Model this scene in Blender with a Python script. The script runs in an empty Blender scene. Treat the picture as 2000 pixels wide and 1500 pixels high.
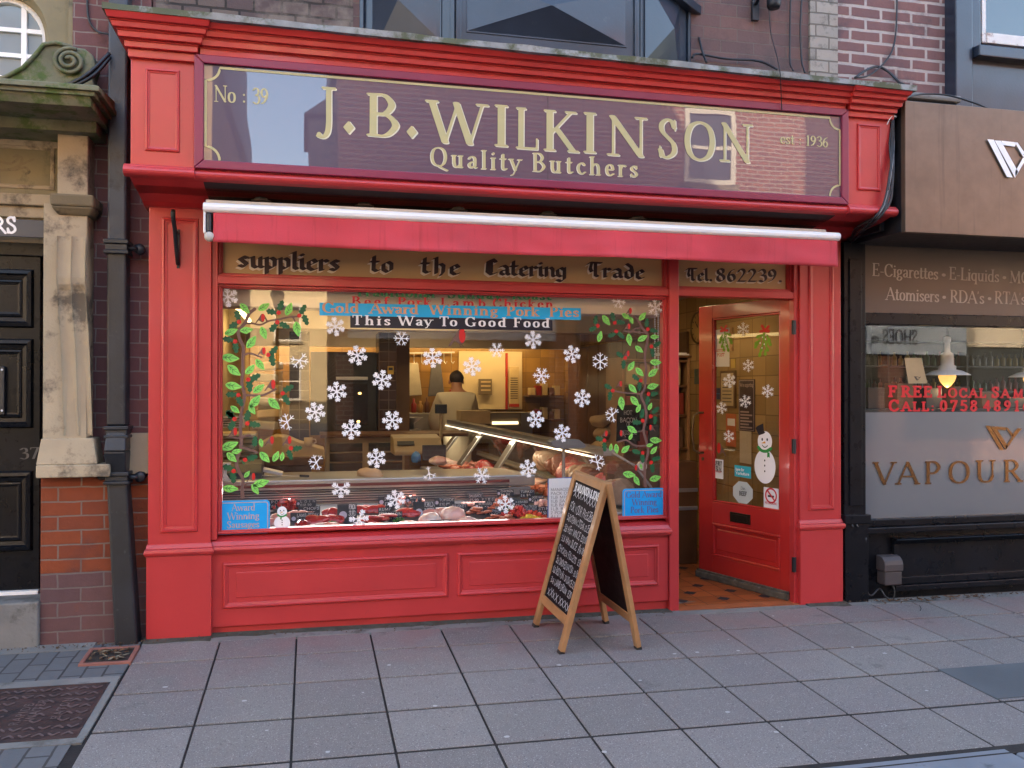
import bpy, math, random
import numpy as np
from mathutils import Vector, Matrix, noise
R = math.radians
random.seed(7)
scene = bpy.context.scene
C = scene.collection

# ---------------------------------------------------------------- camera
FPX, YAW, PITCH, ROLL = 1685.2, 0.23054, 0.006065, 0.000957
CAM = Vector((0.0, -5.2, 1.41276))
_f = Vector((math.sin(YAW)*math.cos(PITCH), math.cos(YAW)*math.cos(PITCH), math.sin(PITCH)))
_r = Vector((math.cos(YAW), -math.sin(YAW), 0))
_u = _r.cross(_f)
CR = math.cos(ROLL)*_r + math.sin(ROLL)*_u
CU = -math.sin(ROLL)*_r + math.cos(ROLL)*_u
cd = bpy.data.cameras.new('camera')
cd.sensor_width = 36.0
cd.lens = FPX/2000*36.0
cd.clip_start, cd.clip_end = 0.05, 600
cam = bpy.data.objects.new('camera', cd)
C.objects.link(cam)
m3 = Matrix((CR, CU, -_f)).transposed()
cam.matrix_world = Matrix.Translation(CAM) @ m3.to_4x4()
scene.camera = cam

# ---------------------------------------------------------------- sky, sun, exposure
SUN_EL, SUN_AZ = R(22), R(-14)          # the sun stands behind the shop row, so the shop front is in open shade
w = bpy.data.worlds.new('World'); scene.world = w; w.use_nodes = True
nt = w.node_tree
sky = nt.nodes.new('ShaderNodeTexSky'); sky.sky_type = 'NISHITA'; sky.sun_disc = False
sky.sun_elevation = SUN_EL; sky.sun_rotation = SUN_AZ
sky.air_density = 0.9; sky.dust_density = 3.0; sky.ozone_density = 1.0
nt.nodes['Background'].inputs['Strength'].default_value = 0.15
tint = nt.nodes.new('ShaderNodeMix'); tint.data_type = 'RGBA'; tint.blend_type = 'MULTIPLY'; tint.inputs[0].default_value = 1
tint.inputs[7].default_value = (1, .945, .85, 1)            # a slightly hazy, warmer winter sky
nt.links.new(sky.outputs[0], tint.inputs[6]); nt.links.new(tint.outputs[2], nt.nodes['Background'].inputs['Color'])
sl = bpy.data.lights.new('sun', 'SUN'); sl.energy = 3.0; sl.angle = R(0.5); sl.color = (1, .86, .68)
so = bpy.data.objects.new('sun', sl); C.objects.link(so)
sd = Vector((math.sin(SUN_AZ)*math.cos(SUN_EL), math.cos(SUN_AZ)*math.cos(SUN_EL), math.sin(SUN_EL)))
so.rotation_euler = sd.to_track_quat('Z', 'Y').to_euler()
so.location = (0, 20, 30)
scene.view_settings.view_transform = 'Standard'
scene.view_settings.look = 'None'
scene.view_settings.gamma = 1
scene.view_settings.exposure = 3.45
scene.render.engine = 'CYCLES'
scene.cycles.use_denoising = True
scene.cycles.max_bounces = 8
scene.cycles.transparent_max_bounces = 16
scene.cycles.caustics_reflective = False
scene.cycles.caustics_refractive = False
scene.cycles.sample_clamp_indirect = 6.0

# ---------------------------------------------------------------- geometry helpers
def ray(px, py):
    return _f + (float(px)-1000)/FPX*CR - (float(py)-750)/FPX*CU
def at(px, py, y):
    d = ray(px, py); return CAM + d*((y-CAM.y)/d.y)
def gz(x, y):                              # footway: falls to the kerb, and a little along the street
    return .041*min(y, 0) - .007*(x+.87)
def gp(px, py):
    d = ray(px, py); n = Vector((.007, -.041, 1)); t = (-.007*.87 - n.dot(CAM))/n.dot(d)
    return CAM + d*t

class MB:
    def __init__(s): s.v = []; s.f = []; s.val = []
    def add(s, vs, fs, val=0.0):
        o = len(s.v); s.v += [tuple(p) for p in vs]; s.f += [tuple(i+o for i in f) for f in fs]; s.val += [val]*len(fs); return s
    def quad(s, a, b, c, d, val=0.0): return s.add([a, b, c, d], [(0, 1, 2, 3)], val)
    def hexa(s, p, val=0.0):               # p: bottom 4 ccw, top 4 ccw
        return s.add(p, [(3, 2, 1, 0), (4, 5, 6, 7), (0, 1, 5, 4), (1, 2, 6, 5), (2, 3, 7, 6), (3, 0, 4, 7)], val)
    def box(s, x0, x1, y0, y1, z0, z1, val=0.0):
        return s.hexa([(x0, y0, z0), (x1, y0, z0), (x1, y1, z0), (x0, y1, z0), (x0, y0, z1), (x1, y0, z1), (x1, y1, z1), (x0, y1, z1)], val)
    def frus(s, x0, x1, yb, z0, z1, f0, f1, o0=0, o1=0):   # moulding step: front face from f0 (bottom) to f1 (top), side overhangs o0, o1
        return s.hexa([(x0-o0, f0, z0), (x1+o0, f0, z0), (x1+o0, yb, z0), (x0-o0, yb, z0), (x0-o1, f1, z1), (x1+o1, f1, z1), (x1+o1, yb, z1), (x0-o1, yb, z1)])
    def prism(s, poly, x0, x1):            # poly of (y, z), extruded along x
        n = len(poly)
        vs = [(x0, a, b) for a, b in poly] + [(x1, a, b) for a, b in poly]
        fs = [tuple(range(n))[::-1], tuple(range(n, 2*n))] + [(i, (i+1) % n, n+(i+1) % n, n+i) for i in range(n)]
        return s.add(vs, fs)
    def plate(s, poly, y0, y1):            # poly of (x, z), extruded along y
        n = len(poly)
        vs = [(a, y0, b) for a, b in poly] + [(a, y1, b) for a, b in poly]
        fs = [tuple(range(n)), tuple(range(n, 2*n))[::-1]] + [(i, n+i, n+(i+1) % n, (i+1) % n) for i in range(n)]
        return s.add(vs, fs)
    def beam(s, a, b, wx, wy, up=(0, 0, 1)):
        a = Vector(a); b = Vector(b); d = (b-a).normalized(); u = Vector(up)
        sx = d.cross(u)
        if sx.length < 1e-4: sx = d.cross(Vector((0, 1, 0)))
        sx.normalize(); sy = sx.cross(d)
        q = [(-1, -1), (1, -1), (1, 1), (-1, 1)]
        return s.hexa([a+sx*(wx/2*i)+sy*(wy/2*j) for i, j in q] + [b+sx*(wx/2*i)+sy*(wy/2*j) for i, j in q])
    def tube(s, pts, r, n=8, cap=True):
        pts = [Vector(p) for p in pts]; rings = []; k = len(pts); prev = None
        for i, p in enumerate(pts):
            d = (pts[min(i+1, k-1)]-pts[max(i-1, 0)]).normalized()
            if prev is None:
                a = d.cross(Vector((0, 0, 1)))
                if a.length < 1e-3: a = d.cross(Vector((1, 0, 0)))
            else: a = prev-d*prev.dot(d)
            a.normalize(); prev = a; b = d.cross(a)
            rr = r[i] if isinstance(r, (list, tuple)) else r
            rings.append([p+(a*math.cos(2*math.pi*j/n)+b*math.sin(2*math.pi*j/n))*rr for j in range(n)])
        vs = [q for g in rings for q in g]; fs = []
        for i in range(k-1):
            for j in range(n): fs.append((i*n+j, i*n+(j+1) % n, (i+1)*n+(j+1) % n, (i+1)*n+j))
        if cap: fs += [tuple(range(n))[::-1], tuple(range((k-1)*n, k*n))]
        return s.add(vs, fs)
    def lathe(s, prof, c, n=20, axis='z'):
        vs = []; fs = []; k = len(prof); c = Vector(c)
        for r_, h in prof:
            for j in range(n):
                a = 2*math.pi*j/n
                p = (r_*math.cos(a), r_*math.sin(a), h)
                if axis == 'y': p = (p[0], h, p[1])
                if axis == 'x': p = (h, p[0], p[1])
                vs.append(c+Vector(p))
        for i in range(k-1):
            for j in range(n): fs.append((i*n+j, i*n+(j+1) % n, (i+1)*n+(j+1) % n, (i+1)*n+j))
        fs += [tuple(range(n))[::-1], tuple(range((k-1)*n, k*n))]
        return s.add(vs, fs)
    def blob(s, c, r, seed=0, amp=.25, freq=1.3, n=14, m=10, rot=0, flat=None):
        c = Vector(c); vs = []; fs = []; off = Vector((seed*3.7, seed*1.9, seed*5.1)); M = Matrix.Rotation(rot, 3, 'Z')
        for i in range(m+1):
            t = math.pi*i/m
            for j in range(n):
                a = 2*math.pi*j/n
                d = Vector((math.sin(t)*math.cos(a), math.sin(t)*math.sin(a), math.cos(t)))
                k = 1+amp*noise.noise(d*freq+off)+amp*.5*noise.noise(d*freq*2.7+off)
                p = Vector((d.x*r[0]*k, d.y*r[1]*k, d.z*r[2]*k))
                if flat is not None: p.z = max(p.z, flat)
                vs.append(c+M @ p)
        for i in range(m):
            for j in range(n): fs.append((i*n+j, (i+1)*n+j, (i+1)*n+(j+1) % n, i*n+(j+1) % n))
        return s.add(vs, fs)
    def move(s, M):
        s.v = [tuple(M @ Vector(p)) for p in s.v]; return s
    def build(s, name, mat, parent=None, bevel=0, smooth=False, seg=2, sub=0):
        me = bpy.data.meshes.new(name); me.from_pydata(s.v, [], s.f)
        if any(s.val):
            at_ = me.attributes.new('v', 'FLOAT', 'FACE'); at_.data.foreach_set('value', s.val)
        me.materials.append(mat); me.update()
        if smooth: me.polygons.foreach_set('use_smooth', [True]*len(me.polygons))
        o = bpy.data.objects.new(name, me); C.objects.link(o)
        if parent is not None: put(o, parent)
        if bevel:
            b = o.modifiers.new('bevel', 'BEVEL'); b.width = bevel; b.segments = seg; b.limit_method = 'ANGLE'; b.angle_limit = R(35)
            b.harden_normals = False
        if sub:
            q = o.modifiers.new('sub', 'SUBSURF'); q.levels = sub; q.render_levels = sub
        return o

def worldloc(o):
    l = Vector(o.location)
    while o.parent: o = o.parent; l = l  # parts keep world coordinates through the parent inverse
    return l
def put(o, parent):
    o.parent = parent
    root = parent
    while root.parent: root = root.parent
    o.matrix_parent_inverse = Matrix.Translation(-Vector(root.location)) if parent is root else Matrix.Identity(4)
    return o
def tag(o, label, cat, group=None, kind=None):
    if kind: o['kind'] = kind
    if label: o['label'] = label
    if cat: o['category'] = cat
    if group: o['group'] = group
    return o
def thing(name, label, cat, loc, group=None):
    o = bpy.data.objects.new(name, None); o.empty_display_size = .1; C.objects.link(o); o.location = loc
    return tag(o, label, cat, group)
def struct(o): o['kind'] = 'structure'; return o

# ---------------------------------------------------------------- materials
def lin(h):
    h = h.lstrip('#'); c = [int(h[i:i+2], 16)/255 for i in (0, 2, 4)]
    return tuple((x/12.92 if x <= .04045 else ((x+.055)/1.055)**2.4) for x in c)
class NT:
    def __init__(s, name):
        s.m = bpy.data.materials.new(name); s.m.use_nodes = True; s.t = s.m.node_tree; s.b = s.t.nodes['Principled BSDF']
    def n(s, typ, **k):
        x = s.t.nodes.new(typ)
        for a, v in k.items():
            if a in x.inputs: x.inputs[a].default_value = v
            else: setattr(x, a, v)
        return x
    def l(s, a, b): s.t.links.new(a, b)
    def math(s, op, a, b=None):
        x = s.n('ShaderNodeMath', operation=op)
        for i, q in enumerate((a, b)):
            if q is None: continue
            if isinstance(q, (int, float)): x.inputs[i].default_value = q
            else: s.l(q, x.inputs[i])
        return x.outputs[0]
    def ramp(s, fac, stops):
        x = s.n('ShaderNodeValToRGB'); e = x.color_ramp.elements
        while len(e) < len(stops): e.new(.5)
        for i, (p, c) in enumerate(stops):
            e[i].position = p; e[i].color = (*c, 1) if len(c) == 3 else c
        s.l(fac, x.inputs[0]); return x.outputs[0]
    def mix(s, fac, a, b, mode='MIX'):
        x = s.n('ShaderNodeMix', data_type='RGBA', blend_type=mode)
        for i, q in ((0, fac), (6, a), (7, b)):
            if isinstance(q, (int, float)): x.inputs[i].default_value = q
            elif isinstance(q, tuple): x.inputs[i].default_value = (*q, 1) if len(q) == 3 else q
            else: s.l(q, x.inputs[i])
        return x.outputs[2]
    def noise(s, scale, detail=4, rough=.55, vec=None, dist=0):
        x = s.n('ShaderNodeTexNoise'); x.inputs['Scale'].default_value = scale; x.inputs['Detail'].default_value = detail
        x.inputs['Roughness'].default_value = rough; x.inputs['Distortion'].default_value = dist
        s.l(vec if vec is not None else s.co(), x.inputs['Vector']); return x.outputs[0]
    def co(s):
        if not hasattr(s, '_co'): s._co = s.n('ShaderNodeNewGeometry').outputs['Position']
        return s._co
    def bump(s, h, strength=.3, dist=.01):
        x = s.n('ShaderNodeBump'); x.inputs['Strength'].default_value = strength; x.inputs['Distance'].default_value = dist
        s.l(h, x.inputs['Height']); s.l(x.outputs[0], s.b.inputs['Normal']); return x

def paint(name, col, rough=.4, var=.12, nscale=3.0, bump=.05, coat=0.0, metal=0.0, dirt=None, spec=.5, bscale=60, chips=None, streak=None):
    t = NT(name); n = t.noise(nscale)
    c0 = tuple(max(0, x*(1-var)) for x in col); c1 = tuple(min(1, x*(1+var)) for x in col)
    c = t.ramp(n, [(.3, c0), (.7, c1)])
    if dirt:
        d = t.noise(dirt[1], 6, .7); c = t.mix(t.ramp(d, [(dirt[2], (0, 0, 0)), (dirt[2]+.12, (1, 1, 1))]), c, dirt[0])
    if chips:                                                  # small knocks showing the pale undercoat, and fine grime specks
        c = t.mix(t.ramp(t.noise(24, 8, .72), [(.735, (0, 0, 0)), (.75, (1, 1, 1))]), c, chips)
        c = t.mix(t.ramp(t.noise(75, 5, .7), [(.30, (.55, .55, .55)), (.36, (0, 0, 0))]), c, tuple(x*.45 for x in col))
    if streak:                                                 # rain streaks
        mp = t.n('ShaderNodeMapping'); mp.inputs['Scale'].default_value = (26, 26, 1.1); t.l(t.co(), mp.inputs['Vector'])
        c = t.mix(t.ramp(t.noise(1, 5, .65, mp.outputs[0]), [(.56, (0, 0, 0)), (.75, (.8, .8, .8))]), c, streak)
    t.l(c, t.b.inputs['Base Color'])
    r = t.n('ShaderNodeMapRange'); r.inputs[3].default_value = rough*.8; r.inputs[4].default_value = min(1, rough*1.25)
    t.l(t.noise(nscale*4), r.inputs[0]); t.l(r.outputs[0], t.b.inputs['Roughness'])
    t.b.inputs['Metallic'].default_value = metal; t.b.inputs['Specular IOR Level'].default_value = spec
    if coat: t.b.inputs['Coat Weight'].default_value = coat; t.b.inputs['Coat Roughness'].default_value = .08
    if bump: t.bump(t.noise(bscale, 3), bump, .004)
    return t.m

def emit(name, col, st):
    t = NT(name); t.b.inputs['Base Color'].default_value = (*col, 1)
    t.b.inputs['Emission Color'].default_value = (*col, 1); t.b.inputs['Emission Strength'].default_value = st
    return t.m

def glassmat(name, tint=(.97, .98, .97), ior=1.8, rough=0.0):
    t = NT(name); t.t.nodes.remove(t.b)
    tr = t.n('ShaderNodeBsdfTransparent'); tr.inputs[0].default_value = (*tint, 1)
    gl = t.n('ShaderNodeBsdfGlossy'); gl.inputs['Roughness'].default_value = rough
    ge = t.n('ShaderNodeNewGeometry'); dp = t.n('ShaderNodeVectorMath', operation='DOT_PRODUCT'); t.l(ge.outputs['Incoming'], dp.inputs[0]); t.l(ge.outputs['Normal'], dp.inputs[1])
    r0 = ((ior-1)/(ior+1))**2; k = t.math('POWER', t.math('SUBTRACT', 1.0, t.math('ABSOLUTE', dp.outputs['Value'])), 5.0)
    fac = t.math('ADD', t.math('MULTIPLY', k, 1-r0), r0)       # thin pane: the same reflectance from either side
    mx = t.n('ShaderNodeMixShader'); t.l(fac, mx.inputs[0]); t.l(tr.outputs[0], mx.inputs[1]); t.l(gl.outputs[0], mx.inputs[2])
    t.l(mx.outputs[0], t.t.nodes['Material Output'].inputs[0]); return t.m

def brick(name, c1, c2, mortar, bw=.235, bh=.08, ms=.006, axes='xz', stain=None, bumpk=.6, off=(0, 0), squash=1.0, sf=2):
    t = NT(name); sp = t.n('ShaderNodeSeparateXYZ'); t.l(t.co(), sp.inputs[0])
    cb = t.n('ShaderNodeCombineXYZ')
    t.l(t.math('ADD', sp.outputs['xyz'.index(axes[0])], off[0]), cb.inputs[0]); t.l(t.math('ADD', sp.outputs['xyz'.index(axes[1])], off[1]), cb.inputs[1])
    wob = t.n('ShaderNodeTexNoise'); wob.inputs['Scale'].default_value = 9; t.l(t.co(), wob.inputs['Vector'])
    vadd = t.n('ShaderNodeMix', data_type='VECTOR'); vadd.inputs[0].default_value = .012
    t.l(cb.outputs[0], vadd.inputs[4])
    sc = t.n('ShaderNodeVectorMath', operation='ADD'); t.l(cb.outputs[0], sc.inputs[0]); t.l(wob.outputs['Color'], sc.inputs[1])
    t.l(sc.outputs[0], vadd.inputs[5])
    b = t.n('ShaderNodeTexBrick', offset=.5, squash=squash, squash_frequency=sf)
    t.l(vadd.outputs[1], b.inputs['Vector'])
    b.inputs['Scale'].default_value = 1; b.inputs['Brick Width'].default_value = bw; b.inputs['Row Height'].default_value = bh
    b.inputs['Mortar Size'].default_value = ms; b.inputs['Mortar Smooth'].default_value = .25; b.inputs['Bias'].default_value = 0
    b.inputs['Color1'].default_value = (*c1, 1); b.inputs['Color2'].default_value = (*c2, 1); b.inputs['Mortar'].default_value = (*mortar, 1)
    c = t.mix(t.math('MULTIPLY', t.noise(14, 6, .7), .55), b.outputs['Color'], tuple(x*.45 for x in c1))
    if stain:
        c = t.mix(t.ramp(t.noise(stain[1], 5, .65), [(stain[2], (0, 0, 0)), (stain[2]+.2, (1, 1, 1))]), c, stain[0])
    t.l(c, t.b.inputs['Base Color']); t.b.inputs['Roughness'].default_value = .85; t.b.inputs['Specular IOR Level'].default_value = .25
    h = t.math('ADD', t.math('MULTIPLY', b.outputs['Fac'], -1.0), t.math('MULTIPLY', t.noise(60, 5, .7), .5))
    t.bump(h, bumpk, .012); return t.m

def tile(name, col, grout, tw, th, axes='xz', rough=.25, var=.25, off=0.0, ms=.004):
    t = NT(name); sp = t.n('ShaderNodeSeparateXYZ'); t.l(t.co(), sp.inputs[0]); cb = t.n('ShaderNodeCombineXYZ')
    t.l(sp.outputs['xyz'.index(axes[0])], cb.inputs[0]); t.l(sp.outputs['xyz'.index(axes[1])], cb.inputs[1])
    b = t.n('ShaderNodeTexBrick', offset=off); t.l(cb.outputs[0], b.inputs['Vector']); b.inputs['Scale'].default_value = 1
    b.inputs['Brick Width'].default_value = tw; b.inputs['Row Height'].default_value = th; b.inputs['Mortar Size'].default_value = ms
    b.inputs['Color1'].default_value = (*[x*(1-var) for x in col], 1); b.inputs['Color2'].default_value = (*[min(1, x*(1+var)) for x in col], 1)
    b.inputs['Mortar'].default_value = (*grout, 1)
    c = t.mix(t.math('MULTIPLY', t.noise(9, 5, .6), .5), b.outputs['Color'], tuple(x*.6 for x in col))
    t.l(c, t.b.inputs['Base Color']); t.b.inputs['Roughness'].default_value = rough
    t.bump(t.math('MULTIPLY', b.outputs['Fac'], -1), .3, .004); return t.m

RED = paint('red_paint', (.50, .036, .038), .36, .10, 1.7, .14, coat=.22, chips=(.60, .30, .27), dirt=((.33, .04, .037), 5, .66), bscale=28)
RED2 = paint('red_paint_old', (.47, .036, .034), .42, .12, 4, .12, dirt=((.13, .03, .025), 5, .62), coat=.2)
MAROON = paint('maroon_paint', (.23, .018, .055), .35, .08, 3, .04)
AWNRED = paint('awning_cloth', (.55, .052, .070), .8, .14, 2.5, .3, bscale=240, streak=(.40, .035, .045))
WHITE = paint('white_metal', (.88, .88, .88), .4, .03, 6, .02, dirt=((.6, .6, .57), 9, .76))
PLASTER = paint('cream_board', (.62, .52, .36), .6, .06, 3, .05)
BLACK = paint('black_paint', (.006, .007, .010), .28, .3, 4, .15, coat=0, dirt=((.010, .012, .016), 9, .64), spec=.22)
BLACKM = paint('black_iron', (.014, .016, .021), .42, .35, 6, .4, dirt=((.05, .055, .06), 14, .62), bscale=50)
PIPEB = paint('blue_black_iron', (.03, .038, .052), .45, .3, 5, .3, dirt=((.01, .012, .015), 8, .55), bscale=50)
BAYB = paint('blue_black_paint', (.016, .024, .042), .32, .3, 3, .15, coat=.3, dirt=((.05, .055, .065), 8, .66))
SIGNP = NT('sign_panel'); SIGNP.b.inputs['Base Color'].default_value = (.066, .040, .080, 1); SIGNP.b.inputs['Roughness'].default_value = .35
SIGNP.b.inputs['Coat Weight'].default_value = 1.0; SIGNP.b.inputs['Coat Roughness'].default_value = .012; SIGNP.b.inputs['Coat IOR'].default_value = 1.7
_b = SIGNP.n('ShaderNodeBump'); _b.inputs['Strength'].default_value = .035; _b.inputs['Distance'].default_value = .02
SIGNP.l(SIGNP.noise(2.2, 1), _b.inputs['Height']); SIGNP.l(_b.outputs[0], SIGNP.b.inputs['Coat Normal'])
SIGNP = SIGNP.m
GOLD = paint('gold_vinyl', (.50, .45, .22), .45, .05, 4, 0)
GOLDP = paint('pale_gold_vinyl', (.72, .70, .55), .45, .03, 4, 0)
STEEL = paint('steel', (.50, .50, .50), .32, .1, 5, .03, metal=.85)
STEELD = paint('dull_steel', (.32, .32, .33), .45, .12, 5, .03, metal=.6)
TAN = paint('tan_blind', (.52, .34, .16), .5, .12, 1.2, 0)
STONE = paint('sandstone', (.40, .325, .22), .85, .16, 2.5, .5, dirt=((.13, .105, .075), 4.0, .50), bscale=90)
STONED = paint('dark_sandstone', (.21, .17, .105), .85, .2, 3, .5, dirt=((.05, .045, .035), 6, .55), bscale=90)
MOSS = paint('mossy_stone', (.165, .165, .105), .9, .3, 6, .9, dirt=((.075, .115, .03), 9, .47), bscale=45)
LEAD = paint('mossy_lead', (.27, .28, .28), .7, .3, 9, .4, dirt=((.085, .095, .05), 5, .44), bscale=50)
BRP = brick('purple_brick', (.21, .095, .09), (.145, .075, .082), (.26, .23, .21), ms=.0045, stain=((.045, .035, .04), 2.5, .6))
BRU = brick('weathered_brick', (.235, .135, .12), (.15, .10, .10), (.19, .16, .14), bw=.245, bh=.082, ms=.004, stain=((.10, .08, .08), 3.5, .52))
BRG = brick('grey_glazed_brick', (.16, .13, .115), (.10, .07, .075), (.03, .028, .028), bw=.16, bh=.085, ms=.008, stain=((.24, .20, .17), 3, .52))
BRW = brick('white_pointed_brick', (.26, .135, .125), (.18, .105, .11), (.52, .47, .44), bw=.245, bh=.082, ms=.012, stain=((.10, .075, .08), 4, .55))
BRPALE = brick('limewashed_brick', (.42, .38, .33), (.30, .28, .25), (.16, .14, .12), bw=.2, bh=.082, ms=.006, stain=((.10, .095, .085), 11, .52))
BRO = brick('orange_brick', (.30, .075, .028), (.21, .055, .03), (.22, .18, .15), ms=.005, bh=.0795, off=(.05, 0), stain=((.10, .045, .04), 2.2, .56))
FROST = NT('frosted_vinyl')
FROST.b.inputs['Base Color'].default_value = (.15, .165, .178, 1); FROST.b.inputs['Roughness'].default_value = .3; FROST.b.inputs['Coat Weight'].default_value = .8; FROST.b.inputs['Coat Roughness'].default_value = .05
FROST = FROST.m
GLASS = glassmat('window_glass')
GLASSIN = glassmat('display_glass', (.93, .97, .94), 1.5)
OCHRE_X = tile('ochre_tile_side', (.40, .25, .10), (.20, .12, .05), .205, .152, 'yz')
OCHRE = tile('ochre_tile', (.36, .205, .06), (.22, .13, .05), .205, .205, 'xz')
TERRA = tile('terracotta_tile', (.36, .095, .025), (.05, .03, .02), .152, .152, 'xy', .45)
BRTILE = tile('brown_tile', (.055, .024, .016), (.16, .11, .08), .1, .1, 'xz')
WOOD = paint('varnished_wood', (.36, .185, .075), .45, .2, 7, .12, coat=.15, dirt=((.16, .08, .035), 8, .68))
WOODD = paint('brown_wood', (.12, .055, .022), .5, .25, 5, .1)
CHALKB = paint('chalkboard', (.010, .007, .009), .7, .3, 6, .05, dirt=((.028, .018, .022), 4, .6), spec=.15)
CHALK = paint('chalk', (.50, .49, .52), .9, .15, 30, 0)
PAPER = paint('white_paper', (.74, .74, .76), .7, .03, 5, 0)
CREAM = paint('cream_paper', (.55, .42, .24), .7, .1, 8, .05)
SNOW = paint('white_vinyl', (.88, .88, .90), .45, .02, 5, 0)
LEAFG = paint('light_green_vinyl', (.25, .72, .12), .45, .06, 6, 0)
LEAFV = paint('green_vein_vinyl', (.03, .14, .03), .5, .06, 6, 0)
HOLLY = paint('dark_green_vinyl', (.008, .10, .035), .45, .1, 6, 0)
BARK = paint('brown_vinyl', (.15, .08, .065), .45, .1, 6, 0)
BERRY = paint('red_vinyl', (.62, .015, .012), .45, .05, 6, 0)
MISTLE = paint('mistletoe_vinyl', (.19, .42, .02), .45, .08, 6, 0)
BLUE = paint('blue_vinyl', (.008, .44, .88), .35, .03, 5, 0)
BLUE2 = paint('sign_blue', (.008, .37, .82), .35, .03, 5, 0)
PEACH = paint('peach_letters', (.62, .36, .22), .5, .03, 5, 0)
MAUVE = paint('mauve_letters', (.46, .37, .38), .5, .05, 5, 0)
NAVY = paint('navy_vinyl', (.010, .010, .022), .35, .1, 5, 0)
GREENL = paint('green_letters', (.015, .17, .06), .5, .05, 5, 0)
REDL = paint('red_letters', (.55, .02, .035), .5, .05, 5, 0)
INK = paint('dark_ink', (.02, .018, .025), .6, .1, 5, 0)
DBROWN = paint('dark_brown_letters', (.035, .014, .012), .5, .1, 5, 0)
PALEB = paint('pale_beige_letters', (.78, .70, .56), .5, .05, 5, 0)
ORANGE = paint('orange_vinyl', (.75, .36, .03), .5, .05, 5, 0)
SCARF = paint('green_scarf_vinyl', (.02, .26, .05), .5, .05, 5, 0)
RUBBER = paint('black_rubber', (.015, .015, .016), .6, .2, 8, .1)
BRASS = paint('aged_brass', (.16, .11, .05), .4, .3, 9, .1, metal=.8)
BEIGEW = paint('beige_panel', (.74, .65, .50), .6, .08, 3, .04)

# ---------------------------------------------------------------- flat shapes: outlines as distance fields, meshed without overlaps
class Fld:
    """strokes (capsules under an elliptical nib), discs and polygons joined into one outline"""
    def __init__(s): s.p = []
    def stroke(s, pts, rx, ry=None, ang=0.0):
        s.p.append(('s', np.array(pts, float), rx, ry or rx, ang)); return s
    def disc(s, c, rx, ry=None, ang=0.0):
        s.p.append(('s', np.array([c, c], float), rx, ry or rx, ang)); return s
    def poly(s, pts, cut=False):
        s.p.append(('c' if cut else 'p', np.array(pts, float))); return s
    def bbox(s):
        lo = np.array([1e9, 1e9]); hi = -lo
        for q in s.p:
            e = max(q[2], q[3]) if q[0] == 's' else 0
            lo = np.minimum(lo, q[1].min(0)-e); hi = np.maximum(hi, q[1].max(0)+e)
        return lo, hi
    def eval(s, X, Y):
        F = np.full(X.shape, -1e9)
        for q in s.p:
            P = q[1]
            if q[0] == 's':
                rx, ry, a = q[2:]; ca, sa = math.cos(a), math.sin(a)
                def tr(x, y): return ((x*ca+y*sa)/rx, (-x*sa+y*ca)/ry)
                U, V = tr(X, Y); mu, mv = tr(P[:, 0], P[:, 1]); k = min(rx, ry)
                for i in range(len(P)-1):
                    du, dv = mu[i+1]-mu[i], mv[i+1]-mv[i]; L = du*du+dv*dv
                    t = np.clip(((U-mu[i])*du+(V-mv[i])*dv)/L, 0, 1) if L > 1e-12 else 0
                    d = np.hypot(U-mu[i]-t*du, V-mv[i]-t*dv)
                    F = np.maximum(F, (1-d)*k)
            else:
                n = len(P); ins = np.zeros(X.shape, bool); D = np.full(X.shape, 1e9)
                for i in range(n):
                    x0, y0 = P[i]; x1, y1 = P[(i+1) % n]
                    if y0 != y1:
                        c = ((y0 > Y) != (y1 > Y)) & (X < (x1-x0)*(Y-y0)/(y1-y0)+x0); ins ^= c
                    dx, dy = x1-x0, y1-y0; L = dx*dx+dy*dy
                    t = np.clip(((X-x0)*dx+(Y-y0)*dy)/max(L, 1e-12), 0, 1)
                    D = np.minimum(D, np.hypot(X-x0-t*dx, Y-y0-t*dy))
                g = np.where(ins, D, -D)
                F = np.minimum(F, -g) if q[0] == 'c' else np.maximum(F, g)
        return F
    def polys(s, h):
        lo, hi = s.bbox(); lo = lo-1.5*h; hi = hi+1.5*h
        nx = int((hi[0]-lo[0])/h)+2; ny = int((hi[1]-lo[1])/h)+2
        xs = lo[0]+h*np.arange(nx); ys = lo[1]+h*np.arange(ny)
        X, Y = np.meshgrid(xs, ys); F = s.eval(X, Y)
        F[np.abs(F) < 1e-9] = -1e-9
        pos = F > 0; full = pos[:-1, :-1] & pos[:-1, 1:] & pos[1:, :-1] & pos[1:, 1:]
        anyp = pos[:-1, :-1] | pos[:-1, 1:] | pos[1:, :-1] | pos[1:, 1:]
        out = []
        for j in range(ny-1):
            run = None
            for i in np.nonzero(anyp[j])[0]:
                if full[j, i]:
                    if run is None: run = [i, i+1]
                    elif run[1] == i: run[1] = i+1
                    else:
                        out.append([(xs[run[0]], ys[j]), (xs[run[1]], ys[j]), (xs[run[1]], ys[j+1]), (xs[run[0]], ys[j+1])]); run = [i, i+1]
                else:
                    cs = [(i, j), (i+1, j), (i+1, j+1), (i, j+1)]; pl = []
                    for k in range(4):
                        (a, b), (c, d) = cs[k], cs[(k+1) % 4]; fa, fb = F[b, a], F[d, c]
                        if fa > 0: pl.append((xs[a], ys[b]))
                        if (fa > 0) != (fb > 0):
                            t = fa/(fa-fb); pl.append((xs[a]+t*(xs[c]-xs[a]), ys[b]+t*(ys[d]-ys[b])))
                    if len(pl) > 2: out.append(pl)
            if run: out.append([(xs[run[0]], ys[j]), (xs[run[1]], ys[j]), (xs[run[1]], ys[j+1]), (xs[run[0]], ys[j+1])])
        return out

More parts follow.
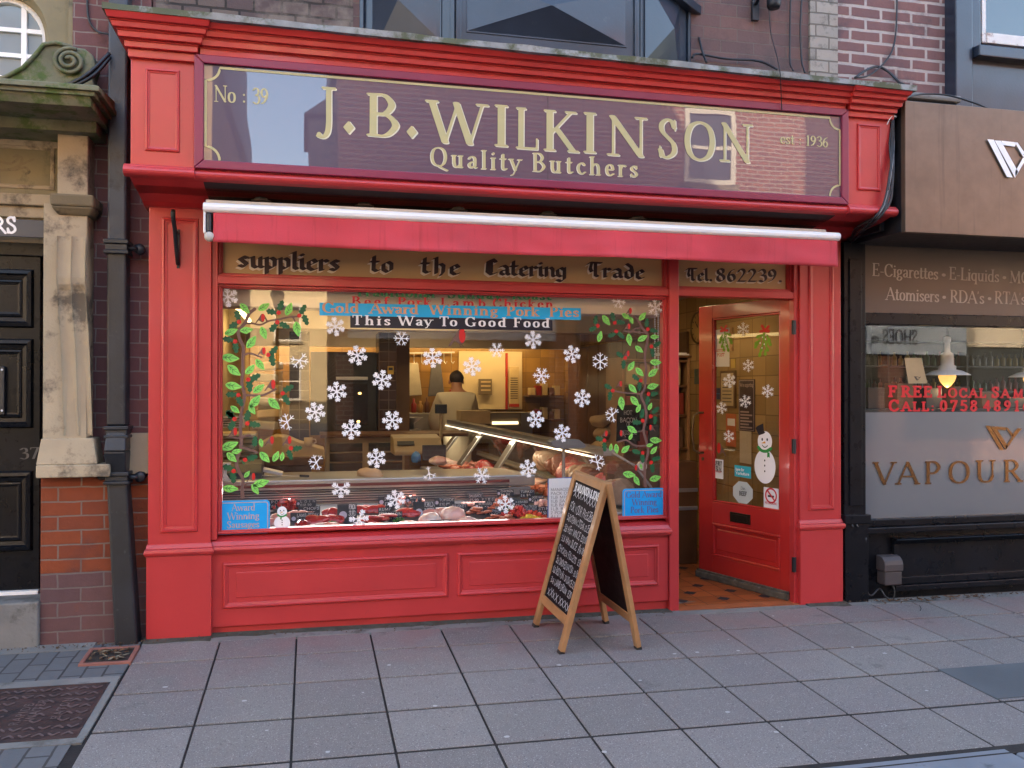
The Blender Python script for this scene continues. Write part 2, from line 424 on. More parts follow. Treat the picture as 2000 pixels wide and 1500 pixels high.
class Fr:                                    # a plane to stick things on
    def __init__(s, o, ux=(1, 0, 0), uz=(0, 0, 1)):
        s.o = Vector(o); s.ux = Vector(ux).normalized(); s.uz = Vector(uz).normalized(); s.n = s.ux.cross(s.uz)  # towards the viewer
    def p(s, u, v, off=0.0): return s.o+s.ux*u+s.uz*v+s.n*off
    def uv(s, px, py):
        d = ray(px, py); t = (s.o-CAM).dot(s.n)/d.dot(s.n); q = CAM+d*t-s.o
        return q.dot(s.ux), q.dot(s.uz)
def FY(y): return Fr((0, y, 0))

def lay(mb, polys, fr, off, M=None):         # M: 2x3 affine on the polygons
    for pl in polys:
        vs = []
        for x, y in pl:
            if M is not None: x, y = M[0][0]*x+M[0][1]*y+M[0][2], M[1][0]*x+M[1][1]*y+M[1][2]
            vs.append(fr.p(x, y, off))
        mb.add(vs, [tuple(range(len(vs)))])
    return mb
def aff(u, v, sc=1.0, ang=0.0, sx=None):
    c, s_ = math.cos(ang), math.sin(ang); sx = sx or sc
    return [[sx*c, -sc*s_, u], [sx*s_, sc*c, v]]

def spline(P, n=7):
    P = [np.array(p, float) for p in P]
    if len(P) < 3: return P
    out = []; closed = np.allclose(P[0], P[-1])
    for i in range(len(P)-1):
        p1, p2 = P[i], P[i+1]
        p0 = P[i-1] if i > 0 else (P[-2] if closed else 2*p1-p2)
        p3 = P[i+2] if i+2 < len(P) else (P[1] if closed else 2*p2-p1)
        for k in range(n):
            t = k/n
            out.append(.5*((2*p1)+(-p0+p2)*t+(2*p0-5*p1+4*p2-p3)*t*t+(-p0+3*p1-3*p2+p3)*t**3))
    out.append(P[-1]); return out

# ---------------------------------------------------------------- lettering: stroke skeletons, cap height 1
# K thick line, T thin line, S thick curve, D dot; after | the ends that carry serifs (a first, b last)
GL = {
'A': '.8;T .05,0 .38,1|a;K .38,1 .73,0|b;T .17,.34 .6,.34', 'B': '.7;K .15,0 .15,1|ab;S .15,1 .38,.99 .52,.77 .38,.54 .15,.53;S .15,.53 .42,.52 .6,.28 .42,.02 .15,0',
'C': '.76;S .66,.8 .56,.95 .38,1 .17,.84 .1,.5 .17,.16 .38,0 .56,.05 .68,.2;T .68,.98 .68,.72', 'D': '.8;K .15,0 .15,1|ab;S .15,1 .42,.99 .63,.8 .7,.5 .63,.2 .42,.01 .15,0',
'E': '.66;K .15,0 .15,1|ab;T .15,1 .56,1 .56,.82;T .15,.52 .44,.52;T .44,.6 .44,.43;T .15,0 .58,0 .58,.2', 'F': '.6;K .15,0 .15,1|ab;T .15,1 .55,1 .55,.8;T .15,.52 .42,.52;T .42,.6 .42,.43',
'G': '.82;S .68,.8 .57,.95 .39,1 .17,.84 .1,.5 .17,.16 .39,0 .56,.03 .68,.12;T .69,.98 .69,.74;K .68,.05 .68,.38|b', 'H': '.84;K .15,0 .15,1|ab;K .69,0 .69,1|ab;T .15,.52 .69,.52',
'I': '.36;K .18,0 .18,1|ab', 'J': '.44;S .27,1 .27,.6 .27,.15 .23,-.08 .12,-.19 .0,-.17;D .02,-.14;T .1,1 .44,1', 'K': '.78;K .15,0 .15,1|ab;T .62,1 .2,.45|a;K .3,.56 .68,0|b',
'L': '.62;K .15,0 .15,1|ab;T .15,0 .57,0 .57,.24', 'M': '.98;T .14,0 .16,1|a;K .16,1 .48,.08;T .48,.08 .8,1;K .8,1 .82,0|b', 'N': '.86;T .14,0 .14,1|a;K .12,1 .72,0;T .72,0 .72,1|b',
'O': '.86;S .43,1 .19,.87 .1,.5 .19,.13 .43,0 .67,.13 .76,.5 .67,.87 .43,1', 'P': '.62;K .15,0 .15,1|ab;S .15,1 .4,.99 .54,.75 .4,.5 .15,.48', 'Q': '.88;S .43,1 .19,.87 .1,.5 .19,.13 .43,0 .67,.13 .76,.5 .67,.87 .43,1;S .38,.03 .58,-.1 .84,-.22',
'R': '.74;K .15,0 .15,1|ab;S .15,1 .4,.99 .54,.76 .4,.52 .15,.5;K .34,.5 .66,0|b', 'S': '.6;S .48,.8 .42,.95 .28,1 .13,.88 .14,.69 .3,.53 .46,.37 .48,.14 .3,0 .15,.04 .09,.2;T .5,.98 .5,.74;T .08,.02 .08,.27',
'T': '.7;K .35,0 .35,1|a;T .05,.8 .05,1 .65,1 .65,.8', 'U': '.8;S .15,1 .15,.6 .16,.25 .25,.04 .4,0 .56,.05 .65,.28;T .65,.26 .65,1|b;T .04,1 .27,1', 'V': '.76;K .06,1 .38,0|a;T .38,0 .7,1|b',
'W': '1.12;K .05,1 .32,0|a;T .32,0 .56,.95;K .54,1 .82,0;T .82,0 1.07,1|b', 'X': '.74;K .08,1 .64,0|ab;T .08,0 .64,1|ab', 'Y': '.7;K .06,1 .35,.5|a;T .64,1 .35,.5|a;K .35,.5 .35,0|b', 'Z': '.62;T .08,1 .54,1;K .54,1 .08,0;T .08,0 .54,0',
'a': '.52;S .11,.5 .17,.6 .29,.62 .38,.5 .38,.1;S .38,.36 .19,.3 .1,.17 .17,.03 .28,.04 .38,.14;T .38,.06 .42,.01 .5,.03', 'b': '.58;K .13,0 .13,1|b;S .13,.48 .28,.62 .43,.55 .5,.31 .43,.07 .28,0 .13,.12', 'c': '.49;S .42,.5 .3,.62 .15,.53 .09,.31 .16,.08 .3,0 .44,.1',
'd': '.6;K .45,0 .45,1|ab;S .45,.5 .3,.62 .15,.55 .09,.31 .16,.07 .3,0 .45,.12', 'e': '.5;T .1,.34 .43,.34;S .43,.34 .38,.55 .26,.62 .14,.53 .09,.31 .15,.08 .28,0 .44,.1', 'f': '.36;S .38,.92 .29,1 .19,.94 .16,.75 .16,0;T .03,.61 .32,.61;T .05,0 .28,0',
'g': '.54;S .26,.62 .14,.56 .1,.42 .15,.28 .26,.23 .37,.29 .42,.42 .38,.56 .26,.62;T .4,.57 .52,.61;S .2,.24 .12,.14 .2,.07 .4,.03 .46,-.09 .38,-.22 .24,-.27 .1,-.2 .1,-.07 .2,.05', 'h': '.62;K .13,0 .13,1|ab;S .13,.42 .27,.6 .4,.58 .47,.4 .47,0;T .36,0 .58,0',
'i': '.3;K .15,0 .15,.62|ab;D .15,.86', 'k': '.6;K .13,0 .13,1|ab;T .44,.62 .16,.28|a;K .24,.36 .48,0|b', 'l': '.3;K .15,0 .15,1|ab', 'm': '.92;K .13,0 .13,.62|ab;S .13,.42 .27,.6 .38,.58 .45,.4 .45,0;S .45,.42 .58,.6 .7,.58 .77,.4 .77,0;T .34,0 .56,0;T .66,0 .88,0',
'n': '.62;K .13,0 .13,.62|ab;S .13,.42 .27,.6 .4,.58 .47,.4 .47,0;T .36,0 .58,0', 'o': '.56;S .28,.62 .14,.54 .09,.31 .14,.08 .28,0 .42,.08 .47,.31 .42,.54 .28,.62', 'p': '.58;K .13,-.28 .13,.62|ab;S .13,.48 .28,.62 .43,.55 .5,.31 .43,.07 .28,0 .13,.12', 'q': '.58;K .45,-.28 .45,.62|a;S .45,.5 .3,.62 .15,.55 .09,.31 .16,.07 .3,0 .45,.12',
'r': '.43;K .13,0 .13,.62|ab;S .13,.4 .22,.57 .32,.62 .4,.57', 's': '.44;S .36,.5 .24,.62 .11,.52 .14,.38 .32,.25 .36,.1 .24,0 .09,.1;T .37,.61 .37,.46;T .08,.01 .08,.16', 't': '.37;S .17,.85 .17,.5 .17,.12 .24,.01 .35,.07;T .03,.61 .33,.61', 'u': '.62;K .13,.62 .13,.2|a;S .13,.25 .18,.04 .3,0 .46,.16;K .46,.62 .46,0|ab',
'w': '.84;K .05,.62 .24,0|a;T .24,0 .42,.58;K .42,.62 .6,0;T .6,0 .79,.62|b', 'y': '.56;K .05,.62 .27,.02|a;T .5,.62 .27,.02 .17,-.22 .06,-.26|a',
'0': '.58;S .29,1 .14,.85 .09,.5 .14,.15 .29,0 .44,.15 .49,.5 .44,.85 .29,1', '1': '.42;K .22,0 .22,1|a;T .22,1 .1,.88', '2': '.56;S .09,.78 .16,.95 .29,1 .42,.9 .43,.7 .3,.42 .08,.04;T .08,.02 .5,.02', '3': '.54;S .1,.86 .24,1 .4,.92 .42,.68 .25,.55;S .25,.55 .45,.47 .47,.18 .3,0 .1,.1',
'4': '.58;K .4,0 .4,1;T .4,1 .05,.3 .54,.3', '5': '.54;T .46,1 .15,1 .13,.58;S .13,.56 .3,.63 .46,.48 .46,.18 .3,0 .1,.1', '6': '.56;S .44,.95 .26,.82 .12,.5 .13,.18 .28,0 .43,.1 .47,.3 .4,.5 .26,.55 .13,.38', '7': '.52;T .07,.86 .07,1 .48,1;K .48,1 .2,0',
'8': '.56;S .28,1 .13,.9 .14,.68 .28,.55 .44,.4 .46,.15 .28,0 .1,.15 .12,.4 .28,.55 .42,.68 .43,.9 .28,1', '9': '.56;S .1,.05 .28,.18 .43,.5 .44,.8 .28,1 .13,.9 .09,.7 .15,.52 .28,.46 .43,.62', ' ': '.36', '.': '.28;D .14,.06', ':': '.3;D .15,.1;D .15,.52', '-': '.36;T .05,.32 .31,.32', "'": '.2;T .1,.98 .08,.8', '*': '.44;O .22,.4',
'&': '.8;S .7,.4 .5,.08 .3,0 .1,.2 .2,.45 .42,.65 .44,.9 .3,1 .18,.85 .3,.5 .7,0', '@': '.8;S .52,.6 .4,.66 .28,.5 .3,.32 .42,.28 .52,.4;S .52,.62 .5,.32 .62,.28 .7,.5 .6,.8 .4,.9 .15,.75 .08,.45 .2,.15 .4,.06 .6,.1', '/': '.4;T .05,0 .35,1', '|': '.2', '£': '.6;S .48,.8 .4,.98 .26,.95 .2,.75 .24,.4 .18,.1 .08,.02;T .08,.02 .52,.02;T .1,.48 .4,.48'}
BL = {'s': '.46;P .38,.54 .22,.62 .1,.5 .36,.2 .26,.04 .08,.12', 'u': '.52;P .02,.56 .12,.62 .14,.12 .26,.02 .4,.14;P .4,.62 .4,.1 .5,.04', 'p': '.52;P .02,.56 .12,.62 .13,-.28;P .13,.5 .3,.62 .42,.5 .42,.14 .28,.02 .13,.12', 'l': '.28;P .04,.94 .13,1 .13,.12 .24,.03', 'i': '.28;P .03,.56 .13,.62 .13,.12 .24,.03;P .1,.88 .17,.82',
'e': '.46;P .42,.1 .26,0 .11,.12 .11,.48 .28,.62 .4,.46 .13,.28', 'r': '.42;P .03,.56 .12,.62 .12,.02 .2,.04;P .12,.46 .27,.61 .38,.52', 't': '.38;P .15,.92 .13,.12 .26,.02 .36,.1;P .02,.6 .32,.6', 'o': '.52;P .28,.62 .1,.48 .1,.14 .26,0 .42,.14 .42,.5 .28,.62', 'h': '.52;P .04,.94 .12,1 .12,.02;P .12,.46 .3,.62 .42,.5 .4,.1 .3,-.1',
'C': '.62;P .52,.82 .36,1 .16,.86 .12,.2 .32,0 .54,.14;P .3,.9 .3,.12', 'a': '.54;P .1,.54 .26,.62 .4,.5 .4,.12 .5,.03;P .4,.36 .14,.26 .12,.1 .26,.02 .4,.14', 'n': '.54;P .02,.56 .12,.62 .12,.02;P .12,.46 .32,.62 .42,.5 .42,.1 .5,.03', 'g': '.52;P .4,.5 .26,.62 .1,.48 .11,.14 .26,.04 .4,.14;P .42,.62 .42,-.1 .28,-.28 .08,-.18', 'T': '.68;P .02,.86 .12,.97 .66,.97;P .38,.97 .38,.12 .50,.02;P .20,.95 .13,.55 .2,.34',
'd': '.52;P .4,.12 .26,0 .11,.12 .11,.46 .28,.6 .42,.48 .42,.12 .3,.0;P .42,.5 .36,.8 .14,1'}
STY = {'roman': dict(k=(.071, .027), t=(.027, .027), s=.112), 'wide': dict(k=(.088, .036), t=(.036, .036), s=.13), 'copper': dict(k=(.105, .095), t=(.085, .095), s=.11), 'classic': dict(k=(.062, .034), t=(.034, .034), s=.09),
       'hand': dict(k=(.042, .042), t=(.038, .038), s=0), 'sans': dict(k=(.078, .078), t=(.075, .075), s=0), 'black': dict(k=(.105, .022), t=(.105, .022), s=0, a=R(38)), 'thin': dict(k=(.07, .06), t=(.06, .06), s=0)}
_gc = {}
def glyph(ch, sty, h=.022):
    key = (ch, sty)
    if key in _gc: return _gc[key]
    st = STY[sty]; src = (BL.get(ch) if sty == 'black' else None) or GL.get(ch) or GL.get(ch.upper()) or '.4'
    tok = src.split(';'); adv = float(tok[0]); F = Fld(); any_ = False; ang = st.get('a', 0)
    for q in tok[1:]:
        any_ = True; body, _, ser = q.partition('|'); kind = body[0]
        pts = [tuple(float(z) for z in xy.split(',')) for xy in body[1:].split()]
        if kind == 'D': F.disc(pts[0], st['k'][0]*.95, max(st['k'])*.95); continue
        if kind == 'O': F.disc(pts[0], .13); continue
        nib = st['t'] if kind == 'T' else st['k']
        if kind == 'S': pts = spline(pts, 6)
        F.stroke(pts, nib[0], nib[1], ang)
        if st['s']:
            for c_, e in (('a', pts[0]), ('b', pts[-1])):
                if c_ in ser: F.stroke([(e[0]-st['s'], e[1]), (e[0]+st['s'], e[1])], st['t'][1]*.95)
    _gc[key] = (adv, F.polys(h) if any_ else []); return _gc[key]
def text_width(s_, sty): return sum(glyph(c, sty)[0] for c in s_)
def text(mb, s_, sty, fr, u0, v0, u1, v1, cap, off=.0015, du=0, dv=0, shear=0, squeeze=True, jit=0, smax=1.5):
    """set s_ from (u0,v0) to (u1,v1) on the plane fr, cap height cap: the letters are stretched a little and spaced to fit"""
    L = math.hypot(u1-u0, v1-v0); ang = math.atan2(v1-v0, u1-u0); nat = text_width(s_, sty)*cap
    sx = min(smax, max(.6, L/nat)) if squeeze else 1.0
    gap = (L-nat*sx)/max(1, len(s_)-1); x = 0.0; ca, sa = math.cos(ang), math.sin(ang)
    for ch in s_:
        adv, pl = glyph(ch, sty); jy = random.uniform(-jit, jit)*cap
        if jit: ca, sa = math.cos(ang+random.uniform(-jit, jit)*1.4), math.sin(ang+random.uniform(-jit, jit)*1.4)
        ks = 1+random.uniform(-jit, jit)*2
        M = [[ca*cap*sx*ks, (-sa+shear)*cap*ks, u0+du+math.cos(ang)*x-sa*jy], [sa*cap*sx*ks, ca*cap*ks, v0+dv+math.sin(ang)*x+ca*jy]]
        lay(mb, pl, fr, off, M); x += adv*cap*sx+gap
    return mb
def ptext(mb, s_, sty, fr, p0, p1, cap, **k):   # ends of the base line given as points on the photograph
    a = fr.uv(*p0); b = fr.uv(*p1); return text(mb, s_, sty, fr, a[0], a[1], b[0], b[1], cap, **k)

# ---------------------------------------------------------------- the ground
def ring(mb, x0, x1, z0, z1, y, wd=.024, d=.012):         # raised moulding round a panel, mitred
    def rc(i, yy): return [(x0+i, yy, z0+i), (x1-i, yy, z0+i), (x1-i, yy, z1-i), (x0+i, yy, z1-i)]
    rs = [rc(0, y), rc(wd*.15, y-d*.85), rc(wd*.45, y-d), rc(wd*.6, y-d*.45), rc(wd*.95, y-d*.3), rc(wd, y+.006)]
    vs = [p for r in rs for p in r]; fs = []
    for k in range(len(rs)-1):
        for j in range(4): fs.append((k*4+j, k*4+(j+1) % 4, (k+1)*4+(j+1) % 4, (k+1)*4+j))
    return mb.add(vs, fs)
def strip(mb, pts, wd, fr, off=.0015, closed=False):      # flat line of even width through points (u, v)
    P = [np.array(p, float) for p in pts]; n = len(P); L = []; Q = []
    for i in range(n):
        a = P[(i-1) % n] if (closed or i > 0) else P[i]; b = P[(i+1) % n] if (closed or i < n-1) else P[i]
        t = b-a; t = t/np.linalg.norm(t); nn = np.array([-t[1], t[0]])*wd/2
        L.append(P[i]+nn); Q.append(P[i]-nn)
    for i in range(n if closed else n-1):
        j = (i+1) % n
        mb.quad(fr.p(*Q[i], off), fr.p(*Q[j], off), fr.p(*L[j], off), fr.p(*L[i], off))
    return mb
def lbox(mb, fr, u0, u1, v0, v1, o0, o1):                  # box on a plane, from offset o0 to o1
    return mb.hexa([fr.p(u0, v0, o0), fr.p(u1, v0, o0), fr.p(u1, v0, o1), fr.p(u0, v0, o1), fr.p(u0, v1, o0), fr.p(u1, v1, o0), fr.p(u1, v1, o1), fr.p(u0, v1, o1)])

GRAVEL = NT('paving_flag')
_a = GRAVEL.n('ShaderNodeAttribute', attribute_name='v')
_c = GRAVEL.ramp(_a.outputs['Fac'], [(0, (.165, .154, .142)), (.5, (.197, .183, .17)), (1, (.235, .216, .20))])
_c = GRAVEL.mix(GRAVEL.ramp(GRAVEL.noise(1.1, 5, .6), [(.35, (0, 0, 0)), (.75, (1, 1, 1))]), _c, (.17, .15, .15))
_s = GRAVEL.noise(170, 2, .6)
_c = GRAVEL.mix(GRAVEL.ramp(_s, [(.60, (0, 0, 0)), (.66, (.9, .9, .9))]), _c, (.40, .38, .37))
_c = GRAVEL.mix(GRAVEL.ramp(GRAVEL.noise(120, 2, .6), [(.33, (1, 1, 1)), (.38, (0, 0, 0))]), _c, (.085, .08, .085))
_c = GRAVEL.mix(GRAVEL.ramp(GRAVEL.noise(.9, 7, .72), [(.58, (0, 0, 0)), (.78, (.5, .5, .5))]), _c, (.10, .095, .095))
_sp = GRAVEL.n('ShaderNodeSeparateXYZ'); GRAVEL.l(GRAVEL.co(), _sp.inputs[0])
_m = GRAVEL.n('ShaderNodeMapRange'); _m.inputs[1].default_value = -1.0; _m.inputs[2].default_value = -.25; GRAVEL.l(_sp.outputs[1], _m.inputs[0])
_c = GRAVEL.mix(GRAVEL.math('MULTIPLY', _m.outputs[0], GRAVEL.ramp(GRAVEL.noise(2.3, 5, .6), [(.42, (0, 0, 0)), (.68, (.55, .55, .55))])), _c, (.25, .14, .13))   # reddish noise patches, stronger towards the frontage
_c = GRAVEL.mix(GRAVEL.ramp(GRAVEL.noise(3.3, 6, .75), [(.60, (0, 0, 0)), (.70, (.6, .6, .6))]), _c, (.085, .078, .075))
GRAVEL.l(_c, GRAVEL.b.inputs['Base Color']); GRAVEL.b.inputs['Roughness'].default_value = .78
GRAVEL.bump(GRAVEL.noise(150, 3, .6), .35, .003); GRAVEL = GRAVEL.m
JOINT = paint('joint_dirt', (.016, .014, .014), .95, .4, 20, .6, dirt=((.035, .033, .024), 5, .66), bscale=120)
KERB = paint('kerb_stone', (.17, .19, .22), .75, .15, 3, .3, dirt=((.09, .10, .11), 6, .6), bscale=110)
ASPH = paint('asphalt', (.05, .05, .053), .9, .2, 2, .7, bscale=150)
PAVB = brick('grey_block', (.17, .17, .175), (.13, .135, .145), (.05, .048, .047), bw=.2, bh=.1, ms=.006, axes='yx', bumpk=.4)
CEMENT = paint('cement', (.19, .185, .175), .9, .18, 4, .6, dirt=((.10, .095, .085), 5, .55), bscale=70)

def gpt(x, y, dz=0.0): return (x, y, gz(x, y)+dz)
def flag(mb, x0, x1, ya0, ya1, yb0, yb1, val, top=0.0, dep=.03):   # a sloping slab; y range at x0 and at x1
    c = [(x0, ya0), (x1, yb0), (x1, yb1), (x0, ya1)]; t = random.uniform(-.0004, .0006)
    mb.hexa([gpt(x, y, top-dep) for x, y in c]+[gpt(x, y, top+t+random.uniform(-.0003, .0003)) for x, y in c], val)
mb = MB(); PX = [-.904+.4175*i for i in range(19)]
def rowy(k, x): return (-.385-.418*k)-.008*(x+.1)        # joints run nearly along the front
for i in range(len(PX)-1):
    x0, x1 = PX[i]+.0045+random.uniform(0, .002), PX[i+1]-.0045-random.uniform(0, .002)
    for k in range(-1, 4):
        ra, rb = (lambda x: rowy(k, x)-.0105), (lambda x: rowy(k+1, x)+.0105)
        ya1, yb1 = ra(x0), ra(x1); ya0, yb0 = rb(x0), rb(x1)
        if k == -1: ya1 = yb1 = -.075 + .02*math.sin(i*2.1)
        flag(mb, x0, x1, ya0, ya1, yb0, yb1, random.uniform(.08, .95))
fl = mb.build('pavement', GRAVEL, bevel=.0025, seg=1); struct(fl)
mb = MB(); mb.hexa([gpt(-9, -2.14, -.06), gpt(9, -2.14, -.06), gpt(9, .3, -.06), gpt(-9, .3, -.06), gpt(-9, -2.14, -.0016), gpt(9, -2.14, -.0016), gpt(9, .3, -.0016), gpt(-9, .3, -.0016)])
struct(mb.build('pavement_bed', JOINT))
mb = MB()                                                  # darker asphalt patch let into the flags at the right
q = [(3.265, -1.235), (5.0, -1.235), (5.0, -1.64), (3.265, -1.64)]
mb.add([gpt(x, y, .004) for x, y in q]+[gpt(x, y, -.02) for x, y in q], [(3, 2, 1, 0), (4, 5, 6, 7), (0, 1, 5, 4), (1, 2, 6, 5), (2, 3, 7, 6), (3, 0, 4, 7)])
struct(mb.build('pavement_patch', paint('asphalt_patch', (.085, .095, .105), .85, .15, 3, .5, bscale=140)))
mb = MB(); x = -9.0
while x < 9: flag(mb, x+.004, x+.91, -2.36, -2.088, -2.36, -2.088, 0, top=-.002, dep=.25); x += .915
struct(mb.build('kerb', KERB, bevel=.012))
mb = MB(); mb.hexa([(-60, -9.6, -.5), (60, -9.6, -.5), (60, -2.38, -.5), (-60, -2.38, -.5), (-60, -9.6, -.24), (60, -9.6, -.24), (60, -2.38, -.235), (-60, -2.38, -.235)])
struct(mb.build('road', ASPH))
mb = MB(); mb.quad((-150, -160, -.6), (150, -160, -.6), (150, 60, -.6), (-150, 60, -.6)); struct(mb.build('ground', ASPH))
mb = MB(); mb.hexa([(-60, -60, -.5), (60, -60, -.5), (60, -9.58, -.5), (-60, -9.58, -.5), (-60, -60, -.12), (60, -60, -.12), (60, -9.58, -.12), (-60, -9.58, -.12)])
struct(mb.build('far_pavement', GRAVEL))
# block paving in front of the left-hand door, with a smooth cement border round the iron cover
mb = MB()
for (xa, xb, ya, yb) in ((-6, -.912, -.545, -.02), (-6, -.955, -2.13, -1.31), (-6, -1.49, -1.31, -.545)):
    mb.hexa([gpt(xa, ya, -.04), gpt(xb, ya, -.04), gpt(xb, yb, -.04), gpt(xa, yb, -.04), gpt(xa, ya, -.001), gpt(xb, ya, -.001), gpt(xb, yb, -.001), gpt(xa, yb, -.001)])
struct(mb.build('block_paving', PAVB))
mb = MB()
for (xa, xb, ya, yb) in ((-1.49, -.915, -.64, -.545), (-1.49, -.915, -1.31, -1.245), (-.955, -.912, -1.245, -.64), (-6, -1.15, -.11, 0.01)):
    mb.hexa([gpt(xa, ya, -.04), gpt(xb, ya, -.04), gpt(xb, yb, -.04), gpt(xa, yb, -.04), gpt(xa, ya, .002), gpt(xb, ya, .002), gpt(xb, yb, .002), gpt(xa, yb, .002)])
mb.hexa([gpt(-.90, -.10, -.04), gpt(7, -.10, -.04), gpt(7, .2, -.04), gpt(-.90, .2, -.04), gpt(-.90, -.085, .001), gpt(7, -.085, .001), gpt(7, .2, .006), gpt(-.90, .2, .006)])
struct(mb.build('cement_strip', CEMENT))
mb = MB()                                                  # mossy damp dirt caught along the foot of the shopfront
rd = random.Random(3); xs = [-.9+.06*i for i in range(75)]
for i in range(74):
    if xs[i] > 2.25 and xs[i] < 3.2: continue
    yb_ = .045 if -.55 < xs[i] < 2.25 else -.015
    da, db = [.03+.03*noise.noise((t*5, 2, 1))+.015*noise.noise((t*19, 2, 1)) for t in (xs[i], xs[i+1])]
    mb.hexa([gpt(xs[i], yb_-da-.03, -.02), gpt(xs[i+1], yb_-db-.03, -.02), gpt(xs[i+1], yb_+.05, -.02), gpt(xs[i], yb_+.05, -.02), gpt(xs[i], yb_-da-.03, .0025), gpt(xs[i+1], yb_-db-.03, .0025), gpt(xs[i+1], yb_+.05, .016), gpt(xs[i], yb_+.05, .016)])
struct(mb.build('kerb_dirt', paint('mossy_dirt', (.055, .055, .04), .95, .4, 14, .8, dirt=((.10, .10, .085), 12, .55), bscale=100)))

# iron inspection cover
cov = thing('inspection_cover', 'rusty cast iron inspection cover with raised chevrons, set in the block paving', 'inspection cover', gpt(-1.2, -.94))
RUST = paint('rusty_iron', (.075, .045, .042), .6, .3, 8, .4, metal=.3, dirt=((.04, .03, .032), 9, .5), bscale=80)
mb = MB(); cx0, cx1, cy0, cy1 = -1.485, -.958, -1.242, -.643
mb.hexa([gpt(cx0, cy0, -.03), gpt(cx1, cy0, -.03), gpt(cx1, cy1, -.03), gpt(cx0, cy1, -.03), gpt(cx0, cy0, .0), gpt(cx1, cy0, .0), gpt(cx1, cy1, .0), gpt(cx0, cy1, .0)])
mb.build('plate', RUST, cov)
GF = Fr((0, 0, .007*-.87), ux=(1, 0, -.007), uz=(0, 1, .041))
mb = MB(); F = Fld().stroke([(-.5, -.25), (0, .3), (.5, -.25)], .11)
ch = F.polys(.12); RUSTL = paint('worn_iron', (.17, .12, .115), .55, .2, 8, .2, metal=.3)
for i in range(9):
    for j in range(8):
        if (i in (3, 4) and j in (2, 3, 4, 5)) or (i == 6 and 2 <= j <= 5): continue
        u, v = cx0+.035+i*.057, cy0+.04+j*.074
        for k in range(3): lay(mb, ch, GF, .0015+.0012*k, aff(u, v, .046, R(180*((i+j) % 2)), .042))
mb.build('chevrons', RUSTL, cov)
mb = MB()
for s_, u, v in (('RAPIDE', cx0+.26, cy0+.16), ('WATER', cx0+.31, cy0+.2), ('EATON', cx0+.415, cy0+.2)):
    text(mb, s_, 'sans', GF, u, v, u, v+.24, .035, off=.003)
mb.build('lettering', RUSTL, cov)
mb = MB()
for a, b, c, d in ((cx0-.012, cx1+.012, cy0-.012, cy0), (cx0-.012, cx1+.012, cy1, cy1+.012), (cx0-.012, cx0, cy0, cy1), (cx1, cx1+.012, cy0, cy1)):
    mb.hexa([gpt(a, c, -.03), gpt(b, c, -.03), gpt(b, d, -.03), gpt(a, d, -.03), gpt(a, c, .004), gpt(b, c, .004), gpt(b, d, .004), gpt(a, d, .004)])
mb.build('frame', RUST, cov)

# ---------------------------------------------------------------- the butcher's shop
shop = thing('butcher_shop', 'brick building with red painted butcher shopfront and dark bay window above', 'shop', (1.3, .1, 0))
mb = MB(); mb.box(-.885, 3.62, .12, .3, 2.44, 11.0)
mb.build('brick_wall', BRU, shop)
mb = MB()
mb.quad((-.87, .115, 3.2), (at(690, 30, .115).x, .115, 3.2), (at(690, 30, .115).x, .115, 4.6), (-.87, .115, 4.6)); mb.build('glazed_brick_patch', BRG, shop)
mb = MB(); xa, xb = at(1580, 80, .115).x, at(1634, 80, .115).x
mb.box(xa, xb, .10, .14, 3.0, 10.9); mb.build('limewashed_quoin', BRPALE, shop)
mb = MB(); mb.box(-.88, 3.6, .31, 8.2, 2.46, 10.95); mb.box(-.9, -.79, .15, 8.2, -.1, 2.46); mb.box(3.47, 3.6, .15, 8.2, -.1, 2.46); mb.box(-.79, 3.47, 6.4, 8.2, -.1, 2.46)
mb.build('rear_building', BRP, shop)
# pilasters
for X0, X1, P in ((-.884, -.548, (-.818, -.617, .60, 2.385)), (3.207, 3.518, (3.268, 3.462, .60, 2.385))):
    mb = MB(); mb.box(X0, X1, 0, .2, .5, 2.47)
    mb.box(X0-.006, X1+.006, -.014, .2, -.12, .468)
    p = mb.build('pilaster', RED, shop, bevel=.004)
    mb = MB(); mb.frus(X0-.006, X1+.006, .18, .468, .486, -.020, -.030, .004, .014); mb.frus(X0-.006, X1+.006, .18, .486, .508, -.030, -.024, .014, .008); mb.frus(X0-.006, X1+.006, .18, .508, .535, -.014, -.003, .004, 0)
    mb.build('moulding', RED, p, bevel=.004)
    mb = MB(); ring(mb, *P, 0.0, .034, .014); mb.build('panel_moulding', RED, p)
# stall riser
mb = MB(); mb.box(-.548, 2.27, .028, .15, .042, .50)
ri = mb.build('stall_riser', RED, shop, bevel=.003)
mb = MB(); mb.box(-.548, 2.27, .045, .15, -.12, .040); mb.build('plinth', RED2, ri, bevel=.004)
for P in ((-.485, .828, .145, .412), (.883, 2.205, .145, .412)):
    mb = MB(); ring(mb, *P, .028, .034, .016); mb.box(P[0]+.075, P[1]-.075, .024, .04, P[2]+.06, P[3]-.06); mb.build('panel_moulding', RED, ri, bevel=.003)
mb = MB(); mb.frus(-.548, 2.285, .12, .468, .488, .006, -.006); mb.frus(-.548, 2.285, .12, .488, .508, -.010, -.004); mb.hexa([(-.548, .008, .508), (2.285, .008, .508), (2.285, .12, .508), (-.548, .12, .508), (-.548, .022, .535), (2.285, .022, .535), (2.285, .12, .572), (-.548, .12, .572)])
mb.build('window_sill', RED, ri, bevel=.004)
